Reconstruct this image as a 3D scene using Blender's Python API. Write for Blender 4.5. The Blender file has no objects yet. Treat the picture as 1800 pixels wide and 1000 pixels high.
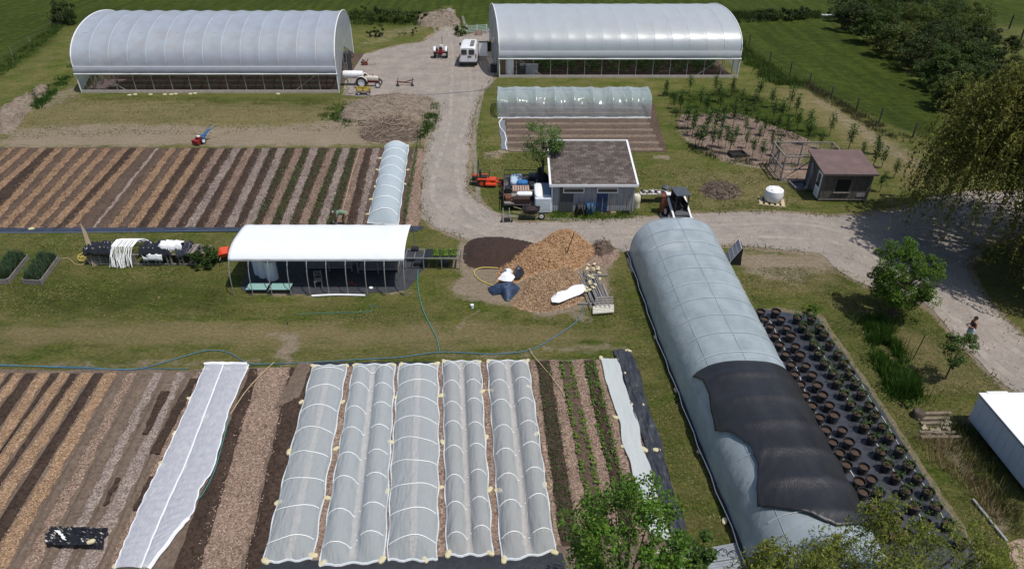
import bpy, bmesh, math, random
import numpy as np
from mathutils import Vector, Matrix, Euler
PI = math.pi
SC = bpy.context.scene
COL = SC.collection
# ---------------------------------------------------------------- camera, sky, sun, exposure
CAM_H, CAM_F, TH = 22.0, 1200.0, math.radians(33)
cd = bpy.data.cameras.new('camera'); cam = bpy.data.objects.new('camera', cd); COL.objects.link(cam)
cd.sensor_width = 36; cd.lens = 24; cd.clip_start = 0.5; cd.clip_end = 6000
cam.location = (0, 0, CAM_H); cam.rotation_euler = (PI/2 - TH, 0, 0)
SC.camera = cam
SUN_DIR = Vector((0.36, -0.21, 1.0)).normalized()
elev = math.asin(SUN_DIR.z); azim = math.atan2(SUN_DIR.x, SUN_DIR.y)
w = bpy.data.worlds.new("World"); SC.world = w; w.use_nodes = True
nt = w.node_tree; bg = nt.nodes['Background']
sky = nt.nodes.new('ShaderNodeTexSky'); sky.sky_type = 'NISHITA'; sky.sun_disc = False
sky.sun_elevation = elev; sky.sun_rotation = azim; sky.air_density = 1.0; sky.dust_density = 1.5
nt.links.new(sky.outputs[0], bg.inputs[0]); bg.inputs[1].default_value = 0.085
sd = bpy.data.lights.new('sun', 'SUN'); sun = bpy.data.objects.new('sun', sd); COL.objects.link(sun)
sd.energy = 3.3; sd.angle = math.radians(0.5); sd.color = (1.0, 0.955, 0.89)
sun.rotation_euler = (-SUN_DIR).to_track_quat('-Z', 'Y').to_euler()
SC.view_settings.view_transform = 'Standard'; SC.view_settings.look = 'None'
SC.view_settings.exposure = 0.2; SC.view_settings.gamma = 1.0; SC.view_settings.use_curve_mapping = False
SC.cycles.transparent_max_bounces = 24
SC.cycles.max_bounces = 8
# ---------------------------------------------------------------- survey helpers: photo measurement -> metres on the ground
def W(u, v, h=0.0):
    x = (u-900)/CAM_F; y = (v-500)/CAM_F
    z = (CAM_H-h)/(math.sin(TH)+y*math.cos(TH))
    return Vector((x*z, z*(math.cos(TH)-y*math.sin(TH)), h))
def PX(p):
    D = CAM_H-p[2]; zc = p[1]*math.cos(TH)+D*math.sin(TH); yc = -p[1]*math.sin(TH)+D*math.cos(TH)
    return 900+CAM_F*p[0]/zc, 500+CAM_F*yc/zc
R0 = random.Random(7)
NP = np.random.default_rng(11)
def hash2(i, j):
    n = np.sin(i*127.1+j*311.7)*43758.5453
    return n-np.floor(n)
def vnoise(x, y):
    x = np.asarray(x, float); y = np.asarray(y, float)
    xi = np.floor(x); yi = np.floor(y); xf = x-xi; yf = y-yi
    u = xf*xf*(3-2*xf); v = yf*yf*(3-2*yf)
    return (hash2(xi, yi)*(1-u)+hash2(xi+1, yi)*u)*(1-v)+(hash2(xi, yi+1)*(1-u)+hash2(xi+1, yi+1)*u)*v
def fbm(x, y, o=4):
    s = 0; a = .5; t = 0
    for k in range(o):
        s = s+a*vnoise(x*2**k+k*17.3, y*2**k+k*9.1); t += a; a *= .5
    return s/t
# ---------------------------------------------------------------- materials
MATS = {}
def M(name, c1=None, c2=None, scale=6, rough=.8, bump=0.0, metal=0.0, spec=.3, detail=6, stretch=None, island=0.0, world=False, bscale=None, trans=0.0):
    if name in MATS: return MATS[name]
    m = bpy.data.materials.new(name); m.use_nodes = True; MATS[name] = m
    n = m.node_tree.nodes; L = m.node_tree.links; b = n['Principled BSDF']
    b.inputs['Roughness'].default_value = rough; b.inputs['Metallic'].default_value = metal
    b.inputs['Specular IOR Level'].default_value = spec
    c2 = c2 or tuple(x*.8 for x in c1)
    if world:
        co = n.new('ShaderNodeNewGeometry').outputs['Position']
    else:
        co = n.new('ShaderNodeTexCoord').outputs['Object']
    if stretch:
        mp = n.new('ShaderNodeMapping'); mp.inputs['Scale'].default_value = stretch; L.new(co, mp.inputs[0]); co = mp.outputs[0]
    no = n.new('ShaderNodeTexNoise'); no.inputs['Scale'].default_value = scale; no.inputs['Detail'].default_value = detail
    no.inputs['Roughness'].default_value = .65
    L.new(co, no.inputs[0])
    r = n.new('ShaderNodeValToRGB'); r.color_ramp.elements[0].position = .32; r.color_ramp.elements[1].position = .68
    r.color_ramp.elements[0].color = (*c2, 1); r.color_ramp.elements[1].color = (*c1, 1)
    L.new(no.outputs[0], r.inputs[0]); out = r.outputs[0]
    if island > 0:
        g = n.new('ShaderNodeNewGeometry'); hs = n.new('ShaderNodeHueSaturation')
        mr = n.new('ShaderNodeMapRange'); mr.inputs[3].default_value = 1-island; mr.inputs[4].default_value = 1+island
        L.new(g.outputs['Random Per Island'], mr.inputs[0]); L.new(mr.outputs[0], hs.inputs['Value'])
        mr2 = n.new('ShaderNodeMapRange'); mr2.inputs[3].default_value = .5-island*.05; mr2.inputs[4].default_value = .5+island*.05
        mm = n.new('ShaderNodeMath'); mm.operation = 'FRACT'; m2 = n.new('ShaderNodeMath'); m2.operation = 'MULTIPLY'; m2.inputs[1].default_value = 7.3
        L.new(g.outputs['Random Per Island'], m2.inputs[0]); L.new(m2.outputs[0], mm.inputs[0]); L.new(mm.outputs[0], mr2.inputs[0])
        L.new(mr2.outputs[0], hs.inputs['Hue']); L.new(out, hs.inputs['Color']); out = hs.outputs[0]
    L.new(out, b.inputs['Base Color'])
    if bump:
        bn = n.new('ShaderNodeTexNoise'); bn.inputs['Scale'].default_value = bscale or scale*3; bn.inputs['Detail'].default_value = 4
        L.new(co, bn.inputs[0])
        bp = n.new('ShaderNodeBump'); bp.inputs['Strength'].default_value = bump; bp.inputs['Distance'].default_value = .05
        L.new(bn.outputs[0], bp.inputs['Height']); L.new(bp.outputs[0], b.inputs['Normal'])
    if trans > 0:
        t = n.new('ShaderNodeBsdfTranslucent'); L.new(out, t.inputs[0]); mx = n.new('ShaderNodeMixShader'); mx.inputs[0].default_value = trans
        L.new(b.outputs[0], mx.inputs[1]); L.new(t.outputs[0], mx.inputs[2]); L.new(mx.outputs[0], n['Material Output'].inputs[0])
    return m
def film(name, col, clear, rough=.25, gloss=.3, trans=.4, wrinkle=0.0, wscale=(1, 1, 1), wfreq=3, dirt=0.0, dirtcol=(.3, .32, .3), lowf=.35, nscale=.9):
    """plastic film or netting: part clear, part scattering, with a sheen"""
    if name in MATS: return MATS[name]
    m = bpy.data.materials.new(name); m.use_nodes = True; MATS[name] = m
    n = m.node_tree.nodes; L = m.node_tree.links; b = n['Principled BSDF']
    b.inputs['Roughness'].default_value = rough; b.inputs['Specular IOR Level'].default_value = gloss
    co = n.new('ShaderNodeTexCoord').outputs['Object']
    no = n.new('ShaderNodeTexNoise'); no.inputs['Scale'].default_value = nscale; no.inputs['Detail'].default_value = 8
    mp0 = n.new('ShaderNodeMapping'); mp0.inputs['Scale'].default_value = (1, .6, 1.6); L.new(co, mp0.inputs[0]); L.new(mp0.outputs[0], no.inputs[0])
    r = n.new('ShaderNodeValToRGB'); r.color_ramp.elements[0].position = .35; r.color_ramp.elements[1].position = .62
    r.color_ramp.elements[0].color = (*[col[i]*(1-dirt)+dirtcol[i]*dirt for i in range(3)], 1); r.color_ramp.elements[1].color = (*col, 1)
    L.new(no.outputs[0], r.inputs[0]); L.new(r.outputs[0], b.inputs['Base Color'])
    tl = n.new('ShaderNodeBsdfTranslucent'); L.new(r.outputs[0], tl.inputs[0])
    tp = n.new('ShaderNodeBsdfTransparent')
    m1 = n.new('ShaderNodeMixShader'); m1.inputs[0].default_value = trans
    L.new(b.outputs[0], m1.inputs[1]); L.new(tl.outputs[0], m1.inputs[2])
    m2 = n.new('ShaderNodeMixShader')
    fr = n.new('ShaderNodeLayerWeight'); fr.inputs[0].default_value = .35
    mr = n.new('ShaderNodeMapRange'); mr.inputs[3].default_value = clear; mr.inputs[4].default_value = clear*lowf
    L.new(fr.outputs['Facing'], mr.inputs[0]); L.new(mr.outputs[0], m2.inputs[0])
    L.new(m1.outputs[0], m2.inputs[1]); L.new(tp.outputs[0], m2.inputs[2])
    L.new(m2.outputs[0], n['Material Output'].inputs[0])
    if wrinkle:
        mp = n.new('ShaderNodeMapping'); mp.inputs['Scale'].default_value = wscale; L.new(co, mp.inputs[0])
        wn = n.new('ShaderNodeTexNoise'); wn.inputs['Scale'].default_value = wfreq; wn.inputs['Detail'].default_value = 3; L.new(mp.outputs[0], wn.inputs[0])
        bp = n.new('ShaderNodeBump'); bp.inputs['Strength'].default_value = wrinkle; bp.inputs['Distance'].default_value = .15
        L.new(wn.outputs[0], bp.inputs['Height']); L.new(bp.outputs[0], b.inputs['Normal'])
    return m
# ---------------------------------------------------------------- mesh builder
def link_mesh(name, me, mat, parent=None, smooth=False, kind=None, ang=.7):
    o = bpy.data.objects.new(name, me); COL.objects.link(o)
    if mat: me.materials.append(mat)
    if smooth:
        me.polygons.foreach_set('use_smooth', [True]*len(me.polygons))
        try: me.set_sharp_from_angle(angle=ang)
        except Exception: pass
    if parent: o.parent = parent
    if kind: o['kind'] = kind
    return o
def np_mesh(name, V, F):
    """V (n,3) float array, F (m,k) int array"""
    me = bpy.data.meshes.new(name); V = np.asarray(V, np.float32); F = np.asarray(F, np.int32); k = F.shape[1]
    me.vertices.add(len(V)); me.vertices.foreach_set('co', V.ravel())
    me.loops.add(F.size); me.loops.foreach_set('vertex_index', F.ravel())
    me.polygons.add(len(F)); me.polygons.foreach_set('loop_start', np.arange(0, F.size, k, dtype=np.int32))
    me.update(calc_edges=True); me.validate(); return me
class MB:
    def __init__(s): s.v = []; s.f = []
    def add(s, vs, fs):
        o = len(s.v); s.v += [tuple(p) for p in vs]; s.f += [tuple(i+o for i in f) for f in fs]; return s
    def box(s, c, d, rz=0, R=None):
        x, y, z = d[0]/2, d[1]/2, d[2]/2; c = Vector(c)
        R = R or Matrix.Rotation(rz, 3, 'Z')
        P = [c+R@Vector((a*x, b*y, e*z)) for e in (-1, 1) for a, b in ((-1, -1), (1, -1), (1, 1), (-1, 1))]
        return s.add(P, [(3, 2, 1, 0), (4, 5, 6, 7), (0, 1, 5, 4), (1, 2, 6, 5), (2, 3, 7, 6), (3, 0, 4, 7)])
    def bar(s, p0, p1, w_, h_=None, up=(0, 0, 1)):
        p0 = Vector(p0); p1 = Vector(p1); d = p1-p0; h_ = h_ or w_
        x = d.normalized(); upv = Vector(up)
        if abs(x.dot(upv)) > .98: upv = Vector((1, 0, 0))
        y = upv.cross(x).normalized(); z = x.cross(y)
        R = Matrix((x, y, z)).transposed()
        return s.box((p0+p1)/2, (d.length, w_, h_), R=R)
    def tube(s, pts, r, n=6, caps=True):
        pts = [Vector(p) for p in pts]; N = len(pts); rs = r if isinstance(r, (list, tuple)) else [r]*N
        V = []; 
        for i, p in enumerate(pts):
            t = (pts[min(i+1, N-1)]-pts[max(i-1, 0)])
            t = t.normalized() if t.length > 1e-9 else Vector((0, 0, 1))
            a = Vector((0, 0, 1)) if abs(t.z) < .9 else Vector((1, 0, 0))
            x = a.cross(t).normalized(); y = t.cross(x)
            V += [p+(x*math.cos(2*PI*k/n)+y*math.sin(2*PI*k/n))*rs[i] for k in range(n)]
        F = [(i*n+k, i*n+(k+1) % n, (i+1)*n+(k+1) % n, (i+1)*n+k) for i in range(N-1) for k in range(n)]
        if caps: F += [tuple(range(n))[::-1], tuple((N-1)*n+k for k in range(n))]
        return s.add(V, F)
    def cyl(s, p0, p1, r, r2=None, n=12): return s.tube([p0, p1], [r, r2 if r2 is not None else r], n)
    def ell(s, c, r, n=12, m=8, R=None, sq=1.0):
        c = Vector(c); R = R or Matrix.Identity(3); V = []
        def pw(a): return math.copysign(abs(a)**sq, a)
        for i in range(m+1):
            ph = PI*i/m
            for k in range(n):
                th = 2*PI*k/n
                V.append(c+R@Vector((r[0]*pw(math.sin(ph))*pw(math.cos(th)), r[1]*pw(math.sin(ph))*pw(math.sin(th)), r[2]*pw(math.cos(ph)))))
        F = [(i*n+k, (i+1)*n+k, (i+1)*n+(k+1) % n, i*n+(k+1) % n) for i in range(m) for k in range(n)]
        return s.add(V, F)
    def lathe(s, prof, c=(0, 0, 0), n=16, R=None, caps=True):
        c = Vector(c); R = R or Matrix.Identity(3)
        V = [c+R@Vector((r*math.cos(2*PI*k/n), r*math.sin(2*PI*k/n), z)) for r, z in prof for k in range(n)]
        N = len(prof)
        F = [(i*n+k, i*n+(k+1) % n, (i+1)*n+(k+1) % n, (i+1)*n+k) for i in range(N-1) for k in range(n)]
        if caps: F += [tuple(range(n))[::-1], tuple((N-1)*n+k for k in range(n))]
        return s.add(V, F)
    def prism(s, poly, lo, hi, axis='y', c=(0, 0, 0), R=None):
        """poly of (a,b) in the plane across the axis, extruded lo..hi"""
        c = Vector(c); R = R or Matrix.Identity(3); n = len(poly)
        def P(a, b, t):
            q = {'x': (t, a, b), 'y': (a, t, b), 'z': (a, b, t)}[axis]; return c+R@Vector(q)
        V = [P(a, b, lo) for a, b in poly]+[P(a, b, hi) for a, b in poly]
        F = [tuple(range(n))[::-1], tuple(range(n, 2*n))]+[(i, (i+1) % n, n+(i+1) % n, n+i) for i in range(n)]
        return s.add(V, F)
    def grid(s, fn, nu, nv):
        V = [fn(i/nu, j/nv) for j in range(nv+1) for i in range(nu+1)]
        F = [(j*(nu+1)+i, j*(nu+1)+i+1, (j+1)*(nu+1)+i+1, (j+1)*(nu+1)+i) for j in range(nv) for i in range(nu)]
        return s.add(V, F)
    def wheel(s, c, r, w_, axis=(1, 0, 0), n=20, tyre=.3):
        ax = Vector(axis).normalized(); R = ax.to_track_quat('Z', 'Y').to_matrix(); a = r*(1-tyre)
        pr = [(a, -w_*.4), (r*.93, -w_*.5), (r, -w_*.35), (r, w_*.35), (r*.93, w_*.5), (a, w_*.4), (a, -w_*.4)]
        return s.lathe(pr, c, n, R, caps=False)
    def disc(s, c, r, w_, axis=(1, 0, 0), n=16):
        ax = Vector(axis).normalized(); c = Vector(c)
        return s.cyl(c-ax*w_/2, c+ax*w_/2, r, n=n)
    def build(s, name, mat, parent=None, smooth=False, kind=None, world=False, bevel=0, ang=.7):
        me = bpy.data.meshes.new(name); vs = s.v
        if world and parent is not None:
            l = parent.location; vs = [(p[0]-l.x, p[1]-l.y, p[2]-l.z) for p in vs]
        me.from_pydata(vs, [], s.f); me.update()
        bm = bmesh.new(); bm.from_mesh(me); bmesh.ops.recalc_face_normals(bm, faces=bm.faces) if len(me.polygons) < 20000 else None
        bm.to_mesh(me); bm.free()
        o = link_mesh(name, me, mat, parent, smooth, kind, ang)
        if bevel:
            bv = o.modifiers.new('bevel', 'BEVEL'); bv.width = bevel; bv.segments = 2; bv.limit_method = 'ANGLE'
        return o
def tag(o, label=None, cat=None, group=None, kind=None):
    if label: o['label'] = label
    if cat: o['category'] = cat
    if group: o['group'] = group
    if kind: o['kind'] = kind
    return o
def thing(name, label, cat, loc=(0, 0, 0), rz=0, group=None):
    o = bpy.data.objects.new(name, None); COL.objects.link(o); o.empty_display_size = .3
    o.location = Vector(loc); o.rotation_euler = (0, 0, rz)
    return tag(o, label, cat, group)
def copy_tree(o, parent=None):
    c = o.copy(); COL.objects.link(c); c.parent = parent
    for ch in list(o.children): copy_tree(ch, c)
    return c
def duplicate(root, loc, rz, label, group=None, s=1):
    c = copy_tree(root); c.location = Vector(loc); c.rotation_euler = (0, 0, rz); c.scale = (s, s, s)
    c['label'] = label
    if group: c['group'] = group
    return c
def ordn(i): return {1: 'first', 2: 'second', 3: 'third', 4: 'fourth', 5: 'fifth', 6: 'sixth', 7: 'seventh', 8: 'eighth', 9: 'ninth', 10: 'tenth'}.get(i, '%dth' % i)
def lerp(a, b, t): return a+(b-a)*t
def smooth_poly(pts, step=.5, jit=.12, seed=1, straight=False):
    """closed outline of ground points, densified and made ragged"""
    out = []; rr = random.Random(seed); n = len(pts)
    for i in range(n):
        p0, p1, p2, p3 = (Vector(pts[(i+k-1) % n][:2]) for k in range(4))
        m = max(1, int((p2-p1).length/step))
        for k in range(m):
            t = k/m
            q = .5*((2*p1)+(p2-p0)*t+(2*p0-5*p1+4*p2-p3)*t*t+(3*p1-p0-3*p2+p3)*t**3) if not straight and (p2-p1).length < 14 else p1.lerp(p2, t)
            out.append((q.x+rr.uniform(-jit, jit), q.y+rr.uniform(-jit, jit)))
    return out
def sheet(name, pts, z, mat, step=.5, jit=.12, seed=1, kind='structure', raw=False, straight=False):
    P = [p[:2] for p in pts] if raw else smooth_poly(pts, step, jit, seed, straight)
    bm = bmesh.new(); vs = [bm.verts.new((x, y, z)) for x, y in P]; f = bm.faces.new(vs); bm.normal_update()
    if f.normal.z < 0: f.normal_flip()
    bmesh.ops.triangulate(bm, faces=[f]); me = bpy.data.meshes.new(name); bm.to_mesh(me); bm.free()
    return link_mesh(name, me, mat, kind=kind)
def PL(*uv): return [W(u, v) for u, v in uv]
def in_poly(x, y, P):
    c = np.zeros(x.shape, bool); n = len(P)
    for i in range(n):
        x1, y1 = P[i][:2]; x2, y2 = P[(i+1) % n][:2]
        if y1 == y2: continue
        c ^= ((y1 > y) != (y2 > y)) & (x < (x2-x1)*(y-y1)/(y2-y1)+x1)
    return c
def sdist(x, y, P):
    d = np.full(x.shape, 1e9); n = len(P)
    for i in range(n):
        x1, y1 = P[i][:2]; x2, y2 = P[(i+1) % n][:2]; dx, dy = x2-x1, y2-y1
        t = np.clip(((x-x1)*dx+(y-y1)*dy)/(dx*dx+dy*dy+1e-9), 0, 1)
        d = np.minimum(d, np.hypot(x-x1-t*dx, y-y1-t*dy))
    return np.where(in_poly(x, y, P), d, -d)
def rand_in(P, n, rng=NP):
    xs = [p[0] for p in P]; ys = [p[1] for p in P]; out = np.zeros((0, 2))
    while len(out) < n:
        q = rng.uniform((min(xs), min(ys)), (max(xs), max(ys)), (n*2, 2)); out = np.vstack([out, q[in_poly(q[:, 0], q[:, 1], P)]])
    return out[:n]
def leaf_arrays(C, size, rng, asp=.55, upb=.5, down=0.0):
    """diamond leaves at points C"""
    n = len(C); nr = rng.normal(size=(n, 3)); nr[:, 2] = np.abs(nr[:, 2])+upb; nr /= np.linalg.norm(nr, axis=1)[:, None]
    a = rng.normal(size=(n, 3)); a[:, 2] -= down*3
    a -= nr*np.sum(a*nr, 1)[:, None]; a /= np.linalg.norm(a, axis=1)[:, None]; b = np.cross(nr, a)
    s = (size*rng.uniform(.6, 1.3, n))[:, None]
    V = np.stack([C-a*s*.5, C+b*s*asp*.5, C+a*s*.5, C-b*s*asp*.5], 1).reshape(-1, 3)
    F = np.arange(4*n).reshape(n, 4); return V, F
def blades(C, h, wd, rng, lean=.35):
    """grass blades as tall thin triangles rooted at C"""
    n = len(C); th = rng.uniform(0, 2*PI, n); hh = h*rng.uniform(.5, 1.15, n)
    d = np.stack([np.cos(th), np.sin(th), 0*th], 1); e = np.stack([-np.sin(th), np.cos(th), 0*th], 1)
    l = rng.normal(size=(n, 1))*lean
    top = C+e*l*hh[:, None]; top[:, 2] += hh
    V = np.stack([C-d*wd/2, C+d*wd/2, top], 1).reshape(-1, 3); return V, np.arange(3*n).reshape(n, 3)
# ================================================================ GROUND
def ground_material():
    m = bpy.data.materials.new('grassland'); m.use_nodes = True; n = m.node_tree.nodes; L = m.node_tree.links; b = n['Principled BSDF']
    b.inputs['Roughness'].default_value = .95; b.inputs['Specular IOR Level'].default_value = .1
    pos = n.new('ShaderNodeNewGeometry').outputs['Position']
    at = n.new('ShaderNodeAttribute'); at.attribute_name = 'cover'; sp = n.new('ShaderNodeSeparateColor'); L.new(at.outputs['Color'], sp.inputs[0])
    def noise(sc, det=6, st=(1, 1, 1), rough=.6):
        mp = n.new('ShaderNodeMapping'); mp.inputs['Scale'].default_value = st; L.new(pos, mp.inputs[0])
        t = n.new('ShaderNodeTexNoise'); t.inputs['Scale'].default_value = sc; t.inputs['Detail'].default_value = det; t.inputs['Roughness'].default_value = rough
        L.new(mp.outputs[0], t.inputs[0]); return t.outputs[0]
    def ramp(f, *st):
        r = n.new('ShaderNodeValToRGB'); e = r.color_ramp.elements
        while len(e) < len(st): e.new(.5)
        for q, (p, c) in zip(e, st): q.position = p; q.color = (*c, 1)
        L.new(f, r.inputs[0]); return r.outputs[0]
    def mix(f, a, c):
        x = n.new('ShaderNodeMix'); x.data_type = 'RGBA'
        if isinstance(f, float): x.inputs[0].default_value = f
        else: L.new(f, x.inputs[0])
        L.new(a, x.inputs[6]); L.new(c, x.inputs[7]); return x.outputs[2]
    def mth(op, a, c):
        x = n.new('ShaderNodeMath'); x.operation = op; x.use_clamp = False
        for i, q in enumerate((a, c)):
            if isinstance(q, (int, float)): x.inputs[i].default_value = q
            else: L.new(q, x.inputs[i])
        return x.outputs[0]
    def cut(attr, nz, soft=.25, amp=1.0):
        s = mth('ADD', attr, mth('MULTIPLY', mth('SUBTRACT', nz, .5), amp))
        r = n.new('ShaderNodeMapRange'); r.interpolation_type = 'SMOOTHSTEP'; r.inputs[1].default_value = .5-soft; r.inputs[2].default_value = .5+soft
        L.new(s, r.inputs[0]); return r.outputs[0]
    fine = noise(6.5, 9, (.8, 1, 1), .78); med = noise(.55, 8, (.7, 1, 1), .65); streak = noise(1.3, 6, (.25, 1.2, 1), .7); big = noise(.12, 5)
    speck = noise(26, 5, (1, 1, 1), .8)
    g1 = ramp(fine, (.34, (.030, .053, .008)), (.5, (.076, .106, .017)), (.66, (.145, .172, .038)))
    g2 = ramp(fine, (.34, (.058, .064, .014)), (.5, (.125, .132, .033)), (.66, (.22, .21, .07)))
    grass = mix(ramp(med, (.38, (0, 0, 0)), (.66, (1, 1, 1))), g1, g2)
    strawc = ramp(fine, (.3, (.13, .105, .045)), (.5, (.215, .175, .085)), (.7, (.33, .28, .16)))
    olive = ramp(noise(2.2, 8, (.5, 1, 1), .75), (.35, (.62, .70, .60)), (.5, (1, 1, 1)), (.68, (1.45, 1.3, 1.2)))
    gm = n.new('ShaderNodeMix'); gm.data_type = 'RGBA'; gm.blend_type = 'MULTIPLY'; gm.inputs[0].default_value = .9; L.new(grass, gm.inputs[6]); L.new(olive, gm.inputs[7]); grass = gm.outputs[2]
    grass = mix(mth('MULTIPLY', cut(med, streak, .22, .8), .42), grass, strawc)
    lush = ramp(fine, (.34, (.022, .036, .006)), (.5, (.045, .066, .010)), (.68, (.080, .105, .018)))
    lawn = ramp(streak, (.34, (.030, .048, .007)), (.5, (.046, .068, .010)), (.68, (.075, .100, .016)))
    lush = mix(.5, lush, lawn)
    for f_, st in ((noise(1.1, 7, (1, 1, 1), .7), ((.36, (.66, .70, .66)), (.66, (1.35, 1.28, 1.2)))), (noise(1.0, 3, (.9, .06, 1), .5), ((.38, (.80, .82, .80)), (.62, (1.22, 1.18, 1.2))))):
        lm = n.new('ShaderNodeMix'); lm.data_type = 'RGBA'; lm.blend_type = 'MULTIPLY'; lm.inputs[0].default_value = .9; L.new(lush, lm.inputs[6]); L.new(ramp(f_, *st), lm.inputs[7]); lush = lm.outputs[2]
    dirtc = ramp(fine, (.3, (.19, .148, .11)), (.5, (.31, .25, .19)), (.7, (.45, .38, .30)))
    c = mix(cut(sp.outputs[2], med, .3, .9), grass, lush)
    c = mix(cut(sp.outputs[1], streak, .35, 1.1), c, strawc)
    dirtc = mix(mth('MULTIPLY', ramp(noise(2.4, 7, (.22, 1.3, 1), .75), (.45, (0, 0, 0)), (.62, (1, 1, 1))), .6), dirtc, strawc)
    c = mix(cut(sp.outputs[0], noise(1.6, 8, (.6, 1, 1), .75), .18, 1.2), c, dirtc)
    c = mix(mth('MULTIPLY', ramp(speck, (.62, (0, 0, 0)), (.75, (1, 1, 1))), .25), c, strawc)
    dk = n.new('ShaderNodeMix'); dk.data_type = 'RGBA'; dk.blend_type = 'MULTIPLY'; dk.inputs[0].default_value = .6
    L.new(c, dk.inputs[6]); L.new(ramp(big, (.3, (.78, .8, .78)), (.7, (1.15, 1.12, 1.1))), dk.inputs[7])
    L.new(dk.outputs[2], b.inputs['Base Color'])
    bp = n.new('ShaderNodeBump'); bp.inputs['Strength'].default_value = .9; bp.inputs['Distance'].default_value = .12
    L.new(mth('ADD', fine, speck), bp.inputs['Height']); L.new(bp.outputs[0], b.inputs['Normal'])
    return m
ROAD = PL((782, 18), (776, 50), (742, 74), (700, 80), (655, 92), (632, 100), (618, 120), (609, 166), (700, 167), (752, 172), (770, 186), (766, 222), (750, 262), (741, 340), (744, 372), (762, 397),
          (800, 414), (860, 424), (940, 430), (1010, 428), (1070, 436), (1120, 440), (1250, 432), (1300, 432), (1380, 440), (1440, 446), (1472, 474), (1520, 500), (1600, 520), (1640, 546), (1690, 602), (1740, 655), (1800, 700), (1880, 770),
          (1960, 740), (1850, 640), (1800, 596), (1762, 558), (1722, 512), (1700, 470), (1720, 430), (1800, 410), (1950, 400),
          (1950, 330), (1800, 338), (1700, 338), (1640, 350), (1560, 374), (1500, 380), (1440, 379), (1350, 373), (1210, 376), (1130, 384), (1010, 390), (945, 391), (900, 390), (858, 368), (822, 334), (824, 270), (832, 210), (846, 162), (868, 136), (868, 60), (850, 52), (806, 66), (797, 48), (797, 18))
# cover patches: (channel, outline, softness m, strength)
PATCH = [
 (0, PL((0, 232), (60, 222), (200, 215), (420, 222), (560, 215), (610, 190), (690, 168), (770, 180), (760, 258), (0, 262)), 1.6, .80),
 (0, PL((600, 172), (690, 166), (764, 175), (750, 245), (640, 248), (590, 215)), 1.0, .50),
 (0, PL((115, 148), (140, 150), (150, 172), (60, 200), (40, 225), (0, 232), (0, 212), (60, 180)), 1.2, .55),
 (1, PL((0, 195), (150, 170), (400, 178), (600, 185), (600, 230), (0, 240)), 2.0, .66),
 (1, PL((0, 562), (300, 566), (460, 562), (800, 568), (1060, 580), (1060, 600), (700, 612), (300, 612), (0, 606)), 1.2, .85),
 (0, PL((450, 575), (535, 580), (520, 638), (480, 640), (485, 600)), .5, .66),
 (0, PL((200, 630), (520, 632), (1100, 600), (1110, 622), (540, 645), (0, 655), (0, 642)), .4, .5),
 (0, PL((800, 418), (950, 425), (1075, 430), (1075, 460), (1060, 540), (960, 555), (860, 540), (800, 520), (790, 470)), .6, .85),
 (0, PL((1004, 545), (1045, 548), (1042, 570), (1010, 566)), .3, .7),
 (0, PL((430, 468), (715, 470), (720, 520), (430, 520)), .5, .6),
 (0, PL((790, 570), (840, 540), (830, 560), (795, 590)), .3, .6),
 (0, PL((1300, 440), (1450, 450), (1460, 478), (1400, 500), (1340, 490), (1300, 470)), 1.0, .85),
 (1, PL((1290, 440), (1480, 460), (1500, 510), (1380, 520), (1310, 500)), 1.0, .6),
 (0, PL((1200, 200), (1290, 200), (1400, 240), (1440, 262), (1390, 300), (1290, 290), (1225, 265), (1190, 230)), .8, .95),
 (2, PL((1165, 160), (1290, 155), (1400, 190), (1460, 240), (1400, 250), (1310, 205), (1200, 200)), 1.2, .8),
 (0, PL((1400, 160), (1425, 158), (1520, 215), (1620, 272), (1660, 300), (1600, 300), (1500, 245)), 1.0, .48),
 (1, PL((1330, 150), (1425, 155), (1660, 300), (1640, 340), (1540, 300), (1440, 220)), 1.5, .6),
 (1, PL((1180, 300), (1400, 290), (1420, 370), (1180, 375)), 1.5, .55),
 (1, PL((1560, 560), (1700, 600), (1800, 700), (1720, 700), (1580, 690), (1540, 620)), .8, .55),
 (0, PL((1590, 740), (1700, 728), (1690, 770), (1720, 830), (1800, 930), (1800, 990), (1700, 860), (1620, 780)), .5, .62),
 (0, PL((620, 90), (660, 80), (760, 50), (800, 30), (800, 10), (770, 10), (740, 40), (640, 60)), .8, .42),
 (0, PL((940, 590), (1080, 590), (1080, 625), (940, 630)), .5, .3),
 (0, PL((845, 265), (890, 262), (892, 280), (850, 280)), .3, .7), (0, PL((1140, 272), (1172, 274), (1172, 284), (1140, 282)), .3, .7),
 (0, PL((1385, 345), (1420, 300), (1440, 250), (1400, 250), (1370, 290)), .6, .5),
 (2, PL((1290, 45), (1440, 30), (1500, 60), (1660, 180), (1640, 245), (1500, 190), (1400, 150), (1300, 90), (1290, 60)), 1.5, 1.3),
 (2, PL((1200, -10), (1500, -10), (1480, 30), (1290, 42)), 2, 1.2), (2, PL((-200, -10), (1300, -10), (1300, 14), (620, 24), (600, 16), (150, 22), (120, 40), (60, 100), (0, 130), (-200, 200)), 2, 1.0),
 (2, PL((60, 480), (420, 490), (420, 540), (740, 530), (760, 560), (0, 560), (0, 500)), 1.5, .55),
 (2, PL((1090, 500), (1140, 480), (1290, 960), (1230, 960), (1130, 640)), 1.0, .45),
 (2, PL((1620, 30), (1800, 20), (1800, 120), (1720, 120)), 2, .4),
 (2, PL((120, 165), (600, 168), (560, 205), (160, 205)), 1.5, .52),
 (1, PL((1700, 840), (1800, 900), (1800, 1000), (1740, 1000)), .8, .4),
]
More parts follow.
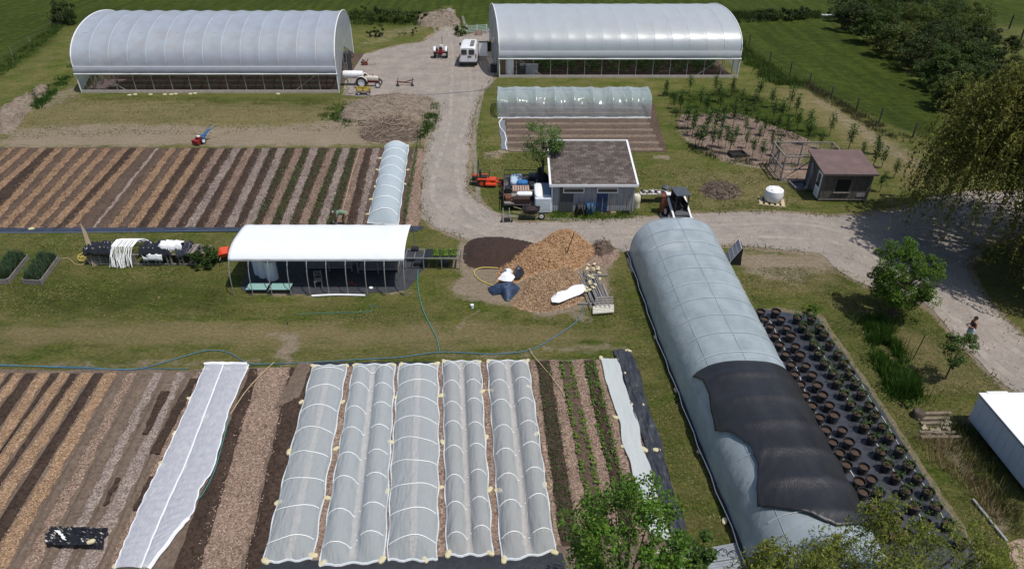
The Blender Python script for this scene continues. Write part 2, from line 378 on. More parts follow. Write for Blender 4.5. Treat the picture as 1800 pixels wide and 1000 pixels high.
def make_ground():
    xs = np.concatenate([[-3000, -900, -300, -140, -100], np.arange(-80, 72.01, .36), [85, 110, 160, 320, 900, 3000]])
    ys = np.concatenate([[-3000, -600, -150, -40, -5, 3, 8], np.arange(11, 124.01, .36), [130, 145, 175, 240, 420, 900, 3000]])
    X, Y = np.meshgrid(xs, ys); nx, ny = len(xs), len(ys); x = X.ravel(); y = Y.ravel()
    near = (np.abs(x) < 85) & (y > 8) & (y < 126)
    z = np.where(near, (fbm(x*.5, y*.5)-.5)*.0, 0)
    C = np.zeros((len(x), 4), np.float32); C[:, 3] = 1
    xn, yn = x[near], y[near]; wob = (fbm(xn*.6, yn*.6)-.5)*1.5; wob2 = (fbm(xn*.6+50, yn*.6)-.5)*1.5
    A = np.zeros((len(xn), 3))
    A[:, 2] = np.clip((yn-95)/12, 0, .9)
    for ch, P, soft, st in PATCH:
        d = sdist(xn+wob, yn+wob2, P); A[:, ch] = np.maximum(A[:, ch], st*np.clip(d/soft*.5+.5, 0, 1))
    d = sdist(xn+wob*.25, yn+wob2*.25, [tuple(p) for p in ROAD]); A[:, 0] = np.maximum(A[:, 0], np.clip(d/.7+.95, 0, 1.3))
    C[near, :3] = A; C[~near, 2] = .7
    V = np.stack([x, y, z], 1); idx = np.arange(nx*ny).reshape(ny, nx)
    F = np.stack([idx[:-1, :-1], idx[:-1, 1:], idx[1:, 1:], idx[1:, :-1]], -1).reshape(-1, 4)
    me = np_mesh('ground', V, F); a = me.color_attributes.new('cover', 'FLOAT_COLOR', 'POINT'); a.data.foreach_set('color', C.ravel())
    me.polygons.foreach_set('use_smooth', [True]*len(me.polygons))
    link_mesh('ground', me, ground_material(), kind='structure')
make_ground()
def speckle(name, cols, scale, rough=.95, bump=.5, vor=True, tint=None):
    """coarse loose material: voronoi cells take random colours, plus broad patchiness"""
    m = bpy.data.materials.new(name); m.use_nodes = True; MATS[name] = m; n = m.node_tree.nodes; L = m.node_tree.links; b = n['Principled BSDF']
    b.inputs['Roughness'].default_value = rough; b.inputs['Specular IOR Level'].default_value = .1
    pos = n.new('ShaderNodeNewGeometry').outputs['Position']
    v = n.new('ShaderNodeTexVoronoi'); v.inputs['Scale'].default_value = scale; L.new(pos, v.inputs[0])
    sp = n.new('ShaderNodeSeparateColor'); L.new(v.outputs['Color'], sp.inputs[0])
    r = n.new('ShaderNodeValToRGB'); e = r.color_ramp.elements
    while len(e) < len(cols): e.new(.5)
    for i, (q, c) in enumerate(zip(e, cols)): q.position = i/(len(cols)-1); q.color = (*c, 1)
    L.new(sp.outputs[0], r.inputs[0])
    t = n.new('ShaderNodeTexNoise'); t.inputs['Scale'].default_value = .55; t.inputs['Detail'].default_value = 10; t.inputs['Roughness'].default_value = .7; L.new(pos, t.inputs[0])
    r2 = n.new('ShaderNodeValToRGB'); r2.color_ramp.elements[0].position = .3; r2.color_ramp.elements[1].position = .7
    r2.color_ramp.elements[0].color = (*(tint or (.72, .72, .74)), 1); r2.color_ramp.elements[1].color = (1.12, 1.1, 1.08, 1); L.new(t.outputs[0], r2.inputs[0])
    x = n.new('ShaderNodeMix'); x.data_type = 'RGBA'; x.blend_type = 'MULTIPLY'; x.inputs[0].default_value = 1; L.new(r.outputs[0], x.inputs[6]); L.new(r2.outputs[0], x.inputs[7])
    L.new(x.outputs[2], b.inputs['Base Color'])
    bp = n.new('ShaderNodeBump'); bp.inputs['Strength'].default_value = bump; bp.inputs['Distance'].default_value = .06; L.new(sp.outputs[1], bp.inputs['Height']); L.new(bp.outputs[0], b.inputs['Normal'])
    return m
GRAVEL = speckle('gravel', [(.22, .193, .17), (.28, .245, .215), (.325, .288, .255), (.28, .25, .225), (.39, .35, .31)], 22, bump=.3, tint=(.70, .70, .715))
CHIP_O = speckle('chips_tan', [(.14, .085, .05), (.26, .165, .10), (.36, .24, .15), (.21, .13, .08), (.46, .34, .23)], 16)
CHIP_G = speckle('chips_grey', [(.13, .10, .085), (.22, .17, .15), (.32, .265, .235), (.19, .145, .12), (.45, .39, .35)], 16)
CHIP_P = speckle('chips_brown', [(.11, .075, .055), (.21, .145, .11), (.30, .215, .17), (.16, .11, .082), (.42, .33, .27)], 15)
SOIL_D = speckle('soil_dark', [(.034, .023, .018), (.055, .038, .030), (.076, .054, .042), (.045, .031, .025)], 12, bump=.6, tint=(.66, .64, .64))
SOIL_M = speckle('soil_mid', [(.070, .048, .036), (.105, .075, .058), (.135, .10, .078), (.09, .062, .048)], 12, bump=.6, tint=(.66, .66, .66))
SOIL_L = speckle('soil_light', [(.115, .084, .064), (.148, .112, .088), (.175, .136, .108), (.13, .098, .076)], 10, bump=.4, tint=(.75, .75, .75))
WEEDMAT = M('weed_mat', (.030, .032, .040), (.018, .019, .024), 3, .5, .5, bscale=6, spec=.5)
LANDFAB = M('land_fabric', (.05, .055, .065), (.02, .022, .03), 2.5, .42, .9, bscale=4, spec=.6, stretch=(1, .6, 1))
sheet('gravel_road', ROAD, .016, GRAVEL, .45, .10, 3)
def strip(name, T, Bm, z, mat, crown=.0, rag=.05, kind='structure', nv=None, nu=4, seed=0, rough=0.0):
    """ground strip; T = far pair, Bm = near pair of ground points (left, right)"""
    tl, tr = T; bl, br = Bm; ln = ((tl+tr)/2-(bl+br)/2).length; nv = nv or max(6, int(ln/.35)); rr = np.random.default_rng(seed+5)
    mb = MB(); 
    ja = [rr.uniform(-rag, rag) for _ in range(nv+1)]; jb = [rr.uniform(-rag, rag) for _ in range(nv+1)]
    def fn(u, v):
        j = int(round(v*nv)); a = tl.lerp(bl, v); b = tr.lerp(br, v); p = a.lerp(b, u)
        wd = (b-a).normalized(); p = p+wd*(ja[j]*(1-u)+jb[j]*u)
        e = 1-(2*u-1)**2
        e2 = min(1, 4*min(v, 1-v)*nv/8)
        p.z = z+crown*e*e2+(rr.uniform(-rough, rough) if 0 < u < 1 else 0)
        return p
    mb.grid(fn, nu, nv); return mb.build(name, mat, kind=kind, smooth=True, ang=3)
def rows(T, Bm, vt, vb): return [(W(t, vt), W(b, vb)) for t, b in zip(T, Bm)]
def wheel_tracks():
    m = bpy.data.materials.new('wheel_track'); m.use_nodes = True; n = m.node_tree.nodes; L = m.node_tree.links; b = n['Principled BSDF']; b.inputs['Roughness'].default_value = .95
    b.inputs['Base Color'].default_value = (.40, .355, .31, 1); a = n.new('ShaderNodeAttribute'); a.attribute_name = 'fade'; pos = n.new('ShaderNodeNewGeometry').outputs['Position']
    t = n.new('ShaderNodeTexNoise'); t.inputs['Scale'].default_value = 1.4; t.inputs['Detail'].default_value = 8; L.new(pos, t.inputs[0]); x = n.new('ShaderNodeMath'); x.operation = 'MULTIPLY'; L.new(a.outputs['Fac'], x.inputs[0]); L.new(t.outputs[0], x.inputs[1])
    r = n.new('ShaderNodeMapRange'); r.inputs[1].default_value = .12; r.inputs[2].default_value = .62; r.inputs[4].default_value = .75; L.new(x.outputs[0], r.inputs[0]); tp = n.new('ShaderNodeBsdfTransparent'); mx = n.new('ShaderNodeMixShader'); L.new(r.outputs[0], mx.inputs[0]); L.new(tp.outputs[0], mx.inputs[1]); L.new(b.outputs[0], mx.inputs[2]); L.new(mx.outputs[0], n['Material Output'].inputs[0])
    path = PL((786, 30), (800, 70), (812, 120), (806, 190), (792, 270), (786, 345), (818, 384), (900, 408), (1040, 412), (1250, 404), (1400, 406), (1510, 430), (1590, 468), (1660, 525), (1730, 590), (1800, 652), (1880, 720)); out = []
    for i in range(len(path)-1):
        p0, p1, p2, p3 = path[max(0, i-1)], path[i], path[i+1], path[min(len(path)-1, i+2)]
        for k in range(12): s_ = k/12; out.append(.5*((2*p1)+(p2-p0)*s_+(2*p0-5*p1+4*p2-p3)*s_*s_+(3*p1-p0-3*p2+p3)*s_**3))
    for off, wd, dz in ((-.85, .42, .022), (.85, .42, .022), (-2.2, .3, .0265), (2.1, .3, .0265)):
        V = []; Fd = []
        for i, p in enumerate(out if abs(off) < 1 else out[:150]):
            tn = (out[min(i+1, len(out)-1)]-out[max(i-1, 0)]).normalized(); nn = Vector((-tn.y, tn.x, 0)); wob = .25*math.sin(i*.21+off)
            for q, f in ((-1, 0), (-.4, 1), (.4, 1), (1, 0)): c = p+nn*(off+wob+q*wd); V.append((c.x, c.y, dz)); Fd.append(f*(1 if abs(off) < 1 else .7))
        F = [(i*4+k, i*4+k+1, (i+1)*4+k+1, (i+1)*4+k) for i in range(len(V)//4-1) for k in range(3)]
        me = np_mesh('wheel_track', np.array(V), np.array(F)); at = me.attributes.new('fade', 'FLOAT', 'POINT'); at.data.foreach_set('value', Fd); link_mesh('wheel_track', me, m, kind='structure')
wheel_tracks()
# ---- upper garden
sheet('garden_soil', PL((-150, 259), (745, 261), (742, 330), (740, 401), (-300, 405)), .012, SOIL_M, 1, .15, 5, straight=True)
upT = [-66, -37, -8, 21, 46, 76, 104, 134, 164, 190, 221, 249, 277, 304, 330, 360, 389, 417, 441, 468, 496, 527, 553, 585, 609, 636, 662]
upB = [-224, -193, -162, -131, -112+8, -82+5, -53, -24, 5.6, 33.6, 63, 91+2, 122+0, 199-34+0, 199, 232, 266, 300, 333, 367, 403, 436, 466, 499, 530, 563, 598]
# align: 21<->-104 ... 221<->91 ... 249<->122, 277<->165, 304<->199 ...
upT = [-66, -37, -8, 21, 46, 76, 104, 134, 164, 190, 221, 249, 277, 304, 330, 360, 389, 417, 441, 468, 496, 527, 553, 585, 609, 636, 662]
upB = [-227, -198, -169, -140, -112, -82, -53, -24, 5, 34, 63+28, 122, 165, 199, 232, 266, 300, 333, 367, 403, 436, 466, 499, 530, 563, 598, 632]
upB[:11] = [-227+29*i for i in range(11)]; upB[10] = 91; upB[9] = 62; upB[8] = 33; upB[7] = 5; upB[6] = -24
R = rows(upT, upB, 261, 401)
tone = {277: 'G', 417: 'G', 468: 'G', 496: 'G', 553: 'G', 585: 'P', 609: 'G', 636: 'P', 662: 'G', 527: 'P', 441: 'P', 389: 'P'}
greenbeds = {20, 21, 22, 23, 24}
darkbeds = {14, 15, 16, 17, 18, 19, 25}
for i in range(len(R)):
    a, b = R[i]; wt = .29 if upT[i] != 277 else .12
    X = Vector((wt, 0, 0)); mt = {'G': CHIP_G, 'P': CHIP_P}.get(tone.get(upT[i]), CHIP_O)
    strip('woodchip_path', (a-X, a+X), (b-X, b+X), .024, mt, .02, .09, seed=i)
    if i+1 < len(R):
        a2, b2 = R[i+1]; q = Vector((.36, 0, 0)); pa, pb = a+q, a2-q; qa, qb = b+q, b2-q
        mt = SOIL_D if (i in darkbeds or i in greenbeds or (i*7) % 5 == 0) else SOIL_M
        if (pb-pa).x > .3:
            strip('soil_bed', (pa, pb), (qa, qb), .020, mt, .09, .05, seed=90+i, rough=.012)
strip('soil_bed', (W(726, 262)+Vector((0, 0, 0)), W(744, 262)), (W(712, 398), W(738, 398)), .03, CHIP_P, .03, .1, seed=71)
strip('soil_bed', (W(668, 262), W(682, 262)), (W(634, 398), W(648, 398)), .03, SOIL_M, .03, .1, seed=72)
strip('weed_mat_strip', (W(-200, 402), W(745, 399)), (W(-200, 410), W(735, 407)), .034, M('blue_black_mat', (.045, .055, .085), (.02, .024, .035), 2, .45, .6, spec=.5), .03, .08, nu=30, nv=4, seed=4)
# ---- lower garden
sheet('garden_soil', PL((-120, 649), (330, 650), (560, 642), (1082, 630), (1110, 640), (1216, 965), (1190, 1010), (900, 1030), (-100, 1030)), .012, SOIL_L, .8, .12, 9, straight=True)
def S4(name, tl, tr, bl, br, z, mat, crown=0, seed=0, rag=.05, vt=None, **k):
    return strip(name, (W(*tl), W(*tr)), (W(*bl), W(*br)), z, mat, crown, rag, seed=seed, **k)
# chip paths: (top-left, top-right, bottom-left, bottom-right) in survey marks
chipL = [((-40, 656), (-18, 656), (-225, 888), (-190, 888), 'O'), ((-4, 656), (14, 656), (-190, 888), (-150, 888), 'O'), ((26, 656), (44, 656), (-150, 870), (-110, 870), 'O'),
 ((66, 656), (88, 656), (-92, 880), (-48, 880), 'O'), ((106, 656), (124, 656), (-78, 900), (-40, 900), 'O'), ((140, 656), (165, 656), (-50, 920), (-2, 920), 'O'),
 ((184, 656), (206, 656), (-40, 1010), (16, 1010), 'O'), ((224, 656), (243, 656), (18, 1020), (62, 1020), 'P'), ((270, 656), (287, 656), (78, 1010), (116, 1010), 'G'),
 ((312, 655), (328, 655), (112, 1020), (170, 1020), 'G'), ((344, 655), (354, 655), (180, 1010), (208, 1010), 'P')]
CH = {'O': CHIP_O, 'G': CHIP_G, 'P': CHIP_P}
def _nar(q, f=.6):
    a, b, c, d, k = q; mm = (a[0]+b[0])/2; hh0 = (b[0]-a[0])/2*.82; a, b = (mm-hh0, a[1]), (mm+hh0, b[1]); m_ = (c[0]+d[0])/2; h_ = (d[0]-c[0])/2*f; return (a, b, (m_-h_, c[1]), (m_+h_, d[1]), k)
chipL = [_nar(q) for q in chipL]
for i, (a, b, c, d, k) in enumerate(chipL): S4('woodchip_path', a, b, c, d, .026, CH[k], .02, 200+i, .08)
bedL = [(0, 'D'), (1, 'D'), (2, 'D'), (3, 'D'), (4, 'D'), (5, 'D'), (6, 'L'), (7, 'L'), (8, 'L'), (9, 'L')]
for i, k in bedL:
    a, b, c, d, _ = chipL[i]; e, f, g, h, _ = chipL[i+1]
    S4('soil_bed', (b[0]+4, b[1]), (e[0]-3, e[1]), (d[0]+6, d[1]), (g[0]-6, g[1]), .020, SOIL_D if k == 'D' else SOIL_L, .09, 230+i, .04, rough=.014)
# damp dark streaks of soil along the row by the double cover
for i, q in enumerate([((282, 690), (300, 690), (252, 765), (262, 765)), ((334, 668), (350, 668), (262, 800), (282, 800)), ((262, 840), (272, 840), (232, 900), (246, 900)), ((205, 842), (214, 842), (180, 892), (188, 892))]):
    S4('damp_soil', *q, .112, SOIL_D, .01, 250+i, .06)
S4('soil_bed', (440, 648), (458, 648), (300, 1010), (352, 1010), .022, SOIL_D, .05, 260)
S4('woodchip_path', (455, 648), (508, 646), (345, 1010), (424, 1010), .03, CHIP_P, .03, 261, .12)
S4('soil_bed', (511, 646), (549, 644), (428, 1010), (462, 1000), .024, SOIL_D, .09, 262, .05, rough=.014)
S4('soil_bed', (524, 640), (549, 640), (484, 720), (528, 700), .10, SOIL_L, .04, 263, .05)
TUN = [((550, 645), (610, 644), (462, 990), (550, 984)), ((622, 643), (694, 642), (562, 996), (676, 988)), ((702, 642), (769, 642), (682, 986), (768, 986)),
       ((778, 637), (844, 637), (786, 978), (866, 976)), ((857, 636), (928, 636), (882, 988), (976, 970))]
for i, (tl, tr, bl, br) in enumerate(TUN):
    def mix_(a, b, t): return (lerp(a[0], b[0], t), lerp(a[1], b[1], t))
    S4('soil_bed', mix_(tl, tr, .03), mix_(tl, tr, .44), mix_(bl, br, .03), mix_(bl, br, .44), .02, SOIL_D, .08, 270+i)
    S4('soil_bed', mix_(tl, tr, .56), mix_(tl, tr, .97), mix_(bl, br, .56), mix_(bl, br, .97), .02, SOIL_D, .08, 280+i)
    S4('woodchip_path', mix_(tl, tr, .43), mix_(tl, tr, .57), mix_(bl, br, .43), mix_(bl, br, .57), .028, CHIP_P, .01, 290+i)
    if i: 
        p = TUN[i-1]; S4('woodchip_path', (p[1][0], p[1][1]), tl, (p[3][0], p[3][1]), bl, .030, CHIP_P, .01, 300+i)
rightrows = [('C', (931, 636), (941, 635), (974, 960), (984, 960)), ('B', (942, 635), (966, 634), (986, 960), (1018, 960)), ('C', (966, 634), (982, 634), (1018, 960), (1042, 960)),
             ('B', (982, 634), (1004, 634), (1044, 960), (1078, 960)), ('C', (1004, 634), (1024, 633), (1080, 960), (1096, 960)), ('B', (1025, 633), (1044, 633), (1096, 960), (1122, 960)),
             ('C', (1045, 633), (1058, 632), (1122, 960), (1138, 950))]
for i, (k, a, b, c, d) in enumerate(rightrows):
    if k == 'C': S4('woodchip_path', a, b, c, d, .03, CHIP_P, .02, 310+i, .06)
    else: S4('soil_bed', a, b, c, d, .02, SOIL_M if i == 3 else SOIL_D, .07, 320+i, .05, rough=.012)
S4('weed_mat_strip', (464, 988), (990, 972), (455, 1012), (1000, 1006), .036, WEEDMAT, .02, 330, .1, nu=30, nv=4)
S4('weed_mat_strip', (548, 638), (775, 636), (548, 645), (775, 643), .030, WEEDMAT, .03, 331, .1, nu=20, nv=3)
# black landscape fabric at the end of the garden, rucked
def ruck(name, tl, tr, bl, br, z, mat, amp, seed, nu=14, nv=60, kind='structure', fx=3.0, curve=None):
    tl, tr, bl, br = W(*tl), W(*tr), W(*bl), W(*br); mb = MB()
    def fn(u, v):
        p = tl.lerp(bl, v).lerp(tr.lerp(br, v), u)
        if curve: p.x += curve(u, v)
        n_ = float(fbm(u*fx*1.3+seed, v*fx*4+seed*3, 4)); p.z = z+amp*(abs(n_-.45)*2.2+.9*abs(float(vnoise(u*16+seed, v*26))-.5))
        p.x += (float(fbm(v*9+seed, seed*2.1, 2))-.5)*.25*(1 if u in (0, 1) else .3); return p
    return mb.grid(fn, nu, nv).build(name, mat, smooth=True, kind=kind, ang=3)
o = ruck('landscape_fabric', (1079, 617), (1109, 615), (1186, 965), (1214, 960), .034, LANDFAB, .20, 3, 18, 110, kind=None)
tag(o, 'rucked black landscape fabric along the grass at the right end of the netted beds', 'ground fabric')
# loose chips on the nearer paths
def upper_chips():
    for kk, mat in (('O', CHIP_O), ('G', CHIP_G), ('P', CHIP_P)):
        C = []
        for i, (a, b) in enumerate(R):
            if tone.get(upT[i], 'O') != kk or upT[i] == 277: continue
            n = int((a-b).length*70); v = NP.uniform(0, 1, (n, 1)); p = np.array(a)*(1-v)+np.array(b)*v; p[:, 0] += NP.normal(0, .26, n); p[:, 2] = .06+NP.uniform(0, .03, n); C.append(p)
        V, F = leaf_arrays(np.vstack(C), .11, NP, .5, 2.0); link_mesh('wood_chips', np_mesh('wood_chips', V, F), mat, kind='stuff')
upper_chips()
def loose_chips():
    segs = [(a, b, c, d, k) for a, b, c, d, k in chipL[4:]]+[((455, 648), (508, 646), (345, 1010), (424, 1010), 'P')]+[(a, b, c, d, 'P') for k, a, b, c, d in rightrows if k == 'C']
    for kind_, mat in (('O', 'chip_tan'), ('G', 'chip_grey'), ('P', 'chip_brown')):
        C = []
        for a, b, c, d, k in segs:
            if k != kind_: continue
            a, b, c, d = [np.array(W(*q)) for q in (a, b, c, d)]; area = np.linalg.norm((a+b)/2-(c+d)/2)*np.linalg.norm((a+c)/2-(b+d)/2)
            n = int(area*170); u = .5+NP.normal(0, .27, (n, 1)).clip(-.62, .62); v = NP.uniform(0, 1, (n, 1)); p = (a*(1-v)+c*v)*(1-u)+(b*(1-v)+d*v)*u
            p[:, 2] = .055+NP.uniform(0, .02, n); C.append(p)
        C = np.vstack(C); V, F = leaf_arrays(C, .085, NP, .4, 2.0)
        col = {'O': ((.50, .36, .23), (.27, .17, .10)), 'G': ((.44, .38, .34), (.22, .18, .155)), 'P': ((.46, .35, .27), (.22, .145, .105))}[kind_]
        link_mesh('wood_chips', np_mesh('wood_chips', V, F), M(mat, col[0], col[1], 30, .9, island=.35), kind='stuff')
loose_chips()
# ================================================================ PLANTS
def leafmat(name, c1=None, c2=None, isl=.35, tr=.25): return M(name, c1, c2, 1.2, .6, island=isl, trans=tr, spec=.25)
LEAF_MID = leafmat('leaf_mid', (.075, .135, .022), (.035, .075, .012))
LEAF_DARK = leafmat('leaf_dark', (.062, .088, .020), (.022, .038, .009))
LEAF_LIME = leafmat('leaf_lime', (.17, .26, .035), (.09, .16, .02))
LEAF_WILL = leafmat('leaf_willow', (.23, .26, .04), (.095, .125, .022), .4, .4)
LEAF_WOLF = leafmat('leaf_willow_far', (.20, .205, .035), (.075, .085, .018), .4, .35)
LEAF_BLUE = leafmat('leaf_bluegreen', (.075, .12, .06), (.04, .075, .035))
BARK = M('bark', (.12, .095, .07), (.05, .04, .03), 12, .95, .6)
GRASSB = leafmat('grass_blade', (.10, .15, .030), (.045, .085, .014), .3)
DRYB = leafmat('dry_blade', (.34, .26, .14), (.20, .15, .08), .3)
def crown_points(rng, c, r, n, ncl, shell=.55, clr=.3, flat=1.0):
    d = rng.normal(size=(ncl, 3)); d /= np.linalg.norm(d, axis=1)[:, None]
    rad = rng.uniform(shell, 1.0, (ncl, 1))**.7*rng.uniform(.75, 1.08, (ncl, 1))
    cc = d*rad*np.array(r); sz = clr*min(r)*rng.uniform(.6, 1.3, ncl)
    k = rng.integers(0, ncl, n); g = rng.normal(size=(n, 3)); g /= np.linalg.norm(g, axis=1)[:, None]
    P = cc[k]+g*(sz[k]*rng.uniform(.2, 1.0, n)**.4)[:, None]*np.array([1, 1, .75*flat])
    return P+np.array(c), cc+np.array(c)
def tree(name, label, cat, loc, h, r, n=6000, size=.14, mat=None, seed=1, group=None, base=.25, ncl=60, clr=.33, tr=.12, limbs=14, trunk=True, lean=(0, 0)):
    mat = mat or LEAF_MID; rng = np.random.default_rng(seed); t = thing(name, label, cat, loc, 0, group)
    rx, ry = (r if isinstance(r, (tuple, list)) else (r, r)); zc = h*(base+(1-base)/2); rz_ = h*(1-base)/2
    P, cl = crown_points(rng, (lean[0], lean[1], zc), (rx, ry, rz_), n, ncl, clr=clr)
    P[:, 2] = np.maximum(P[:, 2], .05); V, F = leaf_arrays(P, size, rng)
    link_mesh('crown', np_mesh('crown', V, F), mat, t)
    if trunk:
        m = MB(); hh = h*(base+.35); j = [Vector((lean[0]*k/4+rng.normal()*tr*.4, lean[1]*k/4+rng.normal()*tr*.4, hh*k/4)) for k in range(5)]; j[0] = Vector((0, 0, 0))
        m.tube(j, [tr*1.3, tr, tr*.85, tr*.65, tr*.35], 8)
        for q in cl[rng.permutation(len(cl))[:limbs]]:
            s = j[1].lerp(j[4], rng.uniform(.1, 1)); q = Vector(q); mid = s.lerp(q, .5)+Vector((0, 0, rng.uniform(-.05, .1)*h*.3))
            m.tube([s, mid, q], [tr*.4, tr*.25, tr*.07], 5, caps=False)
        m.build('trunk', BARK, t, True)
    return t
# trees ---------------------------------------------------------------
tree('leafy_tree', 'round leafy green tree growing in the grass beside the gravel drive bend', 'tree', W(1566, 553), 4.7, (1.75, 1.7), 21000, .11, leafmat('leaf_bright', (.12, .21, .025), (.05, .11, .012), .4, .35), 21, ncl=120, base=.06, clr=.22, tr=.14)
tree('young_tree', 'small thin young tree planted in the lawn near the walking person', 'tree', W(1661, 667), 2.9, (.85, .8), 2600, .10, LEAF_MID, 22, ncl=30, base=.3, tr=.035, clr=.3)
tree('shed_tree', 'slender feathery tree standing behind the left corner of the grey shed', 'tree', W(953, 330), 5.5, (1.5, 1.3), 5200, .13, leafmat('leaf_ash', (.14, .22, .06), (.07, .13, .03)), 23, ncl=52, base=.36, clr=.32, tr=.09)
tree('leafy_tree', 'broad green tree in the near foreground over the lettuce rows', 'tree', (3.3, 12.1, 0), 8.0, (1.75, 1.7), 13000, .115, leafmat('leaf_near', (.13, .24, .03), (.055, .12, .014), .4, .4), 24, ncl=120, base=.35, clr=.21, tr=.10)
tree('leafy_tree', 'loose bushy tree peeking in at the bottom edge over the metal roofing', 'tree', (5.2, 12.6, 0), 5.0, (1.1, .9), 3000, .15, LEAF_MID, 26, ncl=30, base=.4, clr=.3, tr=.06)
def willow(label, loc, h, r, nstr, seed, group=None, mat=None, size=.16, drop=(2.5, 6), zlow=1.5, tr=.4, dome=.55, per=.11):
    rng = np.random.default_rng(seed); t = thing('willow_tree', label, 'tree', loc, 0, group); mat = mat or LEAF_WILL; pts = []; twigs = MB()
    ncl = max(8, nstr//14); th = rng.uniform(0, 2*PI, ncl); ra = np.sqrt(rng.uniform(.02, 1, ncl)); zz = h*(dome+(1-dome)*np.sqrt(np.clip(1-ra**2, 0, 1)))*rng.uniform(.80, 1.0, ncl)
    cx = np.cos(th)*ra*r[0]; cy = np.sin(th)*ra*r[1]
    for s in range(nstr):
        k = rng.integers(0, ncl); x = cx[k]+rng.normal()*r[0]*.09; y = cy[k]+rng.normal()*r[1]*.09; z = min(h, zz[k]+rng.normal()*.35)
        L_ = rng.uniform(*drop); n = max(6, int(L_/per)); a = math.atan2(y, x)+rng.normal()*.5; out = rng.uniform(.1, .35)*L_
        q = np.linspace(0, 1, n); px = x+math.cos(a)*out*np.sin(q*1.5)+np.cumsum(rng.normal(size=n)*.02); py = y+math.sin(a)*out*np.sin(q*1.5)+np.cumsum(rng.normal(size=n)*.02)
        pz = z+.35*L_*.3*np.sin(q*PI)*(q < .5)-L_*q**1.4; ok = pz > zlow*rng.uniform(.6, 1.3)
        w_ = np.stack([px, py, pz], 1)[ok]
        if len(w_) < 3: continue
        if s % 6 == 0: twigs.tube([Vector(w_[i]) for i in range(0, len(w_), max(1, len(w_)//5))], .008+.004*h/13, 3, caps=False)
        pts.append(w_+rng.normal(size=w_.shape)*.05)
    P = np.vstack(pts); V, F = leaf_arrays(P, size, rng, .36, .3, down=.6)
    link_mesh('crown', np_mesh('crown', V, F), mat, t)
    twigs.build('twigs', M('willow_twig', (.26, .22, .07), (.16, .12, .05), 5, .8), t)
    m = MB(); top = h*.75; j = [Vector((rng.normal()*tr*.5*k/3, rng.normal()*tr*.5*k/3, top*.55*k/3)) for k in range(4)]; m.tube(j, [tr*1.3, tr, tr*.8, tr*.6], 10)
    for k in rng.permutation(ncl)[:22]:
        s = j[1].lerp(j[3], rng.uniform(.2, 1)); e = Vector((cx[k], cy[k], zz[k]-.3)); m.tube([s, s.lerp(e, .5)+Vector((0, 0, .1*h)), e], [tr*.45, tr*.25, .03], 6, caps=False)
    m.build('trunk', BARK, t, True); return t
willow('huge drooping weeping willow by the gravel drive at the right edge', W(1800, 447), 12.4, (6.3, 6.6), 3000, 31, mat=LEAF_WOLF, size=.24, zlow=2.0, tr=.55, dome=.5, drop=(2.5, 7), per=.10)
willow('low drooping willow bough hanging over the right end of the drive near the corner', (33.5, 31.5, 0), 8.0, (3.6, 3.6), 620, 32, mat=LEAF_WOLF, size=.22, zlow=.6, tr=.3, dome=.5, drop=(3, 7))
willow('narrow pointed willow top rising in front of the long hoop house', (7.7, 11.4, 0), 6.6, (1.25, 1.1), 330, 33, mat=LEAF_WILL, size=.115, zlow=2.0, tr=.07, dome=.35, drop=(1.5, 3), per=.05)
willow('wide yellow green willow top over the end of the potted plants', (11.6, 11.9, 0), 6.2, (2.9, 1.9), 620, 34, mat=LEAF_WILL, size=.115, zlow=1.5, tr=.10, dome=.6, drop=(1.2, 3.2), per=.05)
# thick wood along the far right field: separate bushy trees
rngw = random.Random(5)
woods = [(1500, 40, 3.6), (1540, 60, 4), (1578, 84, 4), (1612, 108, 3.8), (1648, 140, 3.4), (1676, 176, 3.0), (1490, 20, 3.4), (1560, 44, 4.5), (1600, 62, 4.8), (1640, 92, 4.5), (1684, 122, 4.0), (1530, 22, 4.4), (1590, 26, 5), (1640, 50, 5), (1690, 80, 4.6), (1724, 120, 3.6), (1650, 20, 4.4), (1700, 44, 3.8), (1736, 88, 3.2), (1560, 10, 5), (1612, 6, 5), (1735, 150, 3.0), (1700, 165, 3.2)]
for i, (u, v, hh) in enumerate(woods):
    m_ = [LEAF_DARK, leafmat('leaf_wood2', (.07, .12, .02), (.028, .05, .010)), leafmat('leaf_wood', (.12, .15, .025), (.034, .052, .010))][i % 3]
    tree('bushy_tree', 'dark bushy tree in the far right wood', 'tree', W(u, v+16), hh*1.05, (R0.uniform(2.8, 4.0), R0.uniform(2.4, 3.4)), 11000, .19, m_, 100+i, 'trees of the wood beyond the mown field', base=.0, ncl=70, clr=.27, tr=.12, limbs=3)
tree('bushy_tree', 'dark bushy tree behind the left end of the left greenhouse', 'tree', W(118, 42), 3.2, (2.4, 1.8), 5000, .2, LEAF_DARK, 141, base=0, ncl=34)
for i, (u, v, hh, r) in enumerate([(1376, 36, 1.8, 2.2), (1345, 34, 1.5, 1.8), (1405, 34, 1.6, 1.6)]):
    tree('hedge_bush', 'low dark bush at the far field edge', 'bush', W(u, v), hh, (r, 1.2), 2200, .2, LEAF_DARK, 150+i, 'low bushes at the far field edge', base=0, ncl=20, trunk=False)
for i, (u, v, hh, r) in enumerate([(632, 24, 1.7, 2.2), (660, 28, 2.2, 1.4), (690, 28, 2.0, 2.0), (712, 30, 1.7, 1.4), (740, 27, 1.4, 1.4)]):
    tree('hedge_bush', 'dark bush behind the left greenhouse', 'bush', W(u, v+10), hh, (r, 1.3), 1800, .2, leafmat('leaf_scrub', (.09, .13, .03), (.04, .07, .015)), 160+i, 'scrub bushes behind the left greenhouse', base=0, ncl=18, trunk=False)
tree('shrub', 'upright green bush at the start of the narrow flower strip behind the yard', 'bush', W(666, 65), 1.7, (.9, .6), 900, .16, LEAF_DARK, 170, base=0, ncl=12, trunk=False)
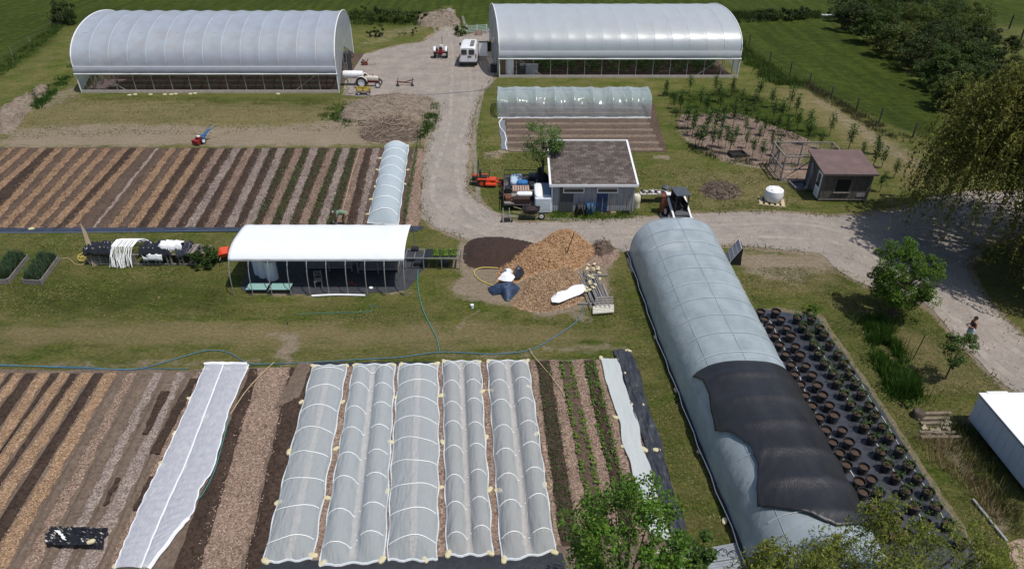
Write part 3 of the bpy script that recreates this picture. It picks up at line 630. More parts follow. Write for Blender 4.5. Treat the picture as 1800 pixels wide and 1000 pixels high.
tree('shrub', 'wide low shrub in the narrow flower strip left of the upright one', 'bush', W(655, 65), .9, (1.2, .6), 700, .16, LEAF_DARK, 171, base=0, ncl=12, trunk=False)
tree('shrub', 'small round shrub at the right end of the narrow flower strip', 'bush', W(728, 63), 1.1, (.5, .5), 400, .14, LEAF_DARK, 172, base=0, ncl=8, trunk=False)
tree('shrub', 'flat grey green shrub in the middle of the narrow flower strip', 'bush', W(708, 64), .6, (.7, .4), 300, .14, LEAF_BLUE, 173, base=0, ncl=8, trunk=False)
tree('shrub', 'dark green bush growing beside the gate at the top of the drive', 'bush', W(811, 62), 1.5, (1.0, 1.0), 1500, .16, LEAF_MID, 174, base=0, ncl=16, trunk=False)
tree('shrub', 'dark glossy shrub on the lawn between the covered racks and orange wheelbarrow', 'bush', W(363, 466), 1.25, (.85, .75), 2600, .13, leafmat('leaf_shrub', (.055, .10, .022), (.024, .05, .010)), 175, base=0, ncl=30, trunk=False)
sheet('orchard_mulch', PL((1205, 205), (1290, 200), (1330, 212), (1400, 236), (1425, 255), (1385, 292), (1300, 285), (1240, 268), (1212, 245), (1192, 222)), .02, speckle('mulch', [(.12, .085, .065), (.19, .14, .11), (.26, .20, .165), (.15, .11, .088)], 9, bump=.5), .35, .16, 44)
# orchard saplings
SAP = [(1211, 165), (1285, 170), (1255, 168), (1262, 180), (1333, 178), (1170, 170, 0), (1184, 192), (1195, 200), (1230, 190), (1240, 205), (1265, 195), (1302, 190), (1325, 196), (1355, 190), (1386, 196), (1398, 205),
 (1357, 214), (1370, 220), (1205, 215), (1220, 228), (1245, 225), (1272, 214), (1290, 210), (1310, 212), (1208, 228), (1216, 240), (1242, 240), (1256, 235), (1268, 236), (1288, 226), (1308, 238), (1328, 228), (1342, 240), (1367, 232), (1380, 240), (1400, 232),
 (1457, 240), (1420, 232), (1222, 255), (1232, 262), (1250, 264), (1262, 260), (1274, 262), (1292, 250), (1310, 262), (1333, 252), (1353, 265), (1364, 276), (1281, 272), (1322, 276), (1337, 284), (1228, 258),
 (1490, 266), (1538, 272), (1512, 282), (1549, 296), (1570, 314), (1532, 300), (1546, 338), (1440, 262), (1418, 256)]
def sapling(seed):
    rng = np.random.default_rng(seed); t = thing('fruit_sapling', 'slim young fruit tree in the fenced orchard plot', 'sapling', (0, 0, 0))
    P = np.concatenate([np.stack([rng.normal(0, .14, 170), rng.normal(0, .14, 170), rng.uniform(.7, 2.1, 170)], 1), rng.normal((.05, 0, 1.3), (.18, .18, .25), (110, 3))])
    V, F = leaf_arrays(P, .15, rng); link_mesh('crown', np_mesh('crown', V, F), LEAF_MID, t)
    m = MB(); m.tube([(0, 0, 0), (.03, .0, .8), (0, .02, 1.7)], [.03, .022, .01], 6)
    for k in range(4): a = k*1.7; m.tube([(0.02, 0, .8+k*.18), (.28*math.cos(a), .28*math.sin(a), 1.1+k*.18)], .01, 4)
    m.build('trunk', BARK, t); return t
protos = [sapling(k) for k in (61, 62, 63, 64)]
for i, q in enumerate(SAP):
    u, v = q[0], q[1]
    if i < 4: s = protos[i]; s.location = W(u, v); s['group'] = 'orchard saplings'
    else: s = duplicate(protos[i % 4], W(u, v), R0.uniform(0, 6), 'x', 'orchard saplings', R0.uniform(.75, 1.2))
    s['label'] = 'slim fruit sapling behind the wooden coop' if u > 1480 or u in (1457, 1440) else ('slim fruit sapling just behind the orchard plot' if v < 182 else 'slim fruit sapling in the orchard plot')
    if u > 1480 or u in (1457, 1440): s['group'] = 'saplings behind the coop'
    elif v < 182: s['group'] = 'saplings in front of the right greenhouse'
# ---------------------------------------------------------------- ground cover
def clumps(name, P, n, h, mat, wd=.05, seed=1, lean=.35, z=0.0, patch=None):
    rng = np.random.default_rng(seed); q = rand_in([tuple(p) for p in P], n, rng)
    q = q+rng.normal(0, .28, q.shape)*rng.uniform(.2, 1.6, (len(q), 1)); f = fbm(q[:, 0]*.9, q[:, 1]*.9, 3); q = q[f > rng.uniform(.28, .60, len(q))]
    if patch: 
        f = fbm(q[:, 0]*patch, q[:, 1]*patch, 3); q = q[f > .47]
    hv = (.35+1.25*fbm(q[:, 0]*1.4+9, q[:, 1]*1.4, 3))*h*rng.uniform(.6, 1.1, len(q))
    C = np.column_stack([q, np.full(len(q), z)]); V, F = blades(C, hv, wd, rng, lean)
    return link_mesh(name, np_mesh(name, V, F), mat, kind='stuff')
clumps('tall_grass', PL((1296, 70), (1318, 90), (1345, 110), (1380, 135), (1420, 148), (1395, 154), (1360, 150), (1330, 130), (1298, 100)), 14000, .55, GRASSB, .07, 1)
clumps('tall_grass', PL((1418, 146), (1505, 195), (1550, 222), (1640, 258), (1636, 264), (1540, 232), (1490, 202), (1414, 152)), 7000, .38, leafmat('grass_dull', (.14, .13, .06), (.07, .07, .03)), .05, 2)
clumps('tall_grass', PL((1524, 565), (1545, 562), (1575, 615), (1608, 690), (1600, 700), (1570, 695), (1545, 640), (1528, 590)), 22000, .66, leafmat('grass_deep', (.06, .13, .018), (.028, .07, .008)), .045, 3)
clumps('tall_grass', PL((0, 118), (100, 42), (112, 48), (0, 136)), 7000, .45, GRASSB, .07, 4)
clumps('tall_grass', PL((100, 140), (125, 110), (132, 118), (110, 155), (60, 200), (30, 215), (30, 180), (60, 160)), 7000, .4, leafmat('grass_deep2', (.05, .12, .02), (.02, .06, .008)), .07, 5, patch=.7)
clumps('tall_grass', PL((620, 22), (740, 22), (795, 28), (800, 46), (620, 44)), 9000, .5, leafmat('grass_scrub', (.10, .13, .03), (.05, .08, .015)), .08, 6)
clumps('tall_grass', PL((1290, 22), (1440, 22), (1440, 34), (1290, 42)), 6000, .7, LEAF_DARK, .08, 7)
clumps('tall_grass', PL((560, 196), (590, 186), (640, 178), (700, 168), (690, 180), (620, 196), (590, 216), (565, 212)), 3600, .3, leafmat('grass_deep3', (.06, .13, .02), (.03, .07, .01)), .06, 8)
clumps('tall_grass', PL((758, 182), (770, 182), (768, 215), (740, 245), (700, 245), (740, 230)), 3600, .3, leafmat('grass_deep3', (.06, .13, .02), (.03, .07, .01)), .06, 9)
clumps('tall_grass', PL((600, 210), (650, 205), (640, 222), (605, 222)), 1200, .25, leafmat('grass_deep3', (.06, .13, .02), (.03, .07, .01)), .06, 10)
clumps('tall_grass', PL((968, 368), (1112, 372), (1112, 384), (1040, 388), (968, 385)), 3000, .28, leafmat('grass_lime', (.10, .20, .02), (.05, .12, .01)), .04, 11)
clumps('reeds', PL((1600, 762), (1700, 775), (1730, 840), (1790, 930), (1775, 960), (1720, 880), (1640, 810)), 2600, .55, DRYB, .022, 12, lean=.5)
clumps('reeds', PL((1640, 745), (1700, 748), (1790, 890), (1800, 960), (1775, 930), (1700, 830)), 4200, .6, leafmat('grass_reed', (.07, .095, .025), (.03, .045, .012)), .022, 13, lean=.4)
clumps('orchard_grass', PL((1165, 165), (1290, 158), (1400, 190), (1440, 240), (1400, 250), (1310, 215), (1210, 205), (1180, 190)), 9000, .22, leafmat('grass_orch', (.045, .085, .022), (.02, .045, .01)), .06, 14, patch=.5)
clumps('orchard_grass', PL((1165, 165), (1178, 165), (1225, 255), (1300, 278), (1400, 290), (1398, 298), (1290, 290), (1215, 268)), 3600, .3, leafmat('grass_orch', (.045, .085, .022), (.02, .045, .01)), .05, 15)
def tufts(P, n, seed, mat, size=.16, thr=.45, sc=.9, up=.03):
    rng = np.random.default_rng(seed); q = rand_in([tuple(p) for p in P], n, rng); f = fbm(q[:, 0]*sc, q[:, 1]*sc, 4); q = q[f > thr+rng.normal(0, .06, len(q))]
    C = np.column_stack([q, rng.uniform(.01, up, len(q))]); V, F = leaf_arrays(C, size, rng, .45, .5); V[:, 2] = np.abs(V[:, 2]); link_mesh('lawn_grass', np_mesh('lawn_grass', V, F), mat, kind='stuff')
T1 = leafmat('tuft_green', (.115, .135, .026), (.065, .085, .014), .35, .1); T2 = leafmat('tuft_straw', (.27, .24, .10), (.16, .14, .055), .4, .1); T3 = leafmat('tuft_deep', (.075, .11, .018), (.042, .068, .010), .3, .1)
MID = PL((0, 415), (400, 420), (400, 540), (800, 545), (1000, 560), (1095, 480), (1180, 660), (1290, 960), (1230, 965), (1110, 620), (1080, 575), (0, 555)); RGT = PL((1290, 470), (1480, 470), (1600, 525), (1700, 620), (1790, 710), (1690, 720), (1700, 830), (1790, 960), (1740, 990), (1560, 720), (1450, 560), (1330, 540))
FAR = PL((830, 200), (880, 270), (960, 270), (960, 370), (1110, 300), (1180, 290), (1400, 300), (1420, 370), (1130, 380), (860, 360)); FAR2 = PL((60, 170), (600, 172), (600, 230), (0, 245), (0, 215))
for k, (P, n) in enumerate(((MID, 42000), (RGT, 30000), (FAR, 14000), (FAR2, 9000))):
    tufts(P, int(n*.8), 41+k, T1, .085 if k < 2 else .15, .50); tufts(P, n//2, 51+k, T2, .075 if k < 2 else .13, .50, .6); tufts(P, n//6, 61+k, T3, .09 if k < 2 else .16, .54, .7)
def verge():
    rng = np.random.default_rng(77); C = []
    for a, b in zip(ROAD, ROAD[1:]+ROAD[:1]):
        L_ = (b-a).length
        if a.x > 34 or b.x > 34: continue
        k = int(L_*26); t_ = rng.uniform(0, 1, k); C.append(np.stack([a.x+(b.x-a.x)*t_+rng.normal(0, .22, k), a.y+(b.y-a.y)*t_+rng.normal(0, .22, k), np.full(k, .02)], 1))
    C = np.vstack(C); f = fbm(C[:, 0]*.8, C[:, 1]*.8, 3); C = C[f > .47]; V, F = blades(C, .16, .05, rng, .7); link_mesh('verge_grass', np_mesh('verge_grass', V, F), T1, kind='stuff')
    n = 2600; q = rand_in([tuple(p) for p in ROAD], n, rng); C = np.column_stack([q, np.full(n, .035)]); V, F = leaf_arrays(C, .11, rng, .8, 1.5); link_mesh('loose_stones', np_mesh('loose_stones', V, F), M('stone_grey', (.40, .37, .34), (.20, .185, .17), 30, .9, island=.4), kind='stuff')
verge()
# crops
def crop_row(name, TL, BL_, off, n, h, mat, seed, size=.12, lim=1.0):
    rng = np.random.default_rng(seed); a, b = np.array(W(*TL)), np.array(W(*BL_)); Ps = []
    for o_ in off:
        L_ = np.linalg.norm(a-b); k = int(L_*lim/.28)
        for q in range(k):
            if rng.uniform() < .06: continue
            c = a+(b-a)*(q+.5)/k*lim+np.array([o_, 0, 0])+rng.normal(size=3)*.03; s = rng.uniform(.6, 1.2)
            p = rng.normal(size=(n, 3))*np.array([.075, .075, .03])*s+c; p[:, 2] = .1+np.abs(rng.normal(size=n))*h*s; Ps.append(p)
    V, F = leaf_arrays(np.vstack(Ps), size, rng, .7, 1.0)
    return link_mesh(name, np_mesh(name, V, F), mat, kind='stuff')
LET = leafmat('lettuce_leaf', (.15, .25, .03), (.07, .14, .018))
crop_row('lettuce_row', (954, 636), (1002, 955), (-.28, -.1, .1, .28), 7, .04, leafmat('herb_leaf', (.06, .12, .025), (.03, .06, .012)), 51, .08)
crop_row('lettuce_row', (993, 636), (1061, 955), (-.22, .22), 14, .07, LET, 52, .11)
crop_row('lettuce_row', (1035, 635), (1109, 955), (-.2, .2), 14, .07, leafmat('lettuce_leaf2', (.10, .19, .025), (.05, .11, .015)), 53, .11)
for k, (i, off) in enumerate([(20, (-.18, .18)), (21, (-.2, .0, .2)), (22, (-.2, .2)), (23, (-.2, .0, .2)), (24, (-.2, 0, .2)), (19, (0,))]):
    a = ((upT[i]+upT[i+1])/2, 262); b = ((upB[i]+upB[i+1])/2, 399)
    crop_row('seedling_row', a, b, off, 7, .06, leafmat('seedling_leaf', (.07, .125, .03), (.035, .065, .014)), 54+k, .11, 1.0 if i != 19 else .3)
crop_row('pea_row', (733, 262), (711, 396), (-.05, .05), 14, .28, leafmat('pea_leaf', (.08, .13, .03), (.04, .07, .014)), 69, .10)
# ================================================================ STRUCTURES
STEEL = M('galvanised', (.45, .46, .47), (.33, .34, .35), 8, .45, 0, .6)
WHITEP = M('white_paint', (.78, .79, .80), (.70, .71, .72), 3, .45)
TIMBER = M('timber', (.34, .27, .20), (.24, .18, .13), 4, .85, .3, stretch=(1, 1, 8))
GREYWOOD = M('weathered_wood', (.27, .25, .23), (.17, .155, .14), 5, .9, .4)
BLACKP = M('black_plastic', (.022, .023, .026), (.014, .015, .017), 4, .4, spec=.5)
DARKMET = M('dark_metal', (.06, .06, .065), (.04, .04, .043), 6, .5, 0, .4)
RUBBER = M('rubber', (.035, .034, .033), (.022, .022, .022), 8, .85)
SACK = M('pale_sack', (.62, .56, .36), (.50, .44, .28), 9, .9, .4)
def arch(Yf, Yb, hs, hr, t, pw=.92):
    """t 0..1 across the roof, front eave to back eave"""
    a = PI*t; ym = (Yf+Yb)/2; hw = (Yb-Yf)/2
    return ym-hw*math.cos(a), hs+(hr-hs)*math.sin(a)**pw
def greenhouse(label, X0, X1, Yf, Yb, hs, hr, nb, roofmat, endmat, hem_z, seed, endL=True, endR=True, skew=0.0, sag=.11):
    t = thing('greenhouse', label, 'greenhouse', ((X0+X1)/2, Yf, 0)); cx = (X0+X1)/2
    nrm = random.Random(seed); A = 26; per = 6
    def fn(u, v):
        x = lerp(X0, X1, u); y, z = arch(Yf, Yb, hs, hr, v); b = (u*nb) % 1; s_ = sag*math.sin(PI*b)*math.sin(PI*v)
        ym = (Yf+Yb)/2; return Vector((x, ym+(y-ym)*(1-s_*.25), z-s_*1.0+.03*vnoise(x*.8, y*.5+seed)))
    MB().grid(fn, nb*per, A).build('roof_cover', roofmat, t, True, world=True, ang=1.2)
    # rolled side curtain hanging below the eave
    def fc(u, v): return Vector((lerp(X0, X1, u), Yf-.06-.12*math.sin(v*3)-.03*vnoise(u*60, v*4), lerp(hs, hem_z, v)))
    MB().grid(fc, nb*4, 4).build('side_curtain', roofmat, t, True, world=True)
    MB().tube([(lerp(X0-.1, X1+.1, k/20), Yf-.12+.02*math.sin(k*1.7), hem_z) for k in range(21)], .075, 6).build('curtain_roll', WHITEP, t, True, world=True)
    MB().bar((X0, Yf-.05, hs+.02), (X1, Yf-.05, hs+.02), .06, .09).build('eave_rail', WHITEP, t, world=True)
    MB().bar((X0, Yf, .14), (X1, Yf, .14), .08, .28).build('baseboard', M('pale_board', (.55, .50, .46), (.40, .36, .32), 3, .8), t, world=True)
    MB().bar((X0, Yb, .14), (X1, Yb, .14), .08, .28).build('baseboard', M('pale_board', (.5, .45, .4)), t, world=True)
    for b in range(nb+1):
        x = lerp(X0, X1, b/nb); x = min(max(x, X0+.05), X1-.05)
        pts = [(x, Yf+.03, 0), (x, Yf+.03, hs-.02)]+[(x, *[(q[0]*.994+(Yf+Yb)/2*.006, q[1]-.06) for q in [arch(Yf, Yb, hs, hr, k/14)]][0]) for k in range(1, 14)]+[(x, Yb-.03, hs-.02), (x, Yb-.03, 0)]
        MB().tube(pts, .04, 6).build('bow', STEEL, t, True, world=True)
        MB().tube([(x, *arch(Yf-.02, Yb+.02, hs, hr+.02, k/40)) for k in range(1, 20)], .016, 4).build('film_crease', M('crease_glow', (.60, .65, .72), (.50, .55, .62), 3, .4), t, True, world=True)  # pale colour paints the bright glow of the film along each bow
    for f_ in (.5, .28, .72):
        y, z = arch(Yf, Yb, hs, hr, f_); MB().tube([(X0, y, z-.12), (X1, y, z-.12)], .03, 6).build('purlin', STEEL, t, world=True)
    for xa, xb in ((X0+1.2, X0+4.6), (X1-4.4, X1-1.2)):
        MB().tube([(xa, Yf+.08, hs-.2), (xb, Yf+.08, .3)] if xa < cx else [(xa, Yf+.08, .3), (xb, Yf+.08, hs-.2)], .03, 5).build('wind_brace', STEEL, t, world=True)
    for on, x in ((endL, X0), (endR, X1)):
        if not on: continue
        m = MB(); prof = [(Yf, .02)]+[arch(Yf, Yb, hs, hr, k/24) for k in range(25)]+[(Yb, .02)]; o = 3
        ctr = ((Yf+Yb)/2, hr*.45)
        def fe(u, v, x=x):
            q = prof[int(round(u*(len(prof)-1)))]; return Vector((x+.03*vnoise(u*20, v*5), lerp(ctr[0], q[0], v), lerp(ctr[1], q[1], v)))
        m.grid(fe, len(prof)-1, 5); m.build('end_wall', endmat, t, True, world=True)
        e = MB(); 
        for yy in np.linspace(Yf+1.5, Yb-1.5, 6):
            tt = math.acos(max(-1, min(1, -(yy-(Yf+Yb)/2)/((Yb-Yf)/2))))/PI; e.bar((x-.06, yy, 0), (x-.06, yy, arch(Yf, Yb, hs, hr, tt)[1]-.1), .08)
        e.bar((x-.07, Yf+.1, hs), (x-.07, Yb-.1, hs), .08); e.build('end_frame', STEEL, t, world=True)
        MB().tube([(x, *[q][0]) for q in [(Yf, .0)]+[arch(Yf-.03, Yb+.03, hs, hr+.03, k/24) for k in range(25)]+[(Yb, 0)]], .06, 6).build('end_trim', WHITEP, t, True, world=True)
    for ch in t.children:
        for vv in ch.data.vertices: vv.co.x -= .10*vv.co.y
    return t
G1 = film('poly_left', (.50, .56, .66), .30, .38, .6, .22, dirt=.4, dirtcol=(.42, .40, .43))
G2 = film('poly_right', (.58, .63, .69), .24, .36, 1.0, .22, dirt=.3, dirtcol=(.50, .53, .56), wrinkle=.08, wscale=(1.0, 2, 1), wfreq=.8)
GE = film('poly_end', (.62, .67, .72), .48, .3, .6, .35, dirt=.3)
greenhouse('long white poly greenhouse on the left with bare brown beds behind its open side', -44.8, -18.0, 70.5, 86.4, 2.67, 6.2, 14, G1, GE, 1.97, 3)
greenhouse('large shiny poly greenhouse on the right with green crop rows under its open side', -1.4, 24.9, 75.9, 90.4, 2.8, 6.05, 14, G2, GE, 2.07, 8, sag=.035)
# white pipes of the furnace between greenhouse and tractor
def gh_floor(X0, X1, Yf, Yb, n, seed):
    sheet('greenhouse_floor', [(X0, Yf), (X1, Yf), (X1, Yb), (X0, Yb)], .024, SOIL_M, raw=True)
    for k in range(n):
        y0 = Yf+1.0+k*(Yb-Yf-1.6)/n; y1 = y0+(Yb-Yf-1.6)/n*.58
        strip('soil_bed', (Vector((X0+1, y1, 0)), Vector((X0+1, y0, 0))), (Vector((X1-1, y1, 0)), Vector((X1-1, y0, 0))), .03, SOIL_D, .14, .05, seed=seed+k, nv=30)
    strip('greenhouse_path', (Vector((X0+.4, Yf+.85, 0)), Vector((X0+.4, Yf+.15, 0))), (Vector((X1-.4, Yf+.85, 0)), Vector((X1-.4, Yf+.15, 0))), .034, SOIL_L, 0, .04, seed=seed+20, nv=30)
gh_floor(-44.4, -18.2, 70.5, 86.3, 8, 400); gh_floor(-1.2, 24.5, 75.9, 90.7, 7, 430)
def tomato_rows():
    rng = np.random.default_rng(3)
    for k, y in enumerate((78.0, 80.0, 82.0, 84.0, 86.0, 88.0)):
        n = 5200; P = np.stack([rng.uniform(2.2, 23.5, n), rng.normal(y, .22, n), rng.uniform(.15, 1.5, n)**1.0], 1)
        f = fbm(P[:, 0]*1.6+k*9, P[:, 2]*.8, 2); P = P[f > .42]; V, F = leaf_arrays(P, .2, rng)
        link_mesh('crop_row', np_mesh('crop_row', V, F), leafmat('tomato_leaf', (.09, .17, .035), (.04, .09, .018)), kind='stuff')
    for k, y in enumerate((72.2, 74.0, 75.8, 77.7)):
        n = 900; P = np.stack([rng.uniform(-43, -20, n), rng.normal(y, .2, n), rng.uniform(.12, .25, n)], 1); V, F = leaf_arrays(P, .14, rng)
        link_mesh('crop_row', np_mesh('crop_row', V, F), LEAF_MID, kind='stuff')
tomato_rows()
# ---- doorway and timber frame at the left greenhouse, white door and black crates at the right one
t = thing('frame_door', 'dark open doorway frame leaning on the right end wall of the left greenhouse', 'door frame', (-18.0+.12, 75.5, 0)); m = MB()
m.bar((.0, 0, 0), (.0, 0, 2.6), .09); m.bar((.0, 1.5, 0), (.0, 1.5, 2.6), .09); m.bar((0, 0, 2.6), (0, 1.5, 2.6), .09); m.build('frame', DARKMET, t); MB().box((0.01, .75, 1.25), (.03, 1.35, 2.4)).build('panel', M('doorway_shade', (.03, .035, .04)), t)  # dark sheet paints the shade seen through the open doorway
t = thing('brace_frame', 'brown timber crosses standing inside the left end of the left greenhouse', 'timber frame', (-43.8, 71.6, 0)); 
for k in range(3):
    MB().bar((-.2, k*1.6, 0), (-.2, k*1.6, 2.7), .14).build('stud', TIMBER, t); MB().bar((-.2+.05, k*1.6, .2), (-.15, k*1.6+1.5, 2.5), .09).build('brace', TIMBER, t)
MB().box((.2, 1.8, .03+.02), (2.6, 3.4, .03)).build('floor_board', M('mauve_board', (.32, .22, .20), (.24, .17, .15), 2, .9), t)
t = thing('storage_crate', 'stack of black slatted crates inside the near left corner of the right greenhouse', 'crate', (1.05, 76.35, 0.03))
MB().box((0, 0, .5), (.9, .7, .04)).build('shelf', BLACKP, t)
for k in range(7): MB().box((0, -.33, .12+k*.17), (.9, .05, .12)).build('slat', BLACKP, t)
for sx in (-.42, .42):
    for sy in (-.3, .3): MB().box((sx, sy, .62), (.06, .06, 1.24)).build('post', BLACKP, t)
o = MB().lathe([(.0, 0), (.42, .0), (.46, .3), (.45, 1.5), (.36, 2.0), (0, 2.15)], n=18, caps=False).build('water_tank', WHITEP, None, True); o.location = (-.25, 76.7, .03)
tag(o, 'white rounded water tank standing just inside the left end of the right greenhouse', 'tank')
o = MB().box((0, 0, .6), (2.0, .25, 1.2)).build('cooling_pad', M('greypanel', (.42, .42, .44), (.3, .3, .32), 5, .7), None, bevel=.02); o.location = (1.9, 76.9, .03)
tag(o, 'low pinkish grey panel standing beside the black crates in the right greenhouse', 'panel')
t = thing('fan_housing', 'white domed fan hood on the left end wall of the right greenhouse', 'fan', (-1.62, 80.5, 4.4))
MB().lathe([(0.0, -.32), (.5, -.3), (.62, 0), (.5, .2), (.48, .28)], n=16, R=Vector((-1, 0, 0)).to_track_quat('Z', 'Y').to_matrix(), caps=False).build('hood', WHITEP, t, True)
for a in range(3): MB().box((-.1, 0, 0), (.03, .16, .8), R=Matrix.Rotation(a*PI/3, 3, 'X')).build('blade', DARKMET, t)
t = thing('furnace_duct', 'fat white ribbed duct pipe between the left greenhouse and the cream tractor', 'duct', W(628, 151)+Vector((0, 0, 0))); t.location = (-17.9, 73.1, 1.15)
MB().lathe([(0, -.05), (.36, -.05), (.40, .0), (.40, 1.35), (.38, 1.4), (.38, 2.0), (.2, 2.1), (0, 2.12)], n=18, R=Vector((1, 0, 0)).to_track_quat('Z', 'Y').to_matrix(), caps=False).build('pipe', WHITEP, t, True)
for k in range(5): MB().lathe([(.41, -.02), (.43, 0), (.41, .02)], (.2+k*.35, 0, 0), 18, Vector((1, 0, 0)).to_track_quat('Z', 'Y').to_matrix(), caps=False).build('rib', WHITEP, t, True)
MB().bar((.3, 0, -.4), (.3, 0, -1.15), .08).build('stand', STEEL, t); MB().bar((1.6, 0, -.38), (1.6, 0, -1.15), .08).build('stand', STEEL, t)
# ---- clear caterpillar tunnel
def clear_tunnel():
    X0, X1, Yf, Yb, hr = -1.35, 13.1, 62.7, 67.0, 2.15; nb = 8
    t = thing('clear_tunnel', 'low tunnel of wrinkled clear plastic between the right greenhouse and the brown beds', 'tunnel', ((X0+X1)/2, Yf, 0))
    rng = random.Random(4)
    def fn(u, v):
        x = lerp(X0, X1, u); a = PI*v; b = (u*nb) % 1; s_ = math.sin(PI*b)
        y = (Yf+Yb)/2-(Yb-Yf)/2*math.copysign(abs(math.cos(a))**.75, math.cos(a)); z = hr*math.sin(a)**.55
        n_ = float(fbm(u*28+v*9, v*6-u*10, 3))-.5
        k = .30*s_*(.4+.6*math.sin(a))*float(fbm(u*9+3, v*5, 2))+.10*s_*abs(math.sin(7*v+(u*nb % 1)*5*math.sin(u*31)+3*n_))*math.sin(a)
        return Vector((x, y+k*.8+n_*.22*s_, z-k*.8+n_*.14*s_))
    MB().grid(fn, nb*16, 40).build('plastic_cover', film('clear_poly', (.60, .72, .78), .70, .17, 1.0, .25, wrinkle=.55, wscale=(.8, 1.8, 2.0), wfreq=.9), t, True, world=True, ang=1.5)
    for b in range(nb+1):
        x = lerp(X0, X1, b/nb)
        MB().tube([(x, (Yf+Yb)/2-(Yb-Yf)/2*math.copysign(abs(math.cos(PI*k/14))**.75, math.cos(PI*k/14))*.99, (hr-.02)*max(0, math.sin(PI*k/14))**.55) for k in range(15)], .028, 5).build('bow', STEEL, t, True, world=True)
    MB().tube([(X0, (Yf+Yb)/2, hr-.05), (X1, (Yf+Yb)/2, hr-.05)], .02, 5).build('ridge_purlin', STEEL, t, world=True)
    MB().tube([(X0+(X1-X0)*k/40, Yf-.08+.07*rng.uniform(-1, 1), .07) for k in range(41)], [.06+.05*rng.random() for _ in range(41)], 6).build('gathered_hem', film('hem_poly', (.8, .82, .83), .15, .25, .8, .3), t, True, world=True)
    for x in (X0, X1):
        m = MB()
        def fe(u, v, x=x):
            a = PI*u; y = (Yf+Yb)/2-(Yb-Yf)/2*math.copysign(abs(math.cos(a))**.75, math.cos(a)); z = hr*max(0, math.sin(a))**.55
            return Vector((x+.25*(1-v)*(1 if x > 5 else -1)*.8+.05*vnoise(u*9, v*5), lerp((Yf+Yb)/2, y, v), lerp(.8, z, v)))
        m.grid(fe, 18, 4).build('end_cover', film('clear_poly_end', (.45, .62, .60), .72, .15, .8, .3), t, True, world=True)
clear_tunnel()
sheet('garden_soil', PL((880, 182), (1150, 182), (1172, 267), (888, 266)), .012, SOIL_M, .6, .08, 12, straight=True)
for k in range(9):
    v0 = 188+k*1.0 if False else 0
ys = [66.4, 64.9, 63.4, 61.9, 60.3, 58.8, 57.2, 55.7]
for k, y in enumerate(ys):
    strip('soil_bed', (Vector((-.5, y+.45, 0)), Vector((-.5, y-.38, 0))), (Vector((12.6, y+.45, 0)), Vector((12.6, y-.38, 0))), .026, M('bed_brown', (.135, .10, .078), (.075, .053, .040), 5, .95, .6, world=True), .17, .05, seed=500+k, nv=40)
    strip('bed_path', (Vector((-.5, y-.40, 0)), Vector((-.5, y-1.05, 0))), (Vector((12.8, y-.40, 0)), Vector((12.8, y-1.05, 0))), .022, speckle('path_buff%d' % k, [(.14, .105, .08), (.24, .185, .145), (.19, .145, .11)], 9) if k == 0 else MATS['path_buff0'], 0, .05, seed=520+k, nv=40)
o = ruck('ground_fabric', (877, 212), (888, 212), (882, 264), (894, 264), .03, M('grey_fabric', (.20, .21, .23), (.13, .14, .16), 3, .6), .05, 5, 4, 20, kind=None); tag(o, 'grey fabric strip on the left edge of the brown beds by the clear tunnel', 'ground fabric')
o = MB().tube([W(u, v, .09) for u, v in ((884, 207), (877, 216), (879, 224), (887, 234), (890, 245), (888, 254), (891, 264))], .05, 6).build('lay_flat_hose', WHITEP, None, True); tag(o, 'wavy white hose lying on the grey strip beside the brown beds', 'hose')
o = MB().bar(W(896, 266, .05), W(961, 267, .05), .1, .06).build('timber_edging', TIMBER); tag(o, 'pale timber edging at the near end of the brown beds left of the shed roof', 'board')
# ---- long hoop house on the right with shade cloth
HL = [W(1107, 452), W(1158, 600), W(1188, 676), W(1220, 760), W(1260, 860), W(1300, 956)]
def hh_left(y):
    for a, b in zip(HL, HL[1:]):
        if y >= b.y: return a.x+(b.x-a.x)*(a.y-y)/(a.y-b.y)
    return HL[-1].x+.02*(HL[-1].y-y)
HY0, HY1, HNB = 37.3, 12.6, 17
def hh_right(y): return lerp(12.85, 12.95, (HY0-y)/(HY0-HY1))
def hh(t_, y, off=0.0):
    xl, xr = hh_left(y), hh_right(y); hw = (xr-xl)/2+off; a = PI*t_; c_, s_ = math.cos(a), max(0, math.sin(a))
    b = ((HY0-y)/(HY0-HY1)*HNB) % 1; sg = .05*math.sin(PI*b)*s_
    return Vector(((xl+xr)/2-hw*math.copysign(abs(c_)**.80, c_)*(1-.01*math.sin(PI*b)), y, (2.62+off-sg)*s_**.72))
HHM = film('poly_milky', (.49, .57, .63), .30, .34, .8, .2, dirt=.5, dirtcol=(.31, .38, .40), wrinkle=.35, wscale=(1, 2.5, 1), wfreq=1.6, nscale=1.5)
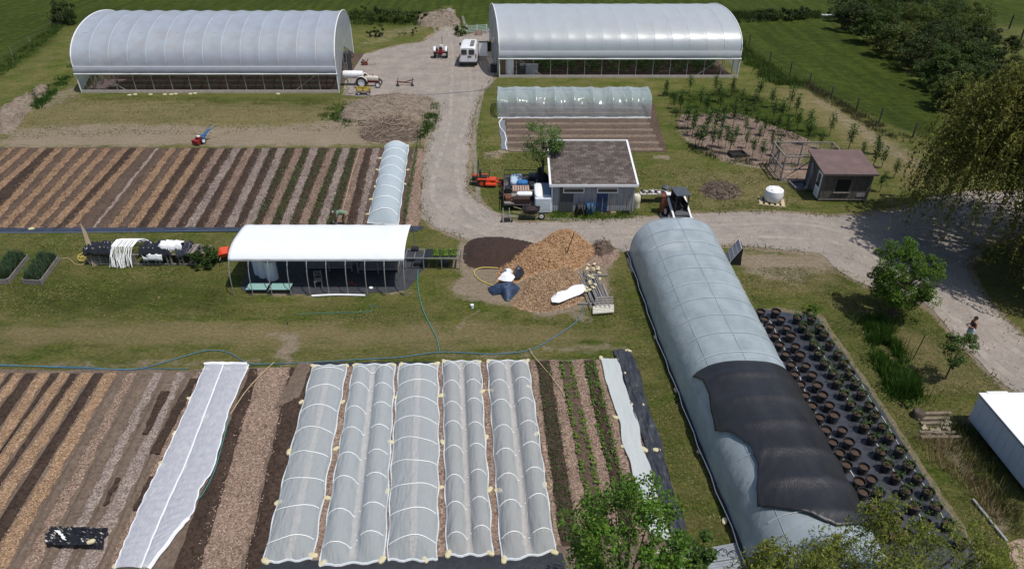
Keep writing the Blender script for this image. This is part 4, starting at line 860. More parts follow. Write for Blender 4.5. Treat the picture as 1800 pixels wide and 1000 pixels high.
def hoop_house():
    t = thing('hoop_house', 'long milky plastic hoop house on the right partly covered by black shade cloth', 'hoop house', (10.3, HY1, 0))
    MB().grid(lambda u, v: hh(u, lerp(HY0, HY1, v))+Vector((.02*(vnoise(u*14, v*60)-.5), 0, 0)), 34, HNB*6).build('plastic_cover', HHM, t, True, world=True, ang=1.5)
    for b in range(HNB+1):
        y = min(HY0-.03, lerp(HY0, HY1, b/HNB)); 
        pts = [hh(k/22, lerp(HY0, HY1, b/HNB), -.03) for k in range(23)]
        MB().tube(pts, .032, 5).build('bow', STEEL, t, True, world=True)
        MB().tube([p+Vector((0, 0, .036)) for p in [hh(k/30, lerp(HY0, HY1, b/HNB), .015) for k in range(7, 24)]], .016, 4).build('film_crease', M('crease_lt', (.55, .59, .61)) if b in (2, 5, 9, 15, 16) else M('crease', (.40, .46, .49)), t, True, world=True)
    MB().tube([hh(.5, lerp(HY0, HY1, k/50))+Vector((0, 0, .03)) for k in range(51)], .008, 5).build('ridge_line', M('crease_dk', (.42, .48, .51)), t, True, world=True)
    MB().tube([hh(.30, lerp(HY0, HY1, k/50))+Vector((-.01, 0, .02)) for k in range(51)], .008, 5).build('side_line', M('crease_dk', (.42, .48, .51)), t, True, world=True)
    for x, n_ in ((hh_left, -1), (hh_right, 1)):
        MB().tube([(x(lerp(HY0, HY1, k/20))+n_*.05, lerp(HY0, HY1, k/20), .12) for k in range(21)], .07, 6).build('side_roll', M('dark_roll', (.05, .045, .04)), t, True, world=True)
        MB().tube([(x(lerp(HY0, HY1, k/30))+n_*.13+.04*math.sin(k*2.1), lerp(HY0, HY1, k/30), .20) for k in range(31)], .022, 5).build('hem', WHITEP, t, True, world=True)
    for y, nm in ((HY0, 'end_wall'), (HY1, 'end_wall')):
        def fe(u, v, y=y): q = hh(u, y); return Vector((lerp(10.2, q.x, v), y, lerp(1.0, q.z, v)))
        MB().grid(fe, 24, 4).build(nm, HHM, t, True, world=True)
    return t
hoop_house()
for i, (u, v) in enumerate(((1250, 668-4), (1188, 687), (1230, 796), (1273, 917), (1236, 842), (1152, 594), (1171, 645))):
    pass
def surf_inv(u, v, off=.05):
    best = None
    for t_ in np.linspace(.04, .96, 70):
        for y in np.linspace(HY1, HY0, 110):
            p = hh(t_, y, off); q = PX(p); d = (q[0]-u)**2+(q[1]-v)**2
            if best is None or d < best[0]: best = (d, t_, y)
    return best[1], best[2]
Lp = [surf_inv(*q) for q in ((1216, 662), (1234, 669), (1248, 696), (1255, 736), (1256, 757), (1290, 765), (1320, 786), (1334, 820), (1335, 850), (1329, 890))]
Bp = [surf_inv(*q) for q in ((1329, 890), (1372, 891), (1425, 902), (1470, 920))]
def curve(P, w_):
    k = min(len(P)-2, int(w_*(len(P)-1))); f = w_*(len(P)-1)-k; return lerp(P[k][0], P[k+1][0], f), lerp(P[k][1], P[k+1][1], f)
def shade_cloth():
    y0 = 23.55; yR = 15.6; tR = .985
    def fn(u, v):
        l = curve(Lp, v); r = (tR, lerp(y0, yR, v)); b = curve(Bp+[(tR, yR)], u); t0 = lerp(Lp[0][0], tR, u); top = (t0, lerp(Lp[0][1], y0, min(1, u*2.2)))
        c00, c10, c01, c11 = Lp[0], (tR, y0), Lp[-1], (tR, yR)
        q = [(1-u)*l[k]+u*r[k]+(1-v)*top[k]+v*b[k]-((1-u)*(1-v)*c00[k]+u*(1-v)*c10[k]+(1-u)*v*c01[k]+u*v*c11[k]) for k in (0, 1)]
        bb = ((HY0-q[1])/(HY0-HY1)*HNB) % 1; p = hh(min(.99, max(.02, q[0])), q[1], .085+.035*abs(math.cos(PI*bb))**6+.03*float(vnoise(u*7+v*9, v*12)))
        e = max(0, v-.93)/.07; p.z += .03*abs(math.sin(u*40))*e+.035*max(0, 1-u*3)*abs(math.sin(v*30+u*25))+.02*abs(float(vnoise(u*5, v*30))-.5)
        return p
    o = MB().grid(fn, 44, 70).build('shade_cloth', M('shade_net', (.024, .024, .028), (.011, .011, .014), 1.6, .42, .35, spec=.6, bscale=26, stretch=(1, .25, 1)), None, True, ang=1.6)
    o.modifiers.new('thick', 'SOLIDIFY').thickness = .012
    tag(o, 'black shade cloth with scalloped left edge draped over the near half of the hoop house', 'shade cloth')
shade_cloth()
o = MB().bar(W(1103, 454, .03), W(1111, 478, .03), .12, .06).build('pale_board', M('pale_board')); tag(o, 'short pale board lying at the far left corner of the hoop house', 'board')
# ---- low net tunnels
NETM = film('insect_net', (.86, .95, .99), .57, .55, .35, .35, lowf=.6, wrinkle=.5, wscale=(2.5, .6, 1), wfreq=3)
NETM2 = film('insect_net_pink', (.88, .94, .96), .61, .55, .35, .35, lowf=.6, wrinkle=.5, wscale=(2.5, .6, 1), wfreq=3)
def net_tunnel(i, label, q, twin, mat, h=.5, nh=8, wavy=(), vts=None, pinch=0):
    tl, tr, bl, br = [W(*p) for p in q]; t = thing('net_tunnel', label, 'row tunnel', (tl+tr+bl+br)/4, 0, 'netted low tunnels'); rr = random.Random(i)
    hv = vts or [(k+.5)/nh for k in range(nh)]
    def hat(u, v, tw, hk):
        near = min(abs(v-k) for k in hv); sg = 1-.30*min(1, near*nh*1.1)
        e = min(1, min(v, 1-v)*nh*1.6+.02)
        if tw:
            q_ = u/.44 if u < .44 else ((1-u)/.44 if u > .56 else 0); a = .10*math.sin(PI*u)**.4+.9*max(0, math.sin(PI*min(1, q_)))**.6 if q_ else .10
        else: a = math.sin(PI*u)**.5
        return hk*a*sg*e**.7
    def pos(u, v, hk, lift=0):
        a = tl.lerp(bl, v); b = tr.lerp(br, v); bow_ = pinch*math.sin(PI*v)*((2*u-1))
        tw = twin and not any(abs(v-w_) < .05 for w_ in wavy)
        p = a.lerp(b, u); p.x += bow_+.06*(fbm(v*14+i, i*3.3, 2)-.5)*(1 if u < .02 or u > .98 else 0)
        p.z = .05+hat(u, v, twin, hk)+lift+.025*(vnoise(u*7+i*3, v*34)-.5); return p
    MB().grid(lambda u, v: pos(u, v, h), 30, 90).build('net_cover', mat, t, True, world=True, ang=1.6)
    hm = M('hoop_white', (.92, .93, .92), (.85, .86, .85), 5, .5)
    for k, v in enumerate(hv):
        if k in wavy or not twin:
            pts = [pos(u, v+.006*math.sin(u*5+k), h, .03) for u in np.linspace(.03, .97, 22)]; MB().tube(pts, .017 if i < 5 else .03, 5).build('hoop', hm, t, True, world=True)
        else:
            for lo, hi, dv in ((.03, .47, rr.uniform(-.012, .012)), (.53, .97, rr.uniform(-.02, .0))):
                pts = [pos(u, v+dv, h, .03) for u in np.linspace(lo, hi, 16)]; MB().tube(pts, .017 if i < 5 else .03, 5).build('hoop', hm, t, True, world=True)
    for a, b, nm in ((tl, bl, 0), (tr, br, 1)):
        MB().tube([Vector((a.lerp(b, k/40).x+(pinch*math.sin(PI*k/40)*(1 if nm else -1))+.03*math.sin(k*.9+i)+.03*(float(vnoise(k*.5, i*7))-.5), a.lerp(b, k/40).y, .075)) for k in range(41)], [.022+.02*float(vnoise(k*.9+i, i)) for k in range(41)], 6).build('gathered_edge', M('net_edge', (.62, .65, .67), (.46, .49, .51), 8, .8), t, True, world=True)
    for v_, a, b in ((0, tl, tr), (1, bl, br)):
        MB().tube([a.lerp(b, k/12)+Vector((0, .05*math.sin(k*1.3), .07)) for k in range(13)], .05, 6).build('gathered_end', M('net_edge'), t, True, world=True)
    return t
labels = ['low net tunnel furthest left of the five, beside the bare dark bed', 'second net tunnel from the left, twin humped with a wavy hoop at its far end', 'middle net tunnel, single humped and bunched up at its near end', 'fourth net tunnel from the left, narrow and twin humped with chip paths either side', 'rightmost net tunnel, twin humped beside the lettuce rows']
net_tunnel(0, labels[0], TUN[0], False, NETM, .55, 8)
net_tunnel(1, labels[1], TUN[1], True, NETM, .6, 8, (0,))
net_tunnel(2, labels[2], TUN[2], False, NETM, .6, 9, pinch=.06)
net_tunnel(3, labels[3], TUN[3], True, NETM2, .55, 8)
net_tunnel(4, labels[4], TUN[4], True, NETM2, .58, 8)
q = ((677, 258), (719, 257), (646, 394), (700, 397))
net_tunnel(5, 'short rounded net tunnel in the upper garden beside the gravel road', q, False, film('insect_net_bright', (.72, .86, .95), .45, .5, .3, .3), .85, 8)
# sandbags pinning the net edges
def sandbag(loc, label, rz=0, s=1.0, first=[None], group='pale sandbags holding down the covers'):
    if first[0] is None:
        o = MB().ell((0, 0, .06), (.17, .105, .075), 10, 6, sq=.75).build('sandbag', SACK, None, True); first[0] = o
    else: o = first[0].copy(); COL.objects.link(o)
    o.location = loc; o.rotation_euler = (R0.uniform(-.1, .1), 0, rz); o.scale = (s, s, s); tag(o, label, 'sandbag', group); return o
BAGS = [((551, 645), (530, 708), (509, 796), (490, 885), (467, 988), 'left edge of the leftmost net tunnel'), ((610, 644), (603, 708), (591, 790), (576, 877), (551, 978), 'gap between first and second net tunnels'),
 ((624, 643), (568, 991), 'far or near left corner of the second net tunnel'), ((692, 643), (694, 700), (687, 779), (681, 865), (672, 985), 'gap between second and middle net tunnels'), ((705, 642), (748, 985), 'corners of the middle net tunnel'),
 ((768, 641), (776, 697), (778, 779), (775, 858), 'gap between middle and fourth net tunnels'), ((780, 637), (788, 975), 'left corners of the fourth net tunnel'), ((842, 638), (848, 690), (855, 770), (861, 862), (862, 974), 'right edge of the fourth net tunnel'),
 ((858, 637), (862, 688), (876, 864), (886, 985), 'left edge of the rightmost net tunnel'), ((927, 636), (929, 681), (943, 764), (957, 854), (974, 972), 'right edge of the rightmost net tunnel'),
 ((1056, 631), (1068, 674), (1083, 736), (1096, 787), 'left edge of the flat white row cover'), ((1087, 634), (1095, 658), (1110, 712), (1132, 792), (1178, 955), 'right edge of the flat white row cover'),
 ((1104, 619), (1129, 713), (1154, 793), (1190, 897), (1208, 958), 'right edge of the black landscape fabric'),
 ((362, 651), (333, 702), (307, 763), (285, 818), (254, 879), (205, 995), 'left edge of the big double row cover'), ((399, 650), (360, 735), (327, 821), 'middle seam of the big double row cover'), ((434, 648), (252, 997), 'right edge of the big double row cover'),
 ((668, 280), (663, 300), (660, 330), (652, 352), (646, 378), (717, 300), (712, 325), (701, 365), (699, 397), 'edge of the short net tunnel in the upper garden'),
 ((1188, 687), (1230, 796), (1152, 594), (1273, 917), 'grass edge beside the left side of the hoop house')]
for grp in BAGS:
    n_ = len(grp)-1
    for k, (u, v) in enumerate(grp[:-1]):
        sandbag(W(u, v), (lambda s_: s_)('sandbag %s on the %s' % (ordn(k+1), grp[-1])), R0.uniform(0, 3), R0.uniform(.85, 1.15))
tag(sandbag(W(56, 404), 'x', .3, 1.2), 'pale lump on the dark mat strip at the near edge of the upper garden')['group'] = 'loose lumps'
for k, (u, v) in enumerate(((228, 168), (238, 167), (265, 167), (290, 167), (301, 167), (309, 166), (335, 166), (343, 165), (489, 166))): sandbag(W(u, v+1), 'sandbag %s from the left at the foot of the left greenhouse' % ordn(k+1), .2, 1.3)
# big double row cover on the left
COVM = film('row_fleece', (.86, .90, .99), .36, .7, .2, .35, dirt=.5, dirtcol=(.60, .66, .80), lowf=.6, nscale=6, wrinkle=.5, wscale=(4, 1, 1), wfreq=4)
def double_cover():
    Lc = [(362, 645), (322, 738), (285, 818), (254, 880), (222, 955), (203, 1003)]; Mc = [(394, 645), (360, 735), (327, 822), (300, 880), (270, 950), (250, 1003)]
    Rc = [(438, 644), (401, 730), (391, 770), (375, 830), (352, 862), (340, 905), (316, 932), (262, 1003)]
    t = thing('row_cover', 'big white double fleece row cover slanting across the brown beds at the left', 'row cover', W(320, 820))
    def at(P, v): k = min(len(P)-2, int(v*(len(P)-1))); f = v*(len(P)-1)-k; return W(*P[k]).lerp(W(*P[k+1]), f)
    for nm, A_, B_, s in (('left_fleece', Lc, Mc, 0), ('right_fleece', Mc, Rc, 7)):
        def fn(u, v):
            p = at(A_, v).lerp(at(B_, v), u); p.z = .13+.03*float(fbm(u*8+s, v*30, 3))+.10*math.sin(PI*u)**.6; p.z += .045*math.sin(v*150+u*2)*math.sin(PI*u)*.5; return p
        MB().grid(fn, 16, 120).build('fleece', COVM, t, True, world=True, ang=1.6)
    MB().tube([at(Mc, k/60)+Vector((.006*math.sin(k), 0, .17)) for k in range(61)], .034, 6).build('rolled_seam', M('fleece_white', (.80, .81, .83), (.7, .71, .73), 6, .8), t, True, world=True)
    MB().tube([at(Lc, k/60)+Vector((.02*math.sin(k*1.4), 0, .12)) for k in range(61)], .035, 6).build('rolled_edge', M('fleece_white'), t, True, world=True)
    MB().tube([at(Rc, k/60)+Vector((.02*math.sin(k*1.4), 0, .12)) for k in range(61)], [.03+.05*(k > 45) for k in range(61)], 6).build('rolled_edge', M('fleece_white'), t, True, world=True)
    m = MB(); rr = random.Random(2)
    def fe(u, v): p = W(360+76*u, 642+4*v); p.z = .18+.08*float(fbm(u*9, v*3, 2)); return p
    m.grid(fe, 14, 4).build('bunched_end', M('fleece_white'), t, True, world=True)
double_cover()
o = ruck('row_cover', (1056, 633), (1087, 635), (1140, 942), (1178, 955), .13, film('fleece_flat', (.66, .72, .73), .10, .6, .3, .3), .05, 8, 16, 60, kind=None, fx=2.2); tag(o, 'flat pale green white fleece cover between the lettuce rows and the black fabric', 'row cover')
# black sheet with white patch, on the lower left rows
o = ruck('black_sheet', (96, 937), (195, 938), (85, 966), (186, 970), .27, M('black_film', (.02, .021, .025), (.012, .012, .015), 3, .25, .7, spec=.6, bscale=5), .26, 12, 44, 26, kind=None, fx=2.6); tag(o, 'small crumpled black plastic sheet on the soil rows at the lower left', 'plastic sheet')
o = ruck('white_scrap', (104, 944), (114, 945), (116, 960), (122, 962), .42, WHITEP, .03, 2, 6, 6, kind=None); tag(o, 'thin white scrap on the crumpled black sheet', 'scrap')
sandbag(W(161, 953, .42), 'pale yellow sandbag on the crumpled black sheet at lower left', .4, .9)
# ---- white canopy
def canopy():
    X0, X1, Yf, Yb, hr = -16.05, -6.15, 32.75, 37.6, 2.62; nb = 9; n = 24
    t = thing('hoop_canopy', 'open sided hoop shelter with a bright white tarpaulin roof', 'canopy', ((X0+X1)/2, Yf, 0))
    def pr(k): a = PI*k; return (Yf+Yb)/2-(Yb-Yf)/2*math.copysign(abs(math.cos(a))**.62, math.cos(a)), hr*max(0, math.sin(a))**.62
    def fr(u, v):
        k = lerp(.235, .80, v); y, z = pr(k); b = (u*nb) % 1; return Vector((lerp(X0-.05, X1+.05, u), y, z+.05-.012*math.sin(PI*b)+.02*vnoise(u*30, v*8)))
    o = MB().grid(fr, nb*6, 26).build('roof_tarp', M('white_tarp', (.74, .77, .80), (.70, .73, .77), .8, .6, .25, bscale=2), t, True, world=True, ang=1.5); o.modifiers.new('thick', 'SOLIDIFY').thickness = .01
    for b in range(nb+1):
        x = lerp(X0, X1, b/nb); MB().tube([(x, *pr(k/26)) for k in range(27)], .028, 6).build('hoop', STEEL, t, True, world=True)
        MB().tube([(x+R0.uniform(-.05, .05), Yf-.02, .0), (x-.22, Yf-.02, .05), (x-.34, Yf+.2, .04)], .016, 4).build('tie_cord', BLACKP, t, world=True)
    y, z = pr(.235); MB().tube([(X0, y, z), (X1, y, z)], .025, 5).build('side_rail', STEEL, t, world=True)
    MB().tube([(X0, *pr(.5)), (X1, *pr(.5))], .025, 5).build('ridge_rail', STEEL, t, world=True)
canopy()
sheet('weed_mat_floor', [(-15.4, 33.0), (-12, 32.85), (-9, 32.9), (-6.6, 33.1), (-5.9, 34.0), (-6.0, 37.8), (-15.6, 37.6), (-15.9, 34.2)], .026, M('dusty_mat', (.055, .058, .068), (.028, .030, .036), 2.2, .7, .4, bscale=9), .4, .08, 6)
# ---- grey shed
def shed():
    X0, X1, Yf, Yb, hf, hb = 2.78, 8.48, 43.25, 48.7, 2.14, 2.92
    t = thing('garden_shed', 'grey board sided shed with a low sloping brown shingle roof and two strip windows', 'shed', ((X0+X1)/2, Yf, 0))
    SID = M('grey_siding', (.33, .345, .37), (.28, .295, .315), 4, .8); SID2 = M('grey_siding_pale', (.38, .395, .42), (.31, .325, .35), 4, .8)
    m = MB(); m.prism([(Yf+.02, .05), (Yb, .05), (Yb, hb), (Yf+.02, hf)], X0+.02, X1-.02, 'x'); m.build('wall_core', SID, t, world=True)
    # vertical boards on the front and on the right side
    n = 38
    for k in range(n):
        x = lerp(X0, X1, (k+.5)/n); MB().box((x, Yf, .06+hf/2), ((X1-X0)/n-.03, .04, hf-.06)).build('siding_board', SID2 if k % 3 else SID, t, world=True)
    for xs in (X0-.015, X1+.015):
        for k in range(34):
            y = lerp(Yf, Yb, (k+.5)/34); z = lerp(hf, hb, (k+.5)/34); MB().box((xs, y, z/2+.02), (.03, (Yb-Yf)/34-.03, z-.06)).build('siding_board', SID, t, world=True)
    # two doors
    for nm, xa, xb, mt, lb in (('door', 3.32, 4.28, M('door_grey', (.085, .087, .092), (.065, .067, .07), 6, .7), 'dark grey door'), ('door', 5.92, 6.68, M('door_blue', (.028, .058, .15), (.020, .044, .12), 6, .6), 'blue door')):
        d = MB().box(((xa+xb)/2, Yf-.045, 1.0), (xb-xa, .05, 1.95)).build(nm, mt, t, world=True, bevel=.01); d['label'] = lb
        for k in range(4): MB().box((lerp(xa, xb, (k+.5)/4), Yf-.075, 1.0), ((xb-xa)/4-.025, .015, 1.9)).build('door_board', mt, d, world=False).location = (-((X0+X1)/2), -Yf, 0)
        MB().box((xb-.1, Yf-.10, 1.0), (.04, .05, .14)).build('handle', DARKMET, d).location = (-((X0+X1)/2), -Yf, 0)
    for xc in (4.28, 6.62):
        fr = MB()
        for z in (1.56, 1.90): fr.box((xc, Yf-.10, z), (1.48, .06, .07))
        for sx in (-.705, .705): fr.box((xc+sx, Yf-.10, 1.73), (.07, .058, .30))
        w_ = fr.build('window', WHITEP, t, world=True); MB().box((xc, Yf-.085, 1.73), (1.36, .02, .28)).build('pane', M('window_glass', (.03, .035, .035), (.02, .025, .025), 3, .15, spec=.7), w_).location = (-((X0+X1)/2), -Yf, 0)
    # roof deck, shingle courses, white trim
    Y0, Y1 = Yf-.30, Yb+.22; sl = (hb-hf)/(Yb-Yf); rz = lambda y: hf+.10+(y-Yf)*sl; XL, XR = X0-.13, X1+.13
    m = MB(); m.prism([(Y0, rz(Y0)-.06), (Y1, rz(Y1)-.06), (Y1, rz(Y1)), (Y0, rz(Y0))], XL, XR, 'x'); rf = m.build('roof', SID, t, world=True)
    SH = [M('shingle_%s' % k, c, tuple(q*.7 for q in c), 9, .95, .5) for k, c in (('a', (.118, .094, .082)), ('b', (.152, .124, .110)), ('c', (.092, .074, .066)), ('d', (.185, .158, .142)))]
    R_ = Matrix.Rotation(math.atan(sl), 3, 'X'); rr = random.Random(3); base = {}
    nc, ns = 21, 14; dy = (Y1-Y0)/nc; dx = (XR-XL-.12)/ns
    for k, mt in enumerate(SH):
        b = MB().box((0, 0, 0), (dx-.018, dy*1.12, .018), R=R_@Matrix.Rotation(-.035, 3, 'X')); base[k] = b
    meshes = {}
    for j in range(nc):
        for i in range(ns+1):
            k = rr.choices((0, 1, 2, 3), (5, 4, 3, 1.2))[0]; off = (j % 2)*.5
            xa = max(XL+.06, XL+.06+(i-off)*dx); xb = min(XR-.06, XL+.06+(i+1-off)*dx)
            if xb-xa < .05: continue
            key = (k, round(xb-xa, 3)); y = Y0+(j+.5)*dy
            if key not in meshes:
                o = MB().box((0, 0, 0), (xb-xa-.015, dy*1.15, .02), R=R_@Matrix.Rotation(-.045, 3, 'X')).build('shingle', SH[k], rf); meshes[key] = o.data
            else: o = bpy.data.objects.new('shingle', meshes[key]); COL.objects.link(o); o.parent = rf
            o.location = Vector(((xa+xb)/2, y, rz(y)+.026+rr.uniform(0, .008)))-t.location
    for a, b in (((XL-.02, Y0), (XL-.02, Y1)), ((XR+.02, Y0), (XR+.02, Y1))):
        MB().bar((a[0], a[1], rz(a[1])+.02), (b[0], b[1], rz(b[1])+.02), .14, .16).build('trim', WHITEP, t, world=True)
    MB().box(((XL+XR)/2, Y0-.02, rz(Y0)-.02), (XR-XL+.18, .05, .18)).build('trim', WHITEP, t, world=True); MB().box(((XL+XR)/2, Y1+.03, rz(Y1)+.03), (XR-XL+.18, .12, .14)).build('trim', WHITEP, t, world=True)
    MB().box((XL+.25, Y1-.25, rz(Y1)+.14), (.34, .3, .18)).build('roof_vent', M('dark_green', (.03, .045, .04)), t, world=True, bevel=.02)
    for x in (X0, X1): MB().box((x, Yf-.035, hf/2+.02), (.09, .05, hf-.03)).build('corner_board', WHITEP if x == X0 else SID2, t, world=True)
shed()
# ---- wooden coop with wire run
def coop():
    C0 = W(1438, 354); rz = math.radians(-1.5); t = thing('wooden_coop', 'weathered wooden coop with a brown sheet roof, a white door and a dark window opening', 'coop', C0, rz)
    w_, d_, hf, hb = 3.45, 3.1, 2.2, 2.55; WD = M('coop_wood', (.135, .118, .108), (.082, .072, .066), 3, .9, .5, stretch=(4, 4, .7)); WD2 = M('coop_wood_b', (.16, .14, .128), (.10, .088, .08), 3, .9, .5, stretch=(4, 4, .7))
    DK = M('inside_shade', (.02, .02, .02), (.012, .012, .012)); MB().prism([(.03, .2), (d_-.03, .2), (d_-.03, hb-.03), (.03, hf-.03)], .03, w_-.03, 'x').build('shade_core', DK, t)  # solid near-black core, shade inside the coop painted as colour
    n = 17
    for k in range(n):
        x = (k+.5)*w_/n; wd = w_/n-.02
        if .95 < x < 1.95:
            MB().box((x, 0, .44), (wd, .035, .52)).build('wall_board', WD if k % 2 else WD2, t); MB().box((x, 0, 1.98), (wd, .035, .36)).build('wall_board', WD if k % 2 else WD2, t)
        else: MB().box((x, 0, hf/2+.1), (wd, .035, hf-.2)).build('wall_board', WD if k % 2 else WD2, t)
    for k in range(14):
        y = (k+.5)*d_/14; z = lerp(hf, hb, (k+.5)/14); MB().box((0, y, z/2+.08), (.035, d_/14-.02, z-.18)).build('wall_board', WD if k % 2 else WD2, t); MB().box((w_, y, z/2+.08), (.035, d_/14-.02, z-.18)).build('wall_board', WD, t)
    fr = MB(); 
    for z in (.73, 1.8): fr.box((1.45, -.035, z), (1.12, .05, .07))
    for x in (.91, 1.99): fr.box((x, -.035, 1.27), (.07, .048, 1.0))
    f = fr.build('window', WD2, t); MB().box((1.45, -.008, 1.27), (1.0, .02, 1.0)).build('shade_pane', DK, f); MB().box((1.45, -.07, .73), (1.2, .07, .05)).build('sill', GREYWOOD, f)  # black pane paints the shade behind the window opening
    dr = MB().box((-.04, .62, 1.08), (.05, .8, 1.9)).build('door', WHITEP, t, bevel=.01)
    for z, hh_ in ((1.42, .95), (.5, .5)): MB().box((-.07, .62, z), (.02, .52, hh_)).build('door_pane' if z > 1 else 'door_panel', M('window_glass') if z > 1 else M('pale_panel', (.6, .62, .63)), dr)
    MB().box((-.09, .93, 1.05), (.04, .04, .12)).build('handle', DARKMET, dr)
    m = MB(); m.prism([(-.25, hf-.03), (d_+.25, hb+.03), (d_+.25, hb+.11), (-.25, hf+.05)], -.22, w_+.22, 'x'); r = m.build('roof', M('brown_roof', (.165, .112, .105), (.115, .078, .074), 1.3, .75, .2), t)
    MB().box((w_/2, -.262, hf-.0), (w_+.44, .03, .14)).build('fascia', WD, t)
    MB().box((2.9, -.03, .55), (.62, .03, .28)).build('patch_board', M('patch', (.3, .28, .27)), t)
    for x in (.1, w_-.1): MB().box((x, .1, .1), (.16, .16, .22)).build('skid_foot', GREYWOOD, t)
    MB().box((w_/2, .02, .17), (w_+.1, .09, .1)).build('sill_beam', GREYWOOD, t)
    for k in range(3): MB().tube([(-.12-.12*k, 2.0-.2*k, .02), (-.55-.1*k, 1.2-.1*k, .5), (-.25, 1.5+.2*k, 1.6), (-.1, 2.2, 2.1)], .02, 5).build('bent_pipe', STEEL, t, True)
    # run
    t2 = thing('wire_run', 'open timber framed wire run standing behind the wooden coop', 'animal run', C0+Vector((-1.6, 3.5, 0)), rz)
    W_, D_, H_ = 4.6, 3.0, 2.0; c = [(0, 0), (W_, 0), (W_, D_), (0, D_)]
    for a, b in c+[(W_/2, 0), (W_/2, D_), (0, D_/2)]: MB().bar((a, b, 0), (a, b, H_), .09).build('post', GREYWOOD, t2)
    for z in (.05, H_, 1.0):
        for k in range(4):
            if z == 1.0 and k == 1: continue
            a, b = c[k], c[(k+1) % 4]; MB().bar((*a, z), (*b, z), .08).build('rail', GREYWOOD, t2)
    MB().bar((0, 0, .1), (0, D_/2, H_), .06).build('brace', GREYWOOD, t2); MB().bar((0, D_, .1), (0, D_/2, H_), .06).build('brace', GREYWOOD, t2); MB().bar((0, 0, .1), (W_/2, 0, H_), .06).build('brace', GREYWOOD, t2)
    wm = MB()
    for k in range(1, 16):
        wm.bar((0, D_*k/16, 0), (0, D_*k/16, H_), .008); wm.bar((W_*k/16, D_, 0), (W_*k/16, D_, H_), .008)
    for k in range(1, 12): wm.bar((0, 0, H_*k/12), (0, D_, H_*k/12), .008); wm.bar((0, D_, H_*k/12), (W_, D_, H_*k/12), .008)
    wm.build('wire_mesh', DARKMET, t2)
    sheet('bare_earth', [C0+Vector((-1.5, 3.55, 0)), C0+Vector((2.8, 3.5, 0)), C0+Vector((2.8, 6.3, 0)), C0+Vector((-1.5, 6.4, 0))], .022, MATS['chips_brown'], .5, .05, 4)
coop()
t = thing('timber_box', 'low dark wooden box in the grass at the near edge of the orchard plot', 'box', W(1295, 274), .15); DKW = M('dark_wood', (.06, .052, .046), (.035, .03, .027), 4, .9)
for y in (-.45, .45): MB().box((0, y, .16), (1.3, .05, .3)).build('side', DKW, t)
for x in (-.63, .63): MB().box((x, 0, .16), (.05, .86, .3)).build('side', DKW, t)
MB().box((0, 0, .1), (1.2, .82, .1)).build('filling', BLACKP, t)
t = thing('cold_frame', 'low dark frame on the ground against the left side of the wooden coop', 'cold frame', W(1408, 328), .1)
for y in (-.6, .6): MB().box((0, y, .12), (1.5, .06, .24)).build('side', GREYWOOD, t)
for x in (-.72, .72): MB().box((x, 0, .12), (.06, 1.14, .24)).build('side', GREYWOOD, t)
MB().box((0, 0, .08), (1.36, 1.1, .1)).build('filling', BLACKP, t)
# ---- white box trailer at the right edge
def box_trailer():
    P = W(1698, 743); t = thing('storage_trailer', 'white box trailer body with a blue end door at the right edge', 'trailer', P+Vector((0, 0, 0)), math.radians(0.5))
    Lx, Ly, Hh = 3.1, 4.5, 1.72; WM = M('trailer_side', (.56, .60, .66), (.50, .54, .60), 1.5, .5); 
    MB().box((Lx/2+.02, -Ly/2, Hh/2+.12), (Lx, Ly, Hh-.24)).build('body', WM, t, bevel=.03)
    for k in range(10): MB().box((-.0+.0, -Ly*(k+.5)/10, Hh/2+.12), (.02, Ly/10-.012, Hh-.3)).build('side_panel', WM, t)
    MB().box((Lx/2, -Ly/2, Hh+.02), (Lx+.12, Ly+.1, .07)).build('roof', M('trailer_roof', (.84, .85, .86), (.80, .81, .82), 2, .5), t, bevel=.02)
    MB().box((.75, .03, Hh+.06), (.9, .12, .05)).build('roof_bracket', WHITEP, t)
    MB().box((-.02, -Ly/2, Hh-.05), (.03, Ly+.1, .05)).build('side_rail', DARKMET, t)
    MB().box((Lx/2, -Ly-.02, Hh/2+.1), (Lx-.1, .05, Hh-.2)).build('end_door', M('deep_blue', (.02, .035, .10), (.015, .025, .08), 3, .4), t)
    for y in (-1.0, -Ly+.7):
        MB().wheel((.5, y, .26), .26, .2).build('wheel', RUBBER, t, True); MB().wheel((Lx-.5, y, .26), .26, .2).build('wheel', RUBBER, t, True)
box_trailer()
